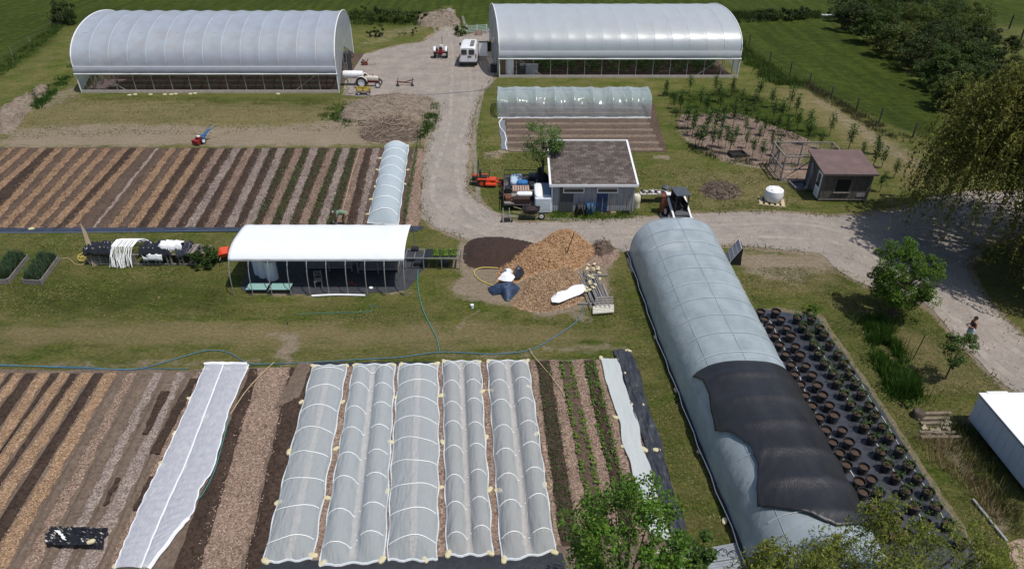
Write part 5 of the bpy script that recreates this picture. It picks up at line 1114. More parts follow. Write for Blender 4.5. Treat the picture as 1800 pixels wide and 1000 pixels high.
# ================================================================ VEHICLES AND MACHINES
PWHITE = M('vehicle_white', (.78, .79, .81), (.74, .75, .77), 2, .25, spec=.6)
PCREAM = M('vehicle_cream', (.66, .61, .52), (.56, .50, .42), 5, .45)
PRED = M('vehicle_red', (.30, .02, .025), (.20, .015, .02), 5, .4)
PORANGE = M('machine_orange', (.62, .07, .02), (.48, .05, .015), 4, .35, spec=.5)
PBLUE = M('machine_blue', (.04, .14, .30), (.03, .10, .22), 4, .45)
PYEL = M('paint_yellow', (.62, .48, .05), (.50, .38, .04), 5, .5)
RUST = M('rusty_steel', (.20, .075, .038), (.10, .036, .022), 4, .85, .4)
GLASS = MATS['window_glass']; SEATM = M('seat_black', (.03, .03, .032), (.02, .02, .02), 5, .7); CHROME = M('chrome', (.6, .6, .6), (.55, .55, .55), 3, .25, 0, .9)
def loft(m, secs, n=16, caps=True):
    """secs: (y, half width, z0, z1, top narrowing, squareness)"""
    V = []
    for y, hw, z0, z1, nar, sq in secs:
        for k in range(n):
            a = 2*PI*(k+.5)/n; c, s = math.cos(a), math.sin(a); x = math.copysign(abs(c)**sq, c); z = math.copysign(abs(s)**sq, s)
            V.append((x*hw*(1-nar*(z+1)/2), y, (z0+z1)/2+z*(z1-z0)/2))
    F = [(i*n+k, i*n+(k+1) % n, (i+1)*n+(k+1) % n, (i+1)*n+k) for i in range(len(secs)-1) for k in range(n)]
    if caps: F += [tuple(range(n))[::-1], tuple((len(secs)-1)*n+k for k in range(n))]
    return m.add(V, F)
def van():
    t = thing('parked_van', 'white cargo van parked facing away with a side door swung open and roof rack', 'van', W(823, 119)+Vector((0, .1, 0)), math.radians(-1)); t.scale = (1.03, 1, 1.12)
    m = MB(); loft(m, [(0, .96, .42, 1.92, .10, .28), (.12, 1.0, .38, 2.02, .12, .26), (1.0, 1.01, .36, 2.06, .13, .25), (3.2, 1.01, .36, 2.05, .13, .25), (3.9, 1.0, .36, 1.98, .15, .27), (4.15, .99, .36, 1.75, .14, .3), (4.55, .98, .36, 1.18, .06, .3), (5.25, .93, .38, 1.05, .05, .35), (5.42, .86, .42, .95, .05, .4)], 24)
    m.build('body', PWHITE, t, True, ang=.6)
    for x in (-.42, .42):
        MB().box((x, -.045, 1.52), (.62, .03, .50)).build('rear_window', GLASS, t, bevel=.02).rotation_euler = (0, 0, 0)
        MB().box((x, -.02, 1.05), (.80, .02, 1.34)).build('rear_door', PWHITE, t, bevel=.015)
    MB().box((.22, -.045, 1.06), (.36, .02, .13)).build('number_plate', M('plate_dark', (.05, .05, .06)), t); MB().box((0, -.04, 1.1), (.03, .04, .2)).build('handle', DARKMET, t)
    MB().box((0, -.06, .48), (1.86, .14, .16)).build('rear_bumper', DARKMET, t, bevel=.03)
    for x in (-.9, .9): MB().box((x, -.01, 1.15), (.11, .05, .36)).build('tail_light', M('lamp_red', (.4, .02, .02), (.3, .02, .02), 3, .3), t)
    for x in (-.86, .86):
        for y in (.95, 4.3):
            w_ = MB().wheel((x, y, .36), .36, .25).build('wheel', RUBBER, t, True); MB().disc((x*1.12, y, .36), .21, .06).build('rim', CHROME, w_)
    for x in (-1.16, 1.16): MB().box((x, 4.05, 1.42), (.2, .1, .3)).build('wing_mirror', BLACKP, t, bevel=.02)
    MB().box((0, 4.28, 1.55), (1.55, .05, .55), R=Matrix.Rotation(-.9, 3, 'X')).build('windscreen', GLASS, t)
    MB().box((.45, 1.5, 2.10), (.42, 2.3, .05)).build('roof_rack', M('rack', (.2, .2, .21)), t)
    for k in range(6): MB().box((.45, .5+k*.4, 2.14), (.46, .05, .05)).build('rack_bar', STEEL, t)
    m = MB(); m.box((1.55, 2.9, 1.18), (1.0, .06, 1.45)); m.build('side_door', PWHITE, t, bevel=.03); MB().box((1.55, 2.9, 1.93), (1.02, .10, .12)).build('door_trim', GLASS, t)
van()
def tractor(name, label, loc, rz, hood, body, fend, long_exhaust=False):
    """small vintage tractor, nose toward +Y, rear axle at the origin"""
    t = thing(name, label, 'tractor', loc, rz)
    m = MB(); loft(m, [(.35, .26, .72, 1.22, .12, .5), (.9, .27, .72, 1.25, .15, .45), (1.7, .25, .7, 1.22, .15, .45), (2.0, .22, .62, 1.12, .12, .5)], 14); m.build('hood', hood, t, True)
    MB().box((0, 2.03, .88), (.36, .05, .42)).build('grille', DARKMET, t, bevel=.02)
    m = MB(); m.box((0, 1.2, .62), (.32, 1.7, .32)); m.box((0, .0, .66), (.5, .7, .45)); m.build('chassis', body, t, bevel=.04)
    MB().cyl((-.75, 0, .66), (.75, 0, .66), .1).build('rear_axle', body, t, True)
    for x in (-.78, .78):
        w_ = MB().wheel((x, 0, .66), .66, .30, n=24).build('wheel', RUBBER, t, True); 
        MB().disc((x, 0, .66), .42, .08, n=18).build('rim', PWHITE, w_); lg = MB()
        for k in range(18): a = 2*PI*k/18; lg.box((x, .66*math.cos(a), .66+.66*math.sin(a)), (.28, .06, .04), R=Matrix.Rotation(a+PI/2, 3, 'X')@Matrix.Rotation(.4, 3, 'Z'))
        lg.build('tread_lug', RUBBER, w_)
        f = MB(); N = 10
        def ff(u, v, x=x): a = lerp(.15, PI-.35, u); return Vector((x-.2+.36*v, .0+.74*math.cos(a), .66+.74*math.sin(a)))
        f.grid(ff, N, 2); o = f.build('fender', fend, t, True, ang=2); o.modifiers.new('th', 'SOLIDIFY').thickness = .02
        w2 = MB().wheel((x*.88, 1.95, .36), .36, .14, n=20).build('wheel', RUBBER, t, True); MB().disc((x*.88, 1.95, .36), .24, .06).build('rim', PWHITE, w2)
    MB().bar((-.66, 1.95, .45), (.66, 1.95, .45), .08).build('front_axle', body, t)
    MB().box((0, .05, 1.05), (.42, .38, .07)).build('seat', SEATM, t, bevel=.03); MB().box((0, -.14, 1.2), (.42, .06, .28)).build('backrest', SEATM, t, bevel=.02); MB().bar((0, 0, .8), (0, .05, 1.03), .06).build('seat_post', DARKMET, t)
    c = Vector((0, .52, 1.42)); MB().tube([c+Vector((.2*math.cos(a), .2*math.sin(a)*.9, -.2*math.sin(a)*.35)) for a in np.linspace(0, 2*PI, 17)], .014, 5).build('steering_wheel', BLACKP, t, True); MB().cyl((0, .75, 1.15), c, .018).build('steering_column', DARKMET, t)
    MB().cyl((.12, 1.35, 1.2), (.12, 1.35, 2.35 if long_exhaust else 1.55), .03).build('exhaust_pipe', DARKMET, t)
    for x in (-.3, .3): MB().bar((x*.6, -.3, .55), (x, -1.0, .42), .05).build('lift_arm', DARKMET, t)
    MB().bar((-.4, -1.0, .42), (.4, -1.0, .42), .06).build('drawbar', DARKMET, t)
    return t
tractor('farm_tractor', 'cream and red vintage tractor parked sideways beside the left greenhouse', W(637, 155)+Vector((0, .55, 0)), -PI/2, PCREAM, PRED, PCREAM).scale = (.86, .86, .9)
t = tractor('farm_tractor', 'red tractor with white hood seen from behind near the white van', W(775, 103)+Vector((0, .3, 0)), 0, PWHITE, PRED, PWHITE, True)
t.scale = (.88, .9, .95); MB().box((0, .55, 1.28), (.42, .5, .34)).build('tool_box', PWHITE, t, bevel=.03); MB().box((0, -.35, .85), (.5, .12, .45)).build('rear_housing', PRED, t, bevel=.03); MB().box((.62, -.6, .55), (.34, .2, .26)).build('ballast_weight', M('weight_grey', (.45, .45, .43)), t, bevel=.02)
t = thing('plough', 'dark rusty tractor plough lying on the gravel yard', 'plough', W(713, 151))
MB().bar((-.9, -.2, .5), (-.1, .1, .35), .1).build('beam', RUST, t); MB().bar((-.1, .1, .35), (.9, .25, .6), .09).build('beam', RUST, t); MB().bar((-.8, .3, .3), (.8, -.1, .3), .08).build('beam', RUST, t)
for x in (-.8, .75): MB().bar((x, 0, .55), (x-.05, -.35, .0), .1, .05).build('tine', DARKMET, t); MB().bar((x, .3, .8), (x, 0, .35), .07).build('hitch_arm', RUST, t)
MB().prism([(-.2, 0), (.2, 0), (.05, .4)], -.03, .03, 'y', c=(-.8, -.3, 0)).build('share', DARKMET, t); MB().prism([(-.2, 0), (.2, 0), (.05, .4)], -.03, .03, 'y', c=(.75, -.25, 0)).build('share', DARKMET, t)
def wagon():
    t = thing('garden_wagon', 'small yellow garden wagon with stake sides at the foot of the cream tractor', 'wagon', W(640, 166), .03)
    MB().box((0, 0, .38), (1.35, .7, .05)).build('deck', TIMBER, t)
    for y in (-.34, .34):
        for z in (.5, .66): MB().box((0, y, z), (1.35, .03, .10)).build('side_rail', PYEL, t)
        for x in (-.66, -.0, .66): MB().box((x, y*1.06, .56), (.06, .03, .36)).build('stake', BLACKP, t)
    for x in (-.66, .66): MB().box((x, 0, .58), (.03, .66, .2)).build('end_rail', PYEL, t)
    for x in (-.48, .48):
        for y in (-.36, .36): w_ = MB().wheel((x, y, .17), .17, .08, (0, 1, 0), 14).build('wheel', RUBBER, t, True); MB().disc((x, y, .17), .09, .1, (0, 1, 0), 10).build('rim', PWHITE, w_)
    MB().tube([(-.7, 0, .3), (-1.2, .1, .1), (-1.7, .15, .05)], .02, 5).build('pull_handle', BLACKP, t, True)
wagon()
t = thing('scrap_motor', 'small rusty dark motor unit lying on the gravel right of the left greenhouse', 'motor', W(642, 115), .3)
MB().box((0, 0, .25), (.6, .4, .4)).build('housing', RUST, t, bevel=.05); MB().cyl((-.35, 0, .3), (-.1, .3, .5), .16).build('cylinder', DARKMET, t, True); MB().bar((.2, 0, .3), (.45, .35, .6), .06).build('lever', DARKMET, t); MB().tube([(.3, 0, .1), (.9, -.1, .05), (1.3, .0, .05)], .02).build('rod', RUST, t)
def tiller():
    t = thing('walking_tractor', 'blue and red two wheeled walking tractor on the bare strip above the garden rows', 'tiller', W(354, 252), math.radians(-28))
    for x in (-.32, .32): w_ = MB().wheel((x, 0, .28), .28, .16, n=18).build('wheel', RUBBER, t, True); MB().disc((x, 0, .28), .15, .17, n=12).build('rim', PWHITE, w_)
    MB().box((0, -.05, .48), (.34, .5, .3)).build('engine', PRED, t, bevel=.05); MB().box((.02, -.15, .68), (.26, .26, .1)).build('air_filter', PWHITE, t, bevel=.03)
    MB().box((0, -.5, .28), (.7, .35, .34)).build('tine_hood', PRED, t, bevel=.04); MB().box((0, .35, .58), (.3, .55, .22)).build('gearbox', PBLUE, t, bevel=.05); MB().box((0.3, .1, .5), (.22, .3, .3)).build('fuel_tank', PBLUE, t, bevel=.05)
    for x in (-.2, .2): MB().tube([(x*.4, .5, .6), (x, .9, .85), (x*1.5, 1.5, 1.05)], .028, 6).build('handle_bar', PBLUE, t, True)
    MB().bar((0, .5, .62), (0, 1.15, .9), .16, .05).build('console', PBLUE, t)
    for x in (-.3, .3): MB().cyl((x, 1.5, 1.05), (x*1.05, 1.7, 1.1), .035).build('grip', BLACKP, t)
tiller()
def mower():
    t = thing('ride_mower', 'orange zero turn ride on mower parked on the grass by the drive', 'mower', W(851, 328)+Vector((0, .35, 0)), math.radians(-4))
    for y in (-.42, .42):
        w_ = MB().wheel((-.15, y, .30), .30, .24, (0, 1, 0), 20).build('wheel', RUBBER, t, True); MB().disc((-.15, y, .30), .16, .26, (0, 1, 0)).build('rim', PORANGE, w_)
        w_ = MB().wheel((1.25, y*.8, .17), .17, .12, (0, 1, 0), 14).build('wheel', RUBBER, t, True); MB().disc((1.25, y*.8, .17), .08, .13, (0, 1, 0)).build('rim', PORANGE, w_)
        MB().bar((1.25, y*.8, .36), (.7, y*.55, .42), .06).build('caster_arm', PORANGE, t); MB().box((-.1, y*1.02, .62), (.7, .2, .1)).build('side_fender', PORANGE, t, bevel=.03)
    MB().box((-.05, 0, .42), (1.2, .6, .2)).build('frame', PORANGE, t, bevel=.03); MB().box((.65, 0, .48), (.5, .62, .14)).build('foot_plate', PORANGE, t, bevel=.03)
    MB().box((.55, 0, .24), (.85, 1.25, .17)).build('mower_deck', PORANGE, t, bevel=.05); MB().box((-.72, 0, .55), (.38, .62, .34)).build('engine', BLACKP, t, bevel=.05); MB().cyl((-.72, 0, .7), (-.72, 0, .8), .17).build('fan_cover', PORANGE, t, True)
    MB().box((0, 0, .68), (.5, .5, .12)).build('seat', SEATM, t, bevel=.05); MB().box((-.27, 0, .95), (.12, .48, .5)).build('backrest', SEATM, t, bevel=.05)
    for y in (-.2, .2): MB().tube([(.35, y, .6), (.42, y, 1.0), (.25, y*.6, 1.08)], .02).build('lap_bar', BLACKP, t, True)
    MB().tube([(-.45, -.45, .5), (-.45, -.45, 1.75), (-.45, -.38, 1.85), (-.45, .38, 1.85), (-.45, .45, 1.75), (-.45, .45, .5)], .035, 6).build('roll_bar', BLACKP, t, True)
mower()
def skid_steer():
    t = thing('skid_loader', 'small white skid loader with black cab roof behind the far end of the hoop house', 'loader', W(1197, 395), math.radians(6))
    MB().box((0, .9, .55), (.95, 1.9, .5)).build('chassis', M('loader_grey', (.10, .10, .11)), t, bevel=.05)
    for x in (-.62, .62):
        for y in (.45, 1.35): w_ = MB().wheel((x, y, .36), .36, .26, n=18).build('wheel', RUBBER, t, True); MB().disc((x, y, .36), .2, .28).build('rim', PWHITE, w_)
        MB().bar((x*.93, 1.95, 1.45), (x*.93, 1.95, .6), .12).build('rear_tower', PWHITE, t); MB().bar((x*.93, 2.0, 1.45), (x*.95, -.1, .55), .12, .16).build('lift_arm', PWHITE, t); MB().bar((x*.95, -.1, .6), (x*.95, -.35, .2), .12, .14).build('arm_elbow', PWHITE, t)
        for y in (.35, 1.5): MB().bar((x*.66, y, .8), (x*.66, y+.05, 2.02), .06).build('cab_post', BLACKP, t)
        MB().box((x*.68, .95, 1.1), (.03, 1.1, .55)).build('side_grille', BLACKP, t)
    MB().box((0, .92, 2.05), (1.0, 1.35, .08)).build('cab_roof', M('cab_roof', (.085, .10, .12), (.06, .07, .085), 3, .5), t, bevel=.03); MB().box((0, 1.5, 1.4), (.8, .05, 1.1)).build('rear_screen', BLACKP, t)
    MB().box((0, .95, .95), (.5, .5, .12)).build('seat', SEATM, t, bevel=.04); MB().box((0, 1.2, 1.25), (.5, .1, .5)).build('backrest', SEATM, t, bevel=.04); MB().box((0, 2.0, 1.05), (1.0, .5, .75)).build('engine_cover', PWHITE, t, bevel=.06)
    MB().box((0, -.4, .45), (1.25, .08, .5)).build('quick_plate', PWHITE, t); MB().prism([(-.75, .05), (-.42, .05), (-.42, .55), (-.5, .6), (-.55, .2), (-1.0, .12)], -.75, .75, 'x').build('bucket', PWHITE, t)
    for x in (-.2, .2): MB().bar((x, .5, .8), (x, .45, 1.25), .03).build('control_lever', BLACKP, t)
skid_steer()
t = thing('rusty_box', 'upright rusty red steel cabinet standing next to the skid loader', 'steel box', W(1170, 378), -.12)
MB().box((0, .35, .72), (.85, .6, 1.2)).build('cabinet', RUST, t, bevel=.03); MB().box((0, .03, .72), (.74, .03, 1.05)).build('front_panel', M('rust_light', (.27, .11, .055), (.16, .06, .035), 5, .85), t); MB().box((0, .35, 1.35), (.9, .66, .05)).build('lid', RUST, t)
for x in (-.36, .36): MB().bar((x, .35, .12), (x, -.5, .06), .07).build('skid_bar', M('pale_board'), t)
MB().bar((-.4, -.45, .07), (.4, -.5, .07), .07).build('skid_bar', M('pale_board'), t)
# ================================================================ SHED YARD
def wheelbarrow(label, loc, rz, col, tip=0.0, load=None, tray_w=.62, s=1.0):
    """wheel toward +Y; tip > 0 stands it on its nose"""
    t = thing('wheelbarrow', label, 'wheelbarrow', loc, rz); t.rotation_euler = (tip, 0, rz); t.scale = (s, s, s)
    m = MB(); top = [(-.34, -.42), (.34, -.42), (.26, .52), (-.26, .52)]; bot = [(-.24, -.25), (.24, -.25), (.14, .25), (-.14, .25)]
    V = [(x, y, .66) for x, y in top]+[(x, y, .36) for x, y in bot]; m.add(V, [(4, 5, 6, 7)[::-1]]+[(i, (i+1) % 4, 4+(i+1) % 4, 4+i) for i in range(4)])
    o = m.build('tray', col, t); o.modifiers.new('th', 'SOLIDIFY').thickness = .02; MB().tube([(x, y, .67) for x, y in top+top[:1]], .018, 5).build('tray_rim', col, t, True)
    w_ = MB().wheel((0, .62, .2), .2, .09, n=18).build('wheel', RUBBER, t, True); MB().disc((0, .62, .2), .11, .1).build('rim', PYEL if col is PBLUE else PWHITE, w_)
    for x in (-.26, .26): MB().tube([(x*.35, .66, .22), (x*.7, .1, .33), (x, -.45, .45), (x*1.1, -.95, .56)], .022, 6).build('handle', TIMBER, t, True); MB().tube([(x*.8, -.05, .34), (x*.9, -.38, .0), (x*.9, -.45, .42)], .018, 5).build('leg', DARKMET, t, True)
    if load:
        m = MB(); m.ell((0, .03, .55), (.30, .40, .22), 14, 8); m.build('load', load, t, True)
    return t
wheelbarrow('orange plastic wheelbarrow standing on the lawn beside the white canopy', W(398, 457), math.radians(-160)+PI, PORANGE)
a = wheelbarrow('blue wheelbarrow tipped upright against the shed wall left of the blue door', (5.43, 42.62, .05), 0, PBLUE, math.radians(-74)); a.location = (5.43, 42.35, .22)
a = wheelbarrow('black wheelbarrow tipped upright against the shed wall beside the blue one', (4.75, 42.35, .22), 0, M('tray_black', (.035, .035, .04), (.025, .025, .03), 4, .5), math.radians(-74))
for w_ in (a, ): pass
for o in list(bpy.data.objects):
    if o.get('category') == 'wheelbarrow' and 'upright' in o.get('label', ''): o.rotation_euler = (math.radians(74), 0, PI)
wheelbarrow('dark wheelbarrow piled with black pots on the drive edge in front of the shed', W(932, 385), math.radians(-95), M('tray_black'), load=M('pot_heap', (.05, .03, .03), (.02, .018, .018), 8, .8, .8), s=1.25)
def hand_tool(label, x, y0, kind, h=1.5, name='garden_tool', cat='tool', col=None):
    t = thing(name, label, cat, (x, y0, 0)); MB().tube([(0, 0, .03), (.02, .28, h)], .016, 5).build('handle', col or TIMBER, t, True)
    if kind == 'rake': 
        MB().bar((-.25, -.02, .05), (.25, -.02, .05), .03).build('rake_head', DARKMET, t)
    elif kind == 'broom': MB().box((0, -.0, .1), (.34, .09, .2)).build('brush', M('straw_brush', (.45, .38, .2)), t)
    else: MB().box((0, -.01, .16), (.22, .03, .32)).build('blade', DARKMET, t, bevel=.01)
for lb, x, k, h in (('garden fork leaning on the shed wall just right of the blue door', 6.9, 'rake', 1.5), ('pale broom leaning on the shed wall right of the blue door', 7.12, 'broom', 1.6), ('spade leaning at the right front corner of the shed', 8.1, 'spade', 1.4), ('long rake leaning at the right front corner of the shed', 8.3, 'rake', 1.6), ('thin hoe leaning on the shed wall left of the corner spade', 7.85, 'spade', 1.55), ('pale hoe standing in front of the blue shed door', 6.3, 'rake', 1.2)):
    hand_tool(lb, x, 42.9, k, h)
t = thing('fuel_jug', 'cream tall plastic barrel standing at the right wall of the shed', 'barrel', (8.86, 44.0, 0)); MB().lathe([(0, 0), (.27, 0), (.29, .1), (.27, .45), (.29, .5), (.27, .9), (.2, 1.0), (0, 1.02)], n=18, caps=False).build('barrel_body', M('cream_plastic', (.68, .66, .52), (.6, .57, .44), 3, .5), t, True); MB().cyl((0.08, 0, 1.0), (.08, 0, 1.1), .06).build('cap', WHITEP, t, True)
t = thing('work_table', 'low white table covered with small bits and trays beside the shed', 'table', W(1151, 358), .0)
MB().box((0, .3, .72), (2.2, .62, .05)).build('table_top', M('table_grey', (.52, .51, .48), (.38, .37, .35), 4, .7), t)
for x in (-1, 1):
    for y in (0, .6): MB().bar((x, y, 0), (x, y, .7), .05).build('leg', DARKMET, t)
for k in range(16):
    o = MB().box((0, 0, .05), (R0.uniform(.12, .34), R0.uniform(.10, .26), R0.uniform(.06, .24))).build('small_pot', [BLACKP, GREYWOOD, WHITEP, TIMBER][k % 4], None, bevel=.01); o.location = Vector(W(1151, 358))+Vector((-.95+k*.12, .12+.35*R0.random(), .78)); o.rotation_euler[2] = R0.uniform(0, 3)
    tag(o, 'small item on the low white table', 'pot', 'clutter on the white table')
t = thing('grill', 'covered dark kettle grill standing behind the right end of the white table', 'grill', W(1168, 352)); MB().lathe([(.0, .55), (.28, .62), (.34, .8), (.3, 1.05), (.1, 1.2), (0, 1.22)], n=16, caps=False).build('kettle', M('grill_grey', (.10, .11, .12), (.05, .055, .06), 6, .6), t, True)
for a in (0, 2.1, 4.2): MB().bar((.2*math.cos(a), .2*math.sin(a), .62), (.3*math.cos(a), .3*math.sin(a), 0), .03).build('leg', DARKMET, t)
def pallet(label, loc, rz, s=(1.2, 1.0), mat=None, group=None, n=6):
    t = thing('pallet', label, 'pallet', loc, rz, group); mat = mat or TIMBER
    for k in range(3): MB().box((0, -s[1]/2+.05+k*(s[1]-.1)/2, .05), (s[0], .09, .09)).build('bearer', mat, t)
    for k in range(n): MB().box((-s[0]/2+(k+.5)*s[0]/n, 0, .107), (s[0]/n*.62, s[1], .022)).build('slat', mat, t)
    return t
def yard():
    o = W(885, 371); t = thing('flat_trailer', 'black railed flat trailer loaded with pallets and scrap left of the shed', 'trailer', (o.x, o.y, 0))
    Lx, Ly = 2.45, 5.2; RL = M('rail_black', (.03, .033, .04)); DK = M('deck_grey', (.15, .13, .125), (.10, .085, .08), 4, .9, .3)
    for k in range(9): MB().box((Lx*(k+.5)/9, Ly/2, .42), (Lx/9-.02, Ly, .05)).build('deck_board', DK, t)
    for x in (0, Lx):
        for z in (.5, .85): MB().bar((x, 0, z), (x, Ly, z), .05).build('rail', RL, t)
        for y in (0, Ly/3, Ly*2/3, Ly): MB().bar((x, y, .35), (x, y, .9), .05).build('rail_post', RL, t)
    for z in (.5, .85): MB().bar((0, Ly, z), (Lx, Ly, z), .05).build('rail', RL, t)
    MB().bar((0, 0, .45), (Lx, 0, .45), .07).build('rail', RL, t)
    for x in (-.1, Lx+.1):
        for y in (2.0, 2.8): MB().wheel((x, y, .3), .3, .18).build('wheel', RUBBER, t, True)
    B = Vector((o.x, o.y, .45))
    def item(name, label, cat, c, d, mat, rz=0, bev=.03):
        q = MB().box((0, 0, d[2]/2), d).build(name, mat, None, bevel=bev); q.location = B+Vector(c); q.rotation_euler[2] = rz; tag(q, label, cat); return q
    # wrapped stack under a pale blue tarp
    def lump(name, label, cat, c, d, mat, seed, zz=0):
        m = MB(); m.ell((0, 0, d[2]*.45), (d[0]/2, d[1]/2, d[2]/2), 20, 12, sq=.45)
        m.v = [(x*(1+.12*(float(vnoise(x*4+seed, y*4+z*3))-.5)), y*(1+.12*(float(vnoise(y*4+seed, z*4))-.5)), z+.10*d[2]*float(vnoise(x*5+seed, y*5))) for x, y, z in m.v]
        q = m.build(name, mat, None, True); q.location = B+Vector(c); tag(q, label, cat); return q
    lump('tarp_bundle', 'pale blue and white wrapped bundle on the flat trailer', 'bundle', (.95, 3.6, 0), (.95, 1.7, .55), M('tarp_paleblue', (.50, .60, .68), (.28, .38, .50), 3, .6, .4), 1)
    lump('blue_tarp', 'bright blue crumpled tarp on top of the pale bundle', 'tarp', (1.35, 2.75, .35), (.8, .5, .28), M('tarp_blue', (.04, .20, .50), (.02, .12, .34), 4, .5, .5), 2)
    pallet('bare wooden pallet with open slats on the flat trailer', B+Vector((1.25, 2.1, .25)), .02, (1.25, .9), M('pallet_pink', (.46, .33, .28), (.34, .24, .2), 4, .9), n=7)
    item('scrap_board', 'grey board lying across the flat trailer in front of the pallet', 'board', (1.15, 1.35, .1), (1.2, .65, .06), GREYWOOD)
    lump('white_bag', 'white plastic bag draped over the dark crates on the flat trailer', 'bag', (1.5, .95, .3), (1.1, .5, .25), M('bag_white', (.78, .79, .80), (.65, .66, .68), 5, .5, .4), 5)
    item('dark_crate', 'dark brown crate at the near end of the flat trailer', 'crate', (1.25, .4, 0), (1.25, .5, .42), M('crate_dark', (.05, .028, .024), (.03, .018, .016), 5, .8), 0)
    item('metal_box', 'small rusty metal box at the left near corner of the flat trailer', 'box', (.3, .9, 0), (.4, .7, .3), RUST, .2); item('plank_stack', 'pale planks at the near left corner of the flat trailer', 'planks', (.4, .25, 0), (.7, .3, .12), GREYWOOD)
    item('dark_bin', 'dark open bin on the left side of the flat trailer', 'bin', (.3, 2.2, 0), (.4, .6, .4), BLACKP, .1); lump('black_bag', 'black rubbish bag beside the pallet on the flat trailer', 'bag', (2.1, 2.9, 0), (.5, .7, .4), BLACKP, 9)
    lump('black_bag', 'black rubbish bag at the far right corner of the flat trailer', 'bag', (2.15, 4.3, 0), (.6, .8, .5), BLACKP, 12); lump('tyre_bag', 'dark bag heap at the near right side of the flat trailer', 'bag', (2.2, 1.1, 0), (.5, .8, .45), M('bag_dark', (.04, .04, .045), (.02, .02, .022), 6, .5, .4), 15)
    # wrapped white tank stack at the shed wall
    t2 = thing('wrapped_stack', 'white plastic wrapped block with blue lids standing against the left shed wall', 'wrapped stack', (1.62, 43.3, 0))
    MB().box((.55, .95, .62), (1.15, 2.5, 1.15)).build('block', M('wrap_white', (.66, .71, .76), (.56, .62, .68), 4, .35, .5), t2, bevel=.08)
    MB().box((.80, 1.2, 1.21), (.62, 1.9, .09)).build('blue_lid', M('lid_blue', (.20, .30, .42), (.15, .24, .35), 4, .5), t2, bevel=.03)
    m = MB(); m.ell((.25, .95, 1.2), (.3, 1.15, .16), 14, 10, sq=.6); m.build('white_wrap', WHITEP, t2, True); MB().bar((.45, 2.0, 1.27), (.62, .3, 1.27), .1, .06).build('loose_slat', TIMBER, t2)
    # black barrel cluster behind
    t3 = thing('grill_cover', 'dark navy covered machine standing behind the flat trailer by the shed', 'covered machine', W(951, 330))
    m = MB(); m.ell((0, .1, .55), (.55, .6, .6), 18, 10, sq=.7); m.build('cover', M('navy_cover', (.028, .030, .045), (.015, .016, .024), 3, .7, .4), t3, True); MB().cyl((-.05, .3, 1.0), (-.05, .3, 1.45), .25).build('cap', M('green_black', (.02, .03, .028)), t3, True)
    # hand truck
    t4 = thing('hand_truck', 'hand truck with two wheels lying at the near end of the flat trailer', 'hand truck', W(891, 389), .05)
    for x in (-.22, .22): MB().tube([(x, -.05, .18), (x, .9, .28), (x, 1.2, .42)], .02, 6).build('frame_tube', STEEL, t4, True); w_ = MB().wheel((x*1.6, -.1, .15), .15, .08, n=14).build('wheel', RUBBER, t4, True); MB().disc((x*1.6, -.1, .15), .07, .09).build('rim', PWHITE, w_)
    for y in (.2, .5, .8): MB().bar((-.22, y, .22), (.22, y, .22), .03).build('cross_bar', STEEL, t4)
    MB().box((0, -.18, .2), (.44, .03, .3)).build('toe_plate', DARKMET, t4)
yard()
# ================================================================ OPEN LAWN OBJECTS
t = pallet('wooden pallet of pale boards under the white bulk bag', W(1356, 357), -.25, (1.9, 1.3), M('pallet_pale', (.50, .42, .28), (.40, .32, .2), 4, .9), n=5)
def bulk_bag():
    t = thing('bulk_bag', 'round white woven bulk bag standing on a pallet near the coop', 'bulk bag', W(1358, 356)+Vector((0, .1, .12))); m = MB()
    m.lathe([(0, 0), (.52, .0), (.62, .12), (.66, .5), (.62, .82), (.48, .92), (.2, .96), (0, .94)], n=28, caps=False)
    m.v = [(x*(1+.08*(float(vnoise(math.atan2(y, x)*4, z*4))-.5)), y*(1+.08*(float(vnoise(math.atan2(y, x)*4+9, z*4))-.5)), z+.05*float(vnoise(x*6, y*6))) for x, y, z in m.v]
    m.build('bag_body', M('bag_woven', (.80, .81, .83), (.68, .69, .72), 5, .6, .5), t, True)
    for a in range(4): q = a*PI/2+.6; MB().tube([(.5*math.cos(q), .5*math.sin(q), .8), (.45*math.cos(q+.15), .45*math.sin(q+.15), 1.02), (.42*math.cos(q+.5), .42*math.sin(q+.5), .92)], .025, 5).build('lifting_loop', WHITEP, t, True)
bulk_bag()
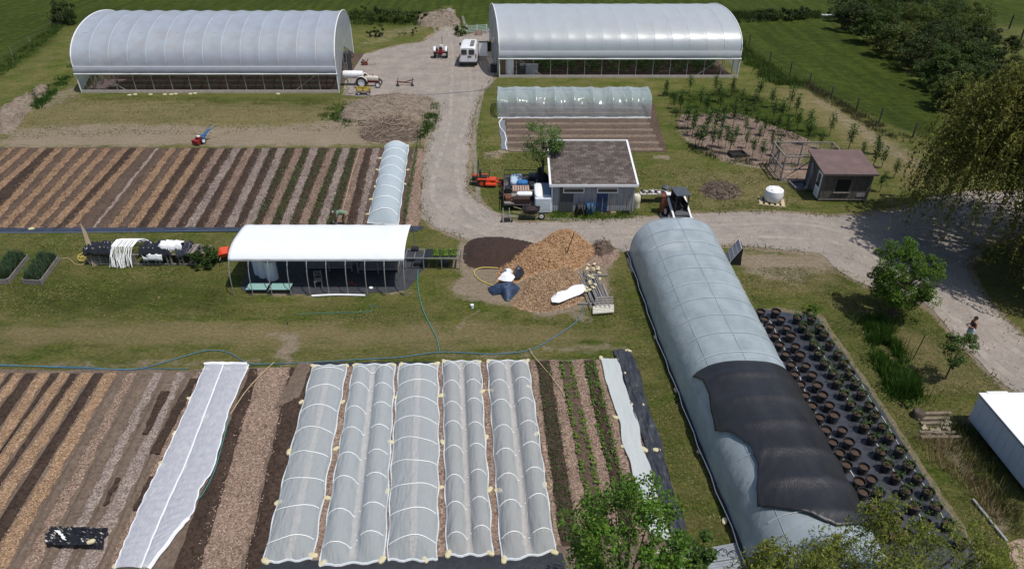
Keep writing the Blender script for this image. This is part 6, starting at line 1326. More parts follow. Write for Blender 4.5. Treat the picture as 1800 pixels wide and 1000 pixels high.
def mound(name, label, cat, outline, gs, mat, n=46, rough=.08, seed=0, sticks=None, chips=None, z0=.03, kind=None):
    """heap of loose material; gs: gaussian bumps (u, v, sigma m, height)"""
    P = [tuple(W(*q)[:2]) for q in outline]; P = smooth_poly(P, .4, .03, seed); xs = [p[0] for p in P]; ys = [p[1] for p in P]; x0, x1, y0, y1 = min(xs)-.2, max(xs)+.2, min(ys)-.2, max(ys)+.2
    nx = n; ny = max(12, int(n*(y1-y0)/(x1-x0))); X, Y = np.meshgrid(np.linspace(x0, x1, nx+1), np.linspace(y0, y1, ny+1)); X = X.ravel(); Y = Y.ravel()
    d = sdist(X, Y, P); H = np.zeros(len(X))
    for u, v, sg, h in gs: c = W(u, v); H = np.maximum(H, h*np.exp(-((X-c.x)**2+(Y-c.y)**2)/(2*sg*sg)))
    e = np.clip(d/.5, 0, 1); Z = np.where(d > -.15, z0+H*e+rough*(fbm(X*3+seed, Y*3, 4)-.35)*np.clip(d/.3, 0, 1)*1.5, -.05)
    idx = np.arange(len(X)).reshape(ny+1, nx+1); F = np.stack([idx[:-1, :-1], idx[:-1, 1:], idx[1:, 1:], idx[1:, :-1]], -1).reshape(-1, 4); keep = d[F].max(1) > -.15
    c = Vector(((x0+x1)/2, (y0+y1)/2, 0)); V = np.stack([X-c.x, Y-c.y, Z], 1)
    t = thing(name, label, cat, c) if cat else None
    me = np_mesh('heap' if cat else name, V, F[keep])
    me.polygons.foreach_set('use_smooth', [True]*len(me.polygons)); me.materials.append(mat); o = bpy.data.objects.new('heap' if cat else name, me); COL.objects.link(o)
    if t: o.parent = t
    else: o.location = c; o['kind'] = kind or 'structure'
    rng = np.random.default_rng(seed)
    if sticks or chips:
        def surf(k):
            q = rng.integers(0, len(V), k*3); q = q[d[q] > .0][:k]; return V[q]+rng.normal(size=(len(q), 3))*np.array([.08, .08, 0])
    if sticks:
        cnt, ln, mt = sticks; S = surf(cnt); m = MB()
        for p in S: a = rng.uniform(0, PI); l_ = ln*rng.uniform(.4, 1.2); b = rng.uniform(-.25, .45); dd = Vector((math.cos(a)*l_/2, math.sin(a)*l_/2, b*l_/2)); m.tube([Vector(p)-dd+Vector((0, 0, .06)), Vector(p)+dd+Vector((0, 0, .08))], rng.uniform(.012, .03), 4, caps=False)
        m.build('sticks', mt, t, kind='stuff')
    if chips:
        cnt, sz, mt = chips; S = surf(cnt); S[:, 2] += .03; Vq, Fq = leaf_arrays(S, sz, rng, .4, .6); link_mesh('loose_chips', np_mesh('loose_chips', Vq, Fq), mt, t, kind='stuff')
    return t
TWIG = M('twigs', (.34, .27, .21), (.16, .12, .09), 8, .9, island=.35); TWIGD = M('twigs_dark', (.20, .15, .115), (.08, .06, .045), 8, .9, island=.35)
mound('stick_pile', 'round pile of brown sticks on the lawn left of the bulk bag', 'stick pile', ((1238, 328), (1252, 322), (1280, 324), (1298, 336), (1292, 348), (1262, 350), (1240, 344)), [(1266, 338, .8, .35)], M('litter', (.15, .11, .085), (.08, .06, .045), 6, .95, .6), 24, .1, 3, (160, .9, TWIGD))
mound('brush_pile', 'big heap of dry brown brush on the bare ground left of the gravel drive', 'brush pile', ((635, 235), (648, 215), (680, 205), (715, 208), (735, 225), (730, 245), (690, 250), (650, 248)), [(690, 228, 1.6, 1.0), (660, 236, 1.0, .5)], M('litter'), 34, .18, 5, (520, 1.3, TWIG))
mound('dirt_pile', 'low spread of soil and dry clippings behind the big brush heap', 'dirt pile', ((598, 205), (620, 182), (680, 168), (745, 172), (756, 190), (735, 205), (680, 208), (625, 215)), [(700, 185, 2.5, .45), (640, 195, 1.8, .35)], M('clipping', (.26, .21, .165), (.14, .11, .085), 3, .95, .8, world=True), 44, .2, 7, (260, .7, TWIG))
mound('dirt_pile', 'dirt heap at the top of the drive behind the red tractor', 'dirt pile', ((732, 42), (742, 26), (770, 22), (800, 30), (806, 44), (770, 48)), [(770, 36, 2.2, 1.0), (748, 36, 1.5, .8)], M('clipping'), 34, .25, 9, (120, .8, TWIGD))
mound('rubble_pile', 'pale rubble heap in the weeds at the left edge', 'rubble pile', ((-6, 232), (-4, 206), (12, 190), (40, 172), (62, 166), (62, 180), (40, 205), (20, 232)), [(20, 200, 1.4, .6), (45, 182, 1.2, .5), (5, 222, 1.2, .6)], M('clipping'), 30, .3, 11, (80, .6, TWIG))
mound('rubble_pile', 'small pale rubble heap in the weeds near the left greenhouse', 'rubble pile', ((58, 172), (62, 156), (78, 150), (84, 162), (72, 176)), [(70, 164, .9, .5)], M('clipping'), 18, .25, 13, (30, .5, TWIG))
mound('compost_heap', 'wide low heap of dark brown compost beside the gravel drive', 'compost heap', ((818, 440), (828, 424), (862, 418), (905, 422), (935, 428), (944, 438), (915, 455), (880, 470), (840, 470), (820, 462)), [(878, 445, 1.3, .55), (850, 450, 1.0, .3)], M('compost', (.062, .038, .030), (.032, .019, .015), 9, .95, .8), 44, .14, 15)
ORCH = M('chip_orange', (.56, .37, .21), (.30, .17, .085), 20, .9, island=.35); TANCH = M('chip_tan2', (.52, .37, .24), (.26, .165, .095), 20, .9, island=.35)
mound('woodchip_pile', 'long ridge of fresh orange wood chips beside the gravel drive', 'wood chip pile', ((876, 486), (880, 474), (915, 452), (960, 430), (1000, 424), (1030, 434), (1050, 445), (1020, 468), (980, 480), (930, 484), (900, 500), (878, 502)), [(990, 440, 1.3, 1.2), (950, 458, 1.3, .9), (1020, 450, .9, .8), (905, 482, .9, .4)], speckle('chip_heap_orange', [(.18, .10, .05), (.34, .205, .11), (.43, .27, .155), (.27, .16, .08), (.50, .36, .23)], 13), 70, .2, 17, None, (9000, .10, ORCH))
mound('woodchip_pile', 'rounded heap of older tan wood chips in front of the orange ridge', 'wood chip pile', ((925, 500), (945, 484), (985, 476), (1016, 480), (1022, 505), (1016, 530), (970, 545), (930, 545), (905, 535), (915, 515)), [(965, 505, 1.2, .6), (1000, 495, .9, .6), (990, 520, .9, .4)], speckle('chip_heap_tan', [(.13, .075, .04), (.28, .18, .105), (.38, .26, .165), (.22, .135, .08), (.48, .37, .27)], 13), 60, .16, 19, None, (8000, .10, TANCH))
mound('root_clump', 'small tangled brown root clump at the drive edge by the hoop house', 'root clump', ((1040, 445), (1048, 430), (1065, 428), (1078, 438), (1070, 450), (1050, 454)), [(1058, 440, .6, .5)], M('litter'), 18, .2, 21, (70, .6, TWIGD))
mound('chip_spill', '', None, ((1016, 455), (1050, 432), (1085, 445), (1075, 460), (1040, 470)), [(1050, 450, .8, .08)], MATS['chips_brown'], 20, .03, 23)
o = MB().tube([W(1000, 440, 1.1)+Vector((-.1, .2, -.3)), W(1000, 440, 1.1)+Vector((.3, .4, 1.0))], .03, 5).build('fork_handle', DARKMET); tag(o, 'dark fork handle stuck upright in the orange chip ridge', 'tool handle')
def crumple(name, label, cat, pts, h, mat, seed, n=26, zb=.04):
    P = [W(*q) for q in pts]; c = sum(P, Vector((0, 0, 0)))/len(P); Q = smooth_poly([tuple(p[:2]) for p in P], .3, .02, seed); N = len(Q)
    m = MB(); nr = 16
    def fn(u, v):
        k = int(round(u*N)) % N; x = lerp(c.x, Q[k][0], v); y = lerp(c.y, Q[k][1], v)
        z = zb+h*(1-v**2.2)*(.45+.9*float(fbm(x*2.4+seed, y*2.4, 3)))+.35*h*abs(float(vnoise(x*5+seed, y*5))-.5)*(1-v**4)+.12*h*float(vnoise(x*12, y*12)); return Vector((x, y, z))
    m.grid(fn, N, nr); o = m.build(name, mat, None, True, ang=1.0); tag(o, label, cat)
    return o
crumple('blue_tarp', 'dark blue tarpaulin crumpled on the ground by the wood chips', 'tarp', ((858, 508), (875, 502), (905, 500), (914, 508), (905, 520), (895, 530), (888, 530), (880, 518), (866, 520)), .45, M('tarp_navy', (.035, .065, .135), (.016, .026, .05), 3.5, .45, .8, spec=.5), 3)
crumple('black_tarp', 'round black plastic bundle on the chip pile next to the white sheet', 'tarp', ((902, 484), (914, 481), (922, 486), (916, 494), (904, 496)), .6, M('tarp_night', (.03, .04, .06), (.015, .018, .026), 4, .4, .8, spec=.6), 5, zb=.2)
crumple('white_sheet', 'small white sheet folded over the dark blue tarpaulin', 'sheet', ((884, 486), (896, 482), (902, 488), (898, 494), (906, 498), (900, 505), (886, 505), (875, 501), (888, 494)), .35, M('sheet_white', (.80, .81, .83), (.72, .73, .76), 4, .5, .3), 7, zb=.4)
crumple('white_sheet', 'long white plastic sheet lying curved at the foot of the chip heap', 'sheet', ((968, 534), (972, 528), (985, 526), (998, 520), (1012, 510), (1024, 508), (1030, 514), (1024, 524), (1000, 534), (982, 541), (970, 540)), .28, MATS['sheet_white'], 9, zb=.34)
# pipes, sandbags and boards stacked beside the hoop house
def stack():
    t = thing('pipe_stack', 'stack of long galvanised pipes and old boards between chip heap and hoop house', 'pipe stack', W(1046, 510))
    for k in range(9):
        a = W(1014+k*4.2, 476+(k % 3)*3, .18+.1*(k % 2)); b = W(1040+k*4.0, 540-(k % 2)*5, .16+.09*((k+1) % 2)); MB().tube([a, a.lerp(b, .5)+Vector((0, 0, -.02)), b], .032, 6).build('pipe', STEEL, t, True, world=True)
    for k in range(5): MB().bar(W(1040+k*5, 500, .12), W(1052+k*5, 530, .12), .12, .05).build('old_board', [GREYWOOD, RUST][k % 2], t, world=True)
    for k in range(4): MB().bar(W(1046, 524+k*4, .25), W(1078, 522+k*4, .25), .13, .04).build('short_board', GREYWOOD, t, world=True)
    for v in (484, 510, 534): MB().bar(W(1016, v, .06), W(1068, v, .06), .1, .1).build('bearer', GREYWOOD, t, world=True)
    t = thing('board_bundle', 'bundle of pale white boards at the near end of the pipe stack', 'boards', W(1062, 546))
    for k in range(5): MB().bar(W(1042, 540+k*2.6, .2), W(1079, 537+k*2.6, .2), .10, .07).build('board', M('cream_board', (.62, .60, .52), (.5, .48, .4), 5, .8), t, world=True)
    for k in range(22): sandbag(W(1032+(k % 4)*6+R0.uniform(-5, 5), 470+(k//4)*8+R0.uniform(-5, 5), .10+.28*R0.random()), 'pale sandbag heaped on the pipe stack', R0.uniform(0, 3), .8, group='sandbags heaped on the pipe stack')
stack()
# A frame board with a solar panel face
t = thing('solar_frame', 'solar panel on a black triangular stand right of the hoop house', 'solar panel', W(1290, 466), math.radians(-8))
MB().prism([(-.30, 0), (.42, 0), (.32, 1.12)], 0, .06, 'y').build('stand_side', BLACKP, t); MB().prism([(-.30, 0), (.42, 0), (.32, 1.12)], 1.1, 1.16, 'y').build('stand_side', BLACKP, t); MB().box((.36, .58, .55), (.03, 1.1, 1.1)).build('stand_back', BLACKP, t)
R_ = Matrix.Rotation(-math.atan2(.62, 1.12), 3, 'Y').transposed()
pn = MB(); d = Vector((.62, 0, 1.12)).normalized(); pn.add([(-.36, -.04, .03), (-.36, 1.2, .03), (.28, 1.2, 1.2), (.28, -.04, 1.2)], [(0, 1, 2, 3)]); o = pn.build('panel', M('panel_white', (.55, .58, .62)), t); o.modifiers.new('th', 'SOLIDIFY').thickness = .04
for i in range(4):
    for j in range(6):
        u0, u1, v0, v1 = i/4+.02, (i+1)/4-.02, j/6+.015, (j+1)/6-.015
        P_ = lambda u, v: (lerp(-.36, .28, u)-.035, lerp(-.04, 1.2, v), lerp(.03, 1.2, u)+.02)
        MB().add([P_(u0, v0), P_(u0, v1), P_(u1, v1), P_(u1, v0)], [(0, 1, 2, 3)]).build('solar_cell', M('cell', (.10, .13, .18), (.07, .09, .14), 6, .25, spec=.6), t)
# ---- raised beds of leeks
def raised_bed(label, c, seed):
    """c: near-left, near-right, far-right, far-left"""
    P = [W(*q) for q in c]; t = thing('raised_bed', label, 'raised bed', P[0]); z = .32
    for a, b in ((0, 1), (1, 2), (2, 3), (3, 0)):
        for k in range(2): MB().bar(P[a]+Vector((0, 0, .09+k*.16)), P[b]+Vector((0, 0, .09+k*.16)), .05, .15).build('side_board', GREYWOOD, t, world=True)
    for p in P: MB().box((p.x, p.y, .19), (.09, .09, .38)).build('corner_post', GREYWOOD, t, world=True)
    q = [p+Vector((0, 0, .27)) for p in P]; MB().add(q, [(0, 1, 2, 3)]).build('soil', SOIL_D, t, world=True)
    rng = np.random.default_rng(seed); n = 2600; u = rng.uniform(.08, .92, (n, 1)); v = rng.uniform(.03, .97, (n, 1)); A_ = [np.array(p) for p in P]
    C = (A_[0]*(1-u)+A_[1]*u)*(1-v)+(A_[3]*(1-u)+A_[2]*u)*v; C[:, 2] = .27; V, F = blades(C, .48, .06, rng, .45); V -= np.array(t.location)
    link_mesh('leek_leaves', np_mesh('leek_leaves', V, F), LEAF_BLUE, t, kind='stuff')
raised_bed('left wooden raised bed full of blue green leeks cut by the photo edge', ((-16, 500), (17, 499), (51, 456), (20, 454)), 1)
raised_bed('wooden raised bed full of blue green leeks, the right of the two', ((43, 499), (74, 501), (105, 458), (74, 455)), 2)
# ---- covered racks on the lawn
def racks():
    A_ = W(158, 466); t = thing('bench_rack', 'long low rack of old benches stacked on the lawn under black plastic', 'rack', A_)
    y = A_.y; x0 = A_.x; x1 = W(352, 466).x
    for z in (.08, .75):
        for yy in (0, 1.15): MB().bar((x0, y+yy, z), (x1-.2, y+yy, z), .07).build('rail', GREYWOOD, t, world=True)
    for k in range(10):
        xx = lerp(x0+.05, x1-.25, k/9)
        for yy in (0, 1.15): MB().bar((xx, y+yy, 0), (xx, y+yy, .78), .08).build('upright', GREYWOOD, t, world=True)
        if k > 4: MB().bar((xx-.22, y-.02, 0), (xx-.22, y-.02, .7), .06).build('ladder_rung', GREYWOOD, t, world=True); MB().bar((xx-.22, y-.02, .35), (xx, y-.02, .35), .05).build('ladder_rung', GREYWOOD, t, world=True)
    for k in range(6): MB().bar((x0+.05, y-.06, .12+k*.12), (x0+2.9, y-.06, .12+k*.12), .02).build('grid_wire', STEEL, t, world=True)
    for k in range(13): MB().bar((x0+.05+k*.23, y-.06, .1), (x0+.05+k*.23, y-.06, .8), .016).build('grid_wire', STEEL, t, world=True)
    for xx in (x1-.6, x1-.35): MB().box((xx, y+.6, .82), (.16, 1.1, .06)).build('end_slat', GREYWOOD, t, world=True)
    def cov(name, label, xa, xb, mat, h, seed, yo=0, dy=1.3, zb=.8):
        def fn(u, v): xx = lerp(xa, xb, u); vv = v*2-1; return Vector((xx+.12*(float(vnoise(v*6+seed, u*3))-.5), y+.55+yo+vv*dy/2*(1+.12*float(vnoise(u*8+seed, 1))), zb+h*float(fbm(u*7+seed, v*5, 4))-max(0, abs(vv)-.75)*1.5))
        o = MB().grid(fn, 34, 20).build(name, mat, None, True, ang=1.2); o.modifiers.new('th', 'SOLIDIFY').thickness = .01; tag(o, label, 'plastic cover'); return o
    BF = M('black_film'); 
    cov('black_plastic', 'black crumpled plastic on the left third of the bench rack', x0-.1, x0+1.7, BF, .6, 2); cov('black_plastic', 'black plastic sheet in the middle of the bench rack', x0+3.3, x0+5.3, BF, .55, 5); cov('black_plastic', 'shiny black plastic over the right end of the bench rack', x0+5.6, x1-.55, M('black_film2', (.05, .055, .075), (.02, .022, .03), 3, .3, .6, spec=.6), .5, 9)
    cov('white_plastic', 'white plastic sheet folded on the middle of the bench rack', x0+4.5, x0+5.9, M('sheet_white'), .25, 12, -.1, .75, 1.2); cov('white_plastic', 'white plastic edge hanging at the front of the bench rack', x0+3.5, x0+4.7, M('sheet_white'), .2, 15, -.5, .5, .72)
    t = thing('hoop_bundle', 'bundle of bent white plastic hoops hung over the bench rack', 'hoops', (x0+2.4, y, 0)); rr = random.Random(8)
    for k in range(26):
        xx = x0+1.55+k*.052+rr.uniform(-.04, .04); ln = rr.uniform(-.25, .25); MB().tube([Vector((xx+ln+(.35 if k > 18 else 0)*0, y-.35+rr.uniform(-.1, .05), rr.uniform(.0, .15))), (xx+ln*.4, y-.2, .75), (xx+.1, y+.1, 1.25), (xx+.28, y+.6, 1.45), (xx+.42, y+1.0, 1.3), (xx+.55+rr.uniform(0, .3), y+1.25, .9)], .022, 5).build('plastic_hoop', M('hoop_white'), t, True, world=True)
    t = thing('stake_bundle', 'tall wooden stakes leaning upright in front of the bench rack', 'stakes', W(168, 468))
    for k in range(5): MB().bar(W(164+k*2.5, 469-k*.8, .0), W(164, 452, 0)+Vector((-.05+.03*k, .1, 2.35-.12*k)), .045).build('stake', TIMBER, t, world=True)
    t = thing('garden_cart', 'weathered wooden cart with pipe handles tipped at the right end of the bench rack', 'cart', W(343, 452), -.4)
    MB().box((0, 0, .35), (.95, .75, .05), R=Matrix.Rotation(.25, 3, 'Y')).build('tray', M('cart_wood', (.34, .28, .25), (.24, .19, .17), 4, .9), t); MB().box((.3, .45, .5), (.9, .04, .35)).build('side_board', M('cart_wood'), t)
    MB().tube([(.1, -.35, .4), (.9, -.3, .8), (1.3, .1, .9), (1.1, .5, .85), (.5, .5, .5)], .025, 6).build('handle', STEEL, t, True)
    for y_ in (-.4, .4): MB().wheel((.1, y_, .25), .25, .08, (0, 1, 0), 18).build('wheel', RUBBER, t, True)
racks()
def hose(label, pts, r, mat, cat='hose', name='garden_hose', z=.05):
    P = [W(u, v, z) for u, v in pts]; out = []
    for i in range(len(P)-1):
        p0, p1, p2, p3 = P[max(0, i-1)], P[i], P[i+1], P[min(len(P)-1, i+2)]; n_ = max(3, int((p2-p1).length/.3))
        for k in range(n_): s = k/n_; out.append(.5*((2*p1)+(p2-p0)*s+(2*p0-5*p1+4*p2-p3)*s*s+(3*p1-p0-3*p2+p3)*s**3))
    out.append(P[-1]); o = MB().tube(out, r, 6).build(name, mat, None, True); return tag(o, label, cat)
HB = M('hose_blue', (.10, .22, .30), (.07, .16, .22), 5, .4); HG = M('hose_green', (.08, .28, .25), (.05, .2, .18), 5, .4); HY = M('hose_yellow', (.62, .50, .12), (.5, .4, .1), 5, .4); HK = M('rope_buff', (.50, .40, .24), (.4, .3, .18), 8, .8)
hose('blue hose running along the far edge of the lower garden', ((-10, 642), (140, 645), (235, 649), (310, 630), (362, 616), (400, 619), (436, 638), (480, 639), (560, 636), (640, 631), (700, 628), (770, 619), (820, 620), (872, 622), (930, 615), (975, 592), (1012, 566), (1024, 548), (1026, 535)), .022, HB)
hose('second blue hose lying beside the first on the left half', ((-10, 640), (160, 648), (260, 648), (330, 648)), .018, HB)
hose('teal hose curving down the lawn from the seedling bench to the garden', ((735, 474), (734, 495), (737, 520), (744, 545), (758, 575), (768, 595), (773, 618)), .025, HG)
hose('thin green hose crossing the lawn from canopy to the compost heap', ((712, 455), (760, 451), (815, 447), (830, 442)), .014, HG)
hose('yellow hose looped on the trodden soil by the wood chips', ((880, 505), (862, 500), (845, 493), (834, 482), (836, 474), (850, 470), (876, 471)), .028, HY)
hose('buff rope lying across the lettuce rows from the far edge', ((930, 612), (938, 625), (955, 645), (972, 665), (990, 690)), .018, HK, 'rope', 'rope', .14)
hose('buff rope lying beside the big double row cover', ((482, 636), (455, 662), (430, 690), (405, 728)), .022, HK, 'rope', 'rope', .1)
hose('thin green hose along the right edge of the double row cover', ((404, 728), (396, 760), (388, 790), (375, 832), (356, 868), (346, 878)), .018, HG, z=.1)
hose('thin buff string running along the bed of seedlings in the upper garden', ((633, 262), (620, 300), (610, 340), (600, 378)), .02, HK, 'string', 'rope', .12)
hose('buff hose trailing from the raised bed to the yellow coil', ((104, 455), (120, 454), (132, 464), (145, 465), (156, 458)), .018, HK)
hose('thin green hose snaking over the lawn under the canopy', ((520, 552), (580, 550), (640, 548), (655, 545), (650, 536), (664, 540)), .012, HG)
hose('grey twin cable running across the gravel yard', ((600, 168), (700, 168), (760, 166), (850, 158), (866, 146)), .02, M('cable_blue', (.16, .18, .24)), 'cable', 'ground_cable')
hose('thin blue line edging the dark mat strip of the upper garden', ((-20, 409), (200, 408), (420, 405)), .02, M('line_blue', (.12, .2, .32)), z=.08)
t = thing('hose_coil', 'yellow hose coil beside the leaning stakes', 'hose coil', W(150, 456))
for k in range(4): MB().tube([(.32*math.cos(a)*(1+.05*k), .45*math.sin(a)*(1-.1*k), .03+.06*k+.15*math.sin(a+k)**2) for a in np.linspace(0, 2*PI, 21)], .02, 5).build('hose_loop', HY, t, True)
for k, (lb, q) in enumerate((('short pale ended pipe lying on the lawn below the canopy', ((548, 520), (590, 518), (642, 519))),)):
    hose(lb, q, .06, WHITEP, 'pipe', 'white_pipe', .08)
o = MB().lathe([(0, 0), (.09, 0), (.1, .22), (0, .24)], n=12, caps=False).build('white_bucket', WHITEP, None, True); o.location = W(830, 541); tag(o, 'tiny white pot with a dark mouth on the lawn left of the blue tarp', 'pot')
o = MB().tube([W(497+8, 566, .2)]+[W(505, 570, .02)], .03).build('peg', DARKMET); tag(o, 'short dark peg in the lawn above the netted beds', 'peg')
# ---- under the canopy
CY = 33.0
def table(label, c, d, top, name='work_bench', legs=None):
    t = thing(name, label, 'bench', c); MB().box((0, 0, d[2]), (d[0], d[1], .06)).build('bench_top', top, t)
    for x in (-d[0]/2+.08, 0, d[0]/2-.08):
        for y in (-d[1]/2+.06, d[1]/2-.06): MB().bar((x, y, 0), (x, y, d[2]), .06).build('leg', GREYWOOD, t)
    MB().box((0, 0, .25), (d[0]-.2, d[1]-.15, .04)).build('lower_shelf', GREYWOOD, t)
    return t
for k, (u0, lb) in enumerate(((436, 'pale teal flat lid table at the left front of the canopy'), (477, 'pale teal flat lid table beside the first, further right under the canopy'))):
    P = W(u0+17, 505, .25); t = thing('teal_table', lb, 'table', (P.x, P.y, 0)); MB().box((0, 0, .30), (1.2, .66, .06)).build('lid', M('teal_top', (.24, .40, .37), (.20, .35, .32), 3, .5), t, bevel=.04)
    MB().box((0, 0, .15), (1.1, .56, .24)).build('tub', BLACKP, t, bevel=.03)
for k, (u, v, lb) in enumerate(((466, 485, 'tall white roll standing left under the canopy'), (480, 490, 'tall white roll standing in front of the other under the canopy'), (458, 480, 'tall white roll at the back left under the canopy'))):
    P = W(u, v); t = thing('film_roll', lb, 'roll', P); MB().lathe([(.10, 0), (.34, 0), (.35, .05), (.35, 1.25), (.34, 1.3), (.10, 1.3)], n=20, caps=False).build('rolled_film', M('roll_white', (.72, .76, .80), (.62, .66, .7), 3, .6), t, True); MB().cyl((0, 0, 0), (0, 0, 1.33), .1).build('core', M('cardboard', (.28, .2, .14)), t, True)
table('long cluttered potting bench in the middle under the canopy', (-11.1, 35.7, 0), (2.9, .9, .85), GREYWOOD); table('long slatted bench at the right under the canopy', (-8.1, 35.6, 0), (2.6, 1.1, .85), M('bench_dark', (.06, .06, .065)))
for k in range(18):
    o = (MB().box((0, 0, .08), (R0.uniform(.15, .4), R0.uniform(.12, .3), R0.uniform(.1, .25))) if k % 3 else MB().lathe([(0, 0), (.09, 0), (.13, .22), (.11, .22), (.08, .03), (0, .03)], n=10, caps=False)).build('potting_item', [GREYWOOD, BLACKP, WHITEP, TIMBER, M('terracotta', (.3, .13, .08)), PBLUE][k % 6], None)
    o.location = (-12.4+k*.15, 35.45+.5*R0.random(), .89); o.rotation_euler[2] = R0.uniform(0, 3); tag(o, 'small item on the potting bench under the canopy', 'pot', 'clutter on the potting bench')
t = thing('folding_chair', 'old grey wooden chair standing under the canopy facing the bench', 'chair', W(561, 503), .2)
MB().box((0, 0, .45), (.45, .42, .04)).build('seat', GREYWOOD, t)
for x in (-.2, .2): MB().bar((x, -.2, 0), (x, -.2, .45), .04).build('leg', GREYWOOD, t); MB().bar((x, .2, 0), (x, .24, .92), .04).build('leg', GREYWOOD, t)
for z in (.62, .75, .88): MB().bar((-.2, .23, z), (.2, .23, z), .07, .02).build('back_slat', GREYWOOD, t)
t = thing('string_trimmer', 'red and black string trimmer lying on the dark mat under the canopy', 'trimmer', W(632, 500)); a, b = W(608, 496, .15), W(652, 506, .08)
MB().tube([a, b], .018).build('shaft', M('tool_red', (.45, .03, .03), (.35, .02, .02), 4, .4), t, world=True); MB().tube([a.lerp(b, .45), b], .022).build('lower_shaft', BLACKP, t, world=True); MB().ell(b, (.13, .1, .08)).build('motor_head', WHITEP, t, True, world=True); MB().tube([a.lerp(b, .25)+Vector((-.02, .12, .12)), a.lerp(b, .25), a.lerp(b, .25)+Vector((.02, -.15, .1))], .018).build('grip', M('tool_red'), t, world=True)
# seedling bench outside
def seedling_bench():
    a = W(714, 474); b = W(808, 478); t = thing('seedling_bench', 'long metal bench with trays of green seedlings right of the canopy', 'bench', a); Lx = b.x-a.x; y = a.y
    for yy in (0, 1.0): MB().bar((0, yy, .82), (Lx, yy, .82), .06).build('rail', STEEL, t)
    for k in range(7):
        x = Lx*k/6; MB().bar((x, 0, .8), (x, 1.0, .8), .04).build('cross_bar', STEEL, t)
        if k % 2 == 0: MB().bar((x, 0, 0), (x, 0, .8), .05).build('leg', STEEL, t); MB().bar((x, 1.0, 0), (x, 1.0, .8), .05).build('leg', STEEL, t)
    MB().box((Lx, .5, .90), (.04, 1.0, .22)).build('end_board', GREYWOOD, t)
    for k in range(4):
        tr = thing('seedling_tray', 'black seedling tray on the outdoor bench, %s from the right' % ordn(4-k), 'seedling tray', a+Vector((Lx*.42+k*.5, .5, .845)), 0, 'trays on the outdoor bench'); MB().box((0, 0, .03), (.46, .9, .06)).build('tray', BLACKP, tr)
        if k: 
            rng = np.random.default_rng(k); C = np.stack([rng.uniform(-.21, .21, 260), rng.uniform(-.42, .42, 260), rng.uniform(.06, .16, 260)], 1); V, F = leaf_arrays(C, .09, rng, .7, 1); link_mesh('seedlings', np_mesh('seedlings', V, F), LEAF_LIME, tr, kind='stuff')
    o = MB().box((0, 0, .1), (.45, .35, .2)).build('black_box', BLACKP, None, bevel=.02); o.location = a+Vector((.5, .9, .85)); tag(o, 'black plastic box on the far side of the outdoor seedling bench', 'box')
    for k in range(2):
        o = MB().box((0, 0, .15), (.5, .36, .28)).build('black_crate', BLACKP, None, bevel=.02); o.location = a+Vector((.7+k*1.6, .5, .0)); tag(o, 'black crate on the grass under the %s half of the seedling bench' % ('left' if k == 0 else 'right'), 'crate')
seedling_bench()
# ================================================================ POTTED PLANTS ON BLACK MAT
sheet('weed_mat_floor', PL((1325, 548), (1345, 545), (1395, 552), (1432, 556), (1448, 575), (1530, 690), (1600, 800), (1668, 905), (1720, 990), (1735, 1040), (1560, 1040), (1420, 800)), .026, M('mat_shiny', (.060, .064, .078), (.030, .032, .042), 2.2, .36, .5, spec=.6, bscale=5, world=True), .4, .06, 14)
sheet('bare_strip', PL((1320, 546), (1360, 541), (1400, 546), (1440, 552), (1462, 580), (1535, 685), (1610, 800), (1680, 905), (1745, 1010), (1730, 1010), (1600, 810), (1520, 690), (1440, 575), (1395, 556), (1330, 552)), .022, M('bare_buff', (.19, .15, .10), (.09, .085, .045), 6, .95, .5), .4, .07, 15)
POTA = [(1335, 552), (1341.5, 565), (1352, 578), (1361, 594), (1368, 610), (1379, 627), (1388, 645), (1395, 662), (1404, 680), (1413, 699), (1425, 718), (1438, 738), (1448.5, 761), (1461, 782), (1472.6, 800.5), (1484.5, 821.5), (1506.6, 852), (1514, 870), (1532, 895), (1548, 918), (1562, 944)]
POTB = [(1361.7, 552), (1371, 565), (1381, 581), (1388, 594), (1396, 613), (1404, 628), (1414, 646.6), (1425, 663), (1434, 682), (1442.5, 699), (1455, 716.5), (1463, 735), (1477.5, 760), (1489, 781), (1499.6, 800), (1515, 825), (1528, 847), (1540.5, 870), (1556, 894), (1572, 916), (1588, 944)]
POTC = [(1399.5, 562.5), (1409, 578), (1420, 590.6), (1428, 609), (1437, 626), (1447, 643), (1461, 659), (1470, 676), (1480, 695.5), (1492.6, 714), (1504, 732), (1517, 753), (1531, 774), (1545, 799), (1556, 821.5), (1572, 842.5), (1588, 867), (1604, 895), (1622, 922)]
POTD = [(1424, 564), (1437, 580), (1446, 592), (1456, 609), (1470, 626), (1480, 642), (1490, 660), (1501, 678), (1512, 695.5), (1525, 716.5), (1534, 734), (1548, 754), (1560, 772.5), (1579, 796), (1593, 823), (1609.5, 844), (1627, 869), (1640, 895), (1662, 925), (1684, 958)]
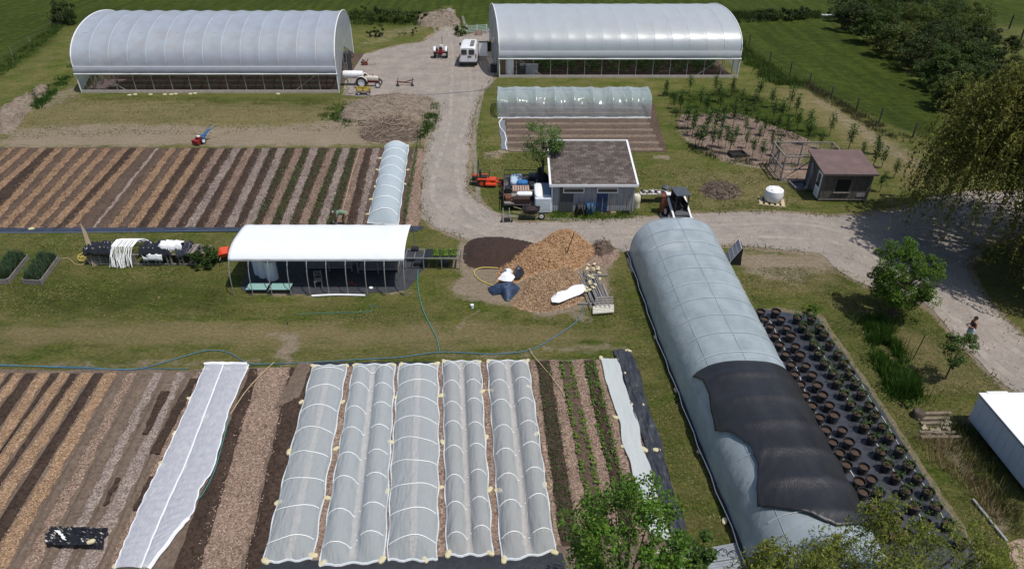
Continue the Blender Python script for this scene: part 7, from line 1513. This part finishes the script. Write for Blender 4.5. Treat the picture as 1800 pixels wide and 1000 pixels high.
def pot(seed, planted):
    t = thing('plant_pot', 'x', 'plant pot', (0, 0, 0)); r = .235
    MB().lathe([(0, .0), (r*.84, 0), (r*.98, .36), (r*1.07, .37), (r*1.07, .41), (r*.93, .41), (r*.90, .31)], n=20, caps=False).build('pot_wall', BLACKP, t, True)
    m = MB().ell((0, 0, .29), (r*.90, r*.90, .03), 16, 6); m.build('potting_soil', M('potting_soil', (.105, .068, .05), (.055, .036, .027), 14, .95, .8), t, True)
    if planted:
        rng = np.random.default_rng(seed); m = MB(); C = []
        for k in range(6): a = rng.uniform(0, 6.28); e = Vector((math.cos(a)*rng.uniform(.08, .24), math.sin(a)*rng.uniform(.08, .24), rng.uniform(.45, .75))); m.tube([(0, 0, .33), e*.5+Vector((0, 0, .25)), e], .008, 4, caps=False); C.append(rng.normal(np.array(e), .08, (9, 3)))
        m.build('stems', M('stem', (.20, .19, .10), (.13, .12, .06)), t); V, F = leaf_arrays(np.vstack(C), .085, rng, .6, .6); link_mesh('leaves', np_mesh('leaves', V, F), LEAF_MID, t)
    return t
PP = {False: [pot(0, False)], True: [pot(s, True) for s in (1, 2, 3)]}; used = set()
rowname = ['row beside the hoop house', 'second row from the hoop house', 'third row from the hoop house', 'outer row by the grass']
for ri, (row, planted) in enumerate(((POTA, False), (POTB, False), (POTC, True), (POTD, True))):
    for k, (u, v) in enumerate(row):
        pl = planted or (ri == 1 and k == 17); pr = PP[pl][k % len(PP[pl])]; lb = 'black pot of %s, %s in the %s' % ('leafy shoots' if pl else 'bare soil', ordn(k+1), rowname[ri]); c = W(u, v+5, .03)
        if pr.name not in used: used.add(pr.name); o = pr; o.location = c; o['label'] = lb; o['group'] = 'black pots on the mat'
        else: o = duplicate(pr, c, R0.uniform(0, 6), lb, 'black pots on the mat', R0.uniform(.93, 1.06))
DRIP = M('drip_white', (.60, .58, .55), (.48, .46, .43), 5, .6)
def jag(P, s, k=3):
    out = []; rr = random.Random(s)
    for a, b in zip(P, P[1:]):
        for j in range(k): out.append((lerp(a[0], b[0], j/k)+rr.uniform(-1.5, 1.5), lerp(a[1], b[1], j/k)+rr.uniform(-1, 1)))
    return out+[P[-1]]
hose('white drip line between the first and second rows of pots', jag(((1351, 560), (1372, 600), (1400, 650), (1430, 720), (1463, 775), (1497, 830), (1525, 872), (1548, 905), (1562, 930)), 1), .024, DRIP, 'drip line', 'drip_line')
hose('white drip line between the third and outer rows of pots', jag(((1417, 580), (1447, 625), (1477, 680), (1515, 745), (1545, 785), (1570, 825), (1592, 860), (1640, 950)), 2), .024, DRIP, 'drip line', 'drip_line')
hose('white line along the outer edge of the potted plant mat', jag(((1490, 640), (1530, 700), (1566, 760), (1600, 815), (1640, 880), (1680, 950)), 3), .02, DRIP, 'drip line', 'drip_line')
for k, (u, v, lb) in enumerate(((1336, 576, 'round white pot lid at the far end of the pot rows'), )):
    o = MB().lathe([(0, 0), (.17, 0), (.19, .03), (.16, .05), (0, .04)], n=16, caps=False).build('pot_lid', WHITEP, None, True); o.location = W(u, v, .03); tag(o, lb, 'lid')
for u, v, lb in ((1401, 694, 'pale sandbag between hoop house and the bare pots'), (1498, 868, 'pale sandbag at the near pots beside the shade cloth')): sandbag(W(u, v), lb, 1, 1)
tree('shrub', 'low green bush at the far right corner of the potted plants', 'bush', W(1420, 556), .8, (.55, .4), 900, .09, leafmat('leaf_bright'), 180, base=0, ncl=12, trunk=False)
tree('shrub', 'small sprout of green weeds near the sleepers and stump', 'weeds', W(1596, 716), .5, (.25, .25), 200, .09, LEAF_MID, 181, base=0, ncl=6, trunk=False)
# ================================================================ FENCES, GATE, SMALL STRUCTURES
def wire_fence(label, pts, h, post_r=.07, wires=(.3, .7, 1.1), group=None, mat=None):
    t = thing('wire_fence', label, 'fence', W(*pts[0]), 0, group); P = [W(*p) for p in pts]; rr = random.Random(len(pts))
    for p in P: MB().tube([p+Vector((0, 0, -.1)), p+Vector((rr.uniform(-.06, .06), rr.uniform(-.04, .04), h))], [post_r, post_r*.85], 7).build('post', mat or GREYWOOD, t, True, world=True)
    for z in wires: MB().tube([p+Vector((0, 0, z)) for p in P], .012, 4).build('wire', DARKMET, t, world=True)
    return t
wire_fence('wire fence on weathered posts along the edge of the mown field', ((1316, 80), (1353, 111), (1389, 130), (1421, 151), (1460, 175), (1505, 196), (1545, 215), (1604, 241), (1660, 268)), 1.35, .075, (.4, .8, 1.15), mat=M('post_grey', (.10, .09, .08), (.06, .055, .05), 5, .9))
wire_fence('thin wire fence running along the meadow at the top left', ((-30, 134), (23, 100), (54, 78), (104, 44)), 1.15, .05, (.3, .6, .9, 1.1), mat=GREYWOOD)
t = thing('fence_corner', 'braced wooden corner post of the meadow fence by the dark bush', 'fence post', W(108, 43), 0); MB().bar((0, 0, 0), (0, 0, 1.7), .14).build('post', GREYWOOD, t); MB().bar((-1.2, -.5, .1), (0, 0, 1.4), .1).build('brace', GREYWOOD, t); MB().bar((.9, .3, .0), (0, 0, 1.3), .1).build('brace', GREYWOOD, t)
t = wire_fence('dark post and pale rail fence in the field at the top right corner', ((1700, 54), (1773, 52), (1792, 76), (1830, 110)), 1.9, .12, (.5, 1.0, 1.4), mat=M('post_dark', (.07, .06, .05), (.04, .035, .03), 5, .9))
MB().bar(W(1700, 50, .8), W(1773, 52, .8), .07, .10).build('rail', GREYWOOD, t, world=True); MB().bar(W(1700, 50, 1.5), W(1773, 52, 1.5), .07, .10).build('rail', GREYWOOD, t, world=True)
for u, v, h, lb in ((1604, 632, 1.5, 'thin dark stake leaning in the lawn beside the tall grass strip'), (1206, 204, 1.2, 'left thin stake at the corner of the orchard plot'), (1323, 180, 1.4, 'thin stake at the far side of the orchard plot'), (733, 256, 1.4, 'left of two thin dark stakes at the end of the upper garden'), (738, 258, 1.6, 'right of two thin dark stakes at the end of the upper garden'), (808, 52, 2.6, 'tall thin pole beside the gate at the top of the drive'), (1166, 170, 1.5, 'thin stake at the far left corner of the orchard plot')):
    o = MB().tube([(0, 0, 0), (.18, .06, h)], .025, 5).build('stake', DARKMET); o.location = W(u, v); tag(o, lb, 'stake')
t = thing('tube_gates', 'stack of pale green tubular gate panels leaning beside the right greenhouse', 'gates', W(816, 60))
GG = M('gate_green', (.36, .46, .40), (.28, .38, .33), 4, .6)
for k in range(5): 
    for z in (0, 1): MB().bar((.1+.03*k, k*.42+z*.16, .2+.1*k), (3.3-.05*k, .25+k*.42+z*.16, .35+.1*k), .06).build('gate_tube', GG, t)
for x in (.3, 1.7, 3.0): MB().bar((x, -.1, .1), (x, 2.1, .8), .06).build('gate_stile', GG, t)
t = thing('clutter_crate', 'pinkish wooden crate beside the gate panels', 'crate', W(842, 62), .2)
for z in (.12, .3, .48):
    for y in (-.3, .3): MB().box((0, y, z), (.8, .03, .12)).build('slat', M('pallet_pink', (.46, .33, .28)), t)
for x in (-.4, .4): MB().box((x, 0, .3), (.04, .6, .55)).build('end', M('pallet_pink'), t)
t = thing('dark_barrel', 'dark barrel standing in the shadow at the left end of the right greenhouse', 'barrel', W(858, 90)); MB().lathe([(0, 0), (.4, 0), (.43, .5), (.4, 1.1), (0, 1.12)], n=16, caps=False).build('barrel_body', M('green_black', (.02, .03, .028)), t, True); MB().cyl((0, 0, 1.1), (0, 0, 1.2), .2).build('lid', PYEL, t, True)
t = thing('mesh_cage', 'tall pale blue framed screen against the left end wall of the right greenhouse', 'screen', (-1.9, 78.0, 0)); 
for x, y in ((0, 0), (0, 1.4)): MB().bar((x, y, 0), (x, y, 3.0), .07).build('post', M('frame_blue', (.5, .6, .66)), t)
for z in np.linspace(.3, 2.95, 7): MB().bar((0, 0, z), (0, 1.4, z), .05).build('rung', M('frame_blue'), t)
t = thing('air_box', 'small dark box standing at the near left foot of the right greenhouse', 'box', W(868, 128)); MB().box((0, .2, .4), (.7, .6, .8)).build('housing', DARKMET, t, bevel=.03); MB().box((0, .2, .83), (.76, .66, .06)).build('lid', M('green_black'), t)
t = thing('plank_bench', 'long white plank bench at the far edge of the mown field', 'bench', W(1455, 33), -.08); MB().box((0, 0, .5), (2.0, .5, .10)).build('seat', WHITEP, t)
for x in (-.8, .8): MB().box((x, 0, .23), (.1, .4, .45)).build('leg', GREYWOOD, t)
# stepping sleepers, stump, stones, beam and gravel by the trailer
SLP = M('sleeper', (.26, .21, .16), (.15, .12, .09), 4, .9, .5, stretch=(1, 6, 6))
for k, (u0, v0, u1, v1, lb) in enumerate(((1622, 727, 1672, 726, 'farthest weathered sleeper lying in the path by the white trailer'), (1612, 736, 1672, 735, 'second weathered sleeper from the back in the path by the trailer'), (1618, 744, 1658, 743, 'third weathered sleeper lying behind the loose rubble'), (1616, 760, 1680, 760, 'fourth weathered sleeper lying in front of the loose rubble'), (1618, 768, 1690, 768, 'nearest weathered sleeper lying in the path by the white trailer'))):
    tag(MB().bar(W(u0, v0, .06), W(u1, v1, .06), .16, .12).build('sleeper', SLP, None, bevel=.02), lb, 'sleeper', 'weathered sleepers by the trailer')
t = thing('tree_stump', 'rough dark tree stump standing beside the sleepers', 'stump', W(1612, 732)); m = MB(); m.lathe([(0, 0), (.30, 0), (.27, .12), (.25, .30), (.21, .36), (0, .33)], n=18, caps=False); m.v = [(x*(1+.3*(float(vnoise(math.atan2(y, x)*5, z*7))-.5)), y*(1+.3*(float(vnoise(math.atan2(y, x)*5+4, z*7))-.5)), z) for x, y, z in m.v]; m.build('stump_body', BARK, t, True)
for k in range(26):
    u, v = 1622+R0.random()*60, 742+R0.random()*30; r_ = R0.uniform(.05, .13); m = MB(); m.ell((0, 0, r_*.4), (r_*1.2, r_, r_*.7), 8, 5); m.v = [(x+.3*r_*R0.uniform(-1, 1), y+.3*r_*R0.uniform(-1, 1), z) for x, y, z in m.v]
    o = m.build('stone', M('stone_pale', (.46, .40, .30), (.32, .27, .20), 7, .9)); o.location = W(u, v); tag(o, 'small pale stone among the sleepers', 'stone', 'stones among the sleepers')
o = MB().bar(W(1710, 877, .08), W(1770, 951, .08), .09, .09).build('steel_beam', STEEL); tag(o, 'straight grey steel beam lying along the lawn edge at lower right', 'beam')
sheet('gravel_patch', PL((1770, 955), (1812, 950), (1840, 1010), (1790, 1010)), .02, speckle('gravel_tan', [(.18, .13, .09), (.30, .22, .16), (.40, .31, .24)], 14), .4, .06, 33)
def roofing():
    a, b, c_, d = W(1140, 985), W(1292, 957), W(1330, 1040), W(1150, 1060); t = thing('metal_roofing', 'sheets of corrugated metal roofing lying at the bottom edge', 'roofing', (a+c_)/2); TM = M('zinc', (.40, .43, .46), (.30, .33, .36), 2, .35, .2, .4)
    for s in range(3):
        def fn(u, v, s=s): uu = (s+u*.98)/3; p = d.lerp(a, uu).lerp(c_.lerp(b, uu), v); p.z = .10+.03*math.cos(u*2*PI*6)**3+.012*s; return p
        MB().grid(fn, 60, 2).build('roofing_sheet', TM, t, True, world=True)
    t = thing('hose_coil', 'tangled black cable lying on the metal roofing', 'cable', W(1262, 975, .16)); m = MB()
    for k in range(4): m.tube([(.35*k-.5+.16*math.cos(q), .12*math.sin(q)+.1*math.sin(k), .03+.05*math.sin(q*1.3)**2) for q in np.linspace(0, 5.5, 16)], .018, 5)
    m.build('cable_loop', BLACKP, t, True)
    tag(MB().bar(W(1140, 972, .05), W(1225, 962, .05), .12, .08).build('timber_edging', M('pale_board')), 'pale timber lying between garden and metal roofing', 'board')
roofing()
# ================================================================ PEOPLE
SKIN = M('skin', (.36, .19, .13), (.30, .15, .10), 8, .6)
def capsule_union(name, caps, ells, mat, parent, vox=.018, sm=4):
    m = MB()
    for p0, p1, r0, r1 in caps:
        p0, p1 = Vector(p0), Vector(p1); n = 6; m.tube([p0.lerp(p1, k/n) for k in range(n+1)], [lerp(r0, r1, k/n) for k in range(n+1)], 14); m.ell(p0, (r0, r0, r0), 12, 8); m.ell(p1, (r1, r1, r1), 12, 8)
    for c, r in ells: m.ell(c, r, 16, 12)
    o = m.build(name, mat, parent, True, ang=3); r = o.modifiers.new('merge', 'REMESH'); r.mode = 'VOXEL'; r.voxel_size = vox; r.use_smooth_shade = True; s = o.modifiers.new('soft', 'SMOOTH'); s.iterations = sm
    return o
def hand(w_, d, parent):
    w_ = Vector(w_); d = Vector(d).normalized(); s = d.cross(Vector((0, 0, 1))).normalized() if abs(d.z) < .9 else Vector((0, 1, 0)); up = s.cross(d); m = MB(); m.bar(w_, w_+d*.09, .075, .028, up=up)
    for k, l_ in enumerate((.065, .075, .07, .055)): b = w_+d*.088+s*(.028-.019*k); m.tube([b, b+d*l_*.55-up*.006, b+d*l_-up*.025], [.009, .008, .007], 6)
    b = w_+d*.03+s*.035; m.tube([b, b+s*.03+d*.02, b+s*.035+d*.05], [.011, .009, .008], 6); m.build('hand', SKIN, parent, True)
def head(c, f, parent, hair, r=.1):
    """c centre, f facing direction"""
    c = Vector(c); f = Vector(f).normalized(); q = f.to_track_quat('Y', 'Z').to_matrix(); P = lambda x, y, z: c+q@Vector((x, y, z))
    capsule_union('head', [(P(0, .02, -.03), P(0, .035, -.075), .065, .045)], [(P(0, 0, .02), (.078, .092, .105)), (P(0, .095, -.012), (.014, .022, .022)), (P(.078, 0, 0), (.012, .02, .03)), (P(-.078, 0, 0), (.012, .02, .03))], SKIN, parent, .008, 2)
    e = MB(); [e.ell(P(x, .082, .012), (.012, .010, .009), 8, 6) for x in (-.03, .03)]; e.build('eyes', BLACKP, parent, True); MB().ell(P(0, .082, -.055), (.022, .008, .006), 10, 6).build('mouth', M('lip', (.3, .10, .08)), parent, True)
    m = MB(); m.ell(P(0, -.022, .045), (.088, .096, .092), 16, 10); m.ell(P(0, -.07, -.02), (.07, .05, .08), 12, 8); m.build('hair', hair, parent, True)
t = thing('person', 'person in pale blue shorts standing on the drive edge, forearms raised in front', 'person', W(1698, 603)+Vector((0, .05, 0)), PI/2)
# faces +Y locally, turned to look left
capsule_union('body', [((-.09, 0, .06), (-.10, .02, .45), .045, .06), ((-.10, .02, .45), (-.085, 0, .82), .062, .085), ((.09, -.03, .06), (.10, 0, .45), .045, .06), ((.10, 0, .45), (.085, 0, .82), .062, .085), ((-.09, -.03, .035), (-.10, .13, .03), .04, .03), ((.09, -.05, .035), (.10, .11, .03), .04, .03),
 ((0, 0, .88), (0, 0, 1.12), .13, .12), ((0, 0, 1.12), (0, -.01, 1.30), .13, .12), ((-.13, 0, 1.33), (.13, 0, 1.33), .06, .06), ((0, 0, 1.36), (0, .01, 1.46), .055, .05), ((-.17, 0, 1.32), (-.21, -.03, 1.05), .05, .038), ((-.21, -.03, 1.05), (-.13, .20, 1.12), .037, .028), ((.17, 0, 1.32), (.21, -.03, 1.05), .05, .038), ((.21, -.03, 1.05), (.10, .20, 1.15), .037, .028)], [], SKIN, t)
capsule_union('shorts', [((-.075, 0, .86), (.075, 0, .86), .125, .125), ((-.085, 0, .82), (-.10, .01, .58), .105, .10), ((.085, 0, .82), (.10, 0, .58), .105, .10), ((0, 0, .92), (0, 0, .96), .13, .125)], [], M('cloth_paleblue', (.52, .60, .66), (.40, .48, .55), 9, .85, .3), t)
capsule_union('top', [((-.07, 0, 1.18), (.07, 0, 1.18), .122, .122), ((-.05, 0, 1.28), (.05, 0, 1.28), .115, .115)], [], M('cloth_dark', (.06, .04, .045), (.04, .03, .03), 9, .85, .3), t)
hand((-.13, .20, 1.12), (.4, 1, .2), t); hand((.10, .20, 1.15), (-.3, 1, .2), t); head((0, .03, 1.55), (0, 1, -.25), t, M('hair_dark', (.03, .02, .016), (.015, .010, .008), 20, .6))
o = MB().box((0, 0, 0), (.08, .14, .015)).build('phone', BLACKP, None, bevel=.004); o.location = W(1698, 603)+Vector((-.34, .03, 1.16)); tag(o, 'small dark phone held by the standing person', 'phone')
t = thing('person', 'gardener in a green shirt bending down over the seedling bed', 'person', W(606, 396), PI/2)
capsule_union('body', [((-.14, -.10, .05), (-.13, -.06, .45), .045, .06), ((-.13, -.06, .45), (-.10, -.20, .82), .065, .09), ((.14, .10, .05), (.13, .12, .45), .045, .06), ((.13, .12, .45), (.10, -.14, .82), .065, .09), ((-.14, -.12, .035), (-.14, .05, .03), .045, .035), ((.14, .08, .035), (.14, .25, .03), .045, .035),
 ((0, -.18, .90), (0, .14, .98), .14, .14), ((0, .14, .98), (0, .34, .96), .15, .13), ((-.14, .36, .95), (.14, .36, .95), .07, .07), ((0, .42, .95), (0, .52, .93), .055, .05), ((-.18, .36, .93), (-.22, .42, .62), .05, .038), ((-.22, .42, .62), (-.14, .50, .32), .037, .028), ((.18, .36, .93), (.22, .44, .62), .05, .038), ((.22, .44, .62), (.14, .56, .34), .037, .028)], [], SKIN, t)
capsule_union('shirt', [((0, -.12, .93), (0, .14, 1.0), .165, .17), ((0, .14, .99), (0, .34, .97), .17, .155), ((-.14, .35, .96), (.14, .35, .96), .09, .09), ((-.17, .36, .94), (-.21, .40, .76), .07, .065), ((.17, .36, .94), (.21, .41, .76), .07, .065)], [], M('cloth_green', (.20, .27, .20), (.14, .20, .14), 9, .9, .3), t)
capsule_union('trousers', [((0, -.24, .86), (0, -.16, .90), .155, .15), ((-.11, -.20, .84), (-.135, -.06, .47), .10, .075), ((.11, -.15, .84), (.135, .12, .47), .10, .075), ((-.135, -.06, .47), (-.14, -.10, .14), .075, .065), ((.135, .12, .47), (.14, .10, .14), .075, .065)], [], M('cloth_tan', (.30, .23, .15), (.22, .16, .10), 9, .9, .3), t)
hand((-.14, .50, .32), (.1, .3, -1), t); hand((.14, .56, .34), (-.1, .3, -1), t); head((0, .62, .90), (0, .5, -1), t, M('hair_brown', (.09, .06, .04), (.05, .03, .02), 20, .7))
m = MB(); m.lathe([(.19, 0), (.105, .02), (.10, .09), (.06, .12), (0, .125)], n=20, R=Vector((0, .75, .45)).to_track_quat('Z', 'Y').to_matrix(), c=(0, .64, .97), caps=False); o = m.build('sun_hat', M('hat_grey', (.30, .34, .33), (.22, .26, .25), 12, .9), t, True)
o = MB().lathe([(0, 0), (.13, 0), (.17, .28), (.15, .28), (.12, .03), (0, .03)], n=14, caps=False).build('harvest_bucket', GREYWOOD, None, True); o.location = W(590, 396, .05); tag(o, 'small grey bucket beside the bending gardener', 'bucket')

def number_labels(group, word):
    os_ = [o for o in bpy.data.objects if o.parent is None and o.get('group') == group]
    os_.sort(key=lambda o: PX(o.location)[0])
    for k, o in enumerate(os_): o['label'] = o['label'].split(', ')[0]+', %s from the left of %s' % (ordn(k+1), word)
number_labels('orchard saplings', 'those there'); number_labels('saplings behind the coop', 'that line'); number_labels('saplings in front of the right greenhouse', 'those'); number_labels('trees of the wood beyond the mown field', 'the wood')
number_labels('scrub bushes behind the left greenhouse', 'the line'); number_labels('low bushes at the far field edge', 'three')
number_labels('clutter on the white table', 'it all'); number_labels('clutter on the potting bench', 'it all'); number_labels('stones among the sleepers', 'them'); number_labels('sandbags heaped on the pipe stack', 'it')
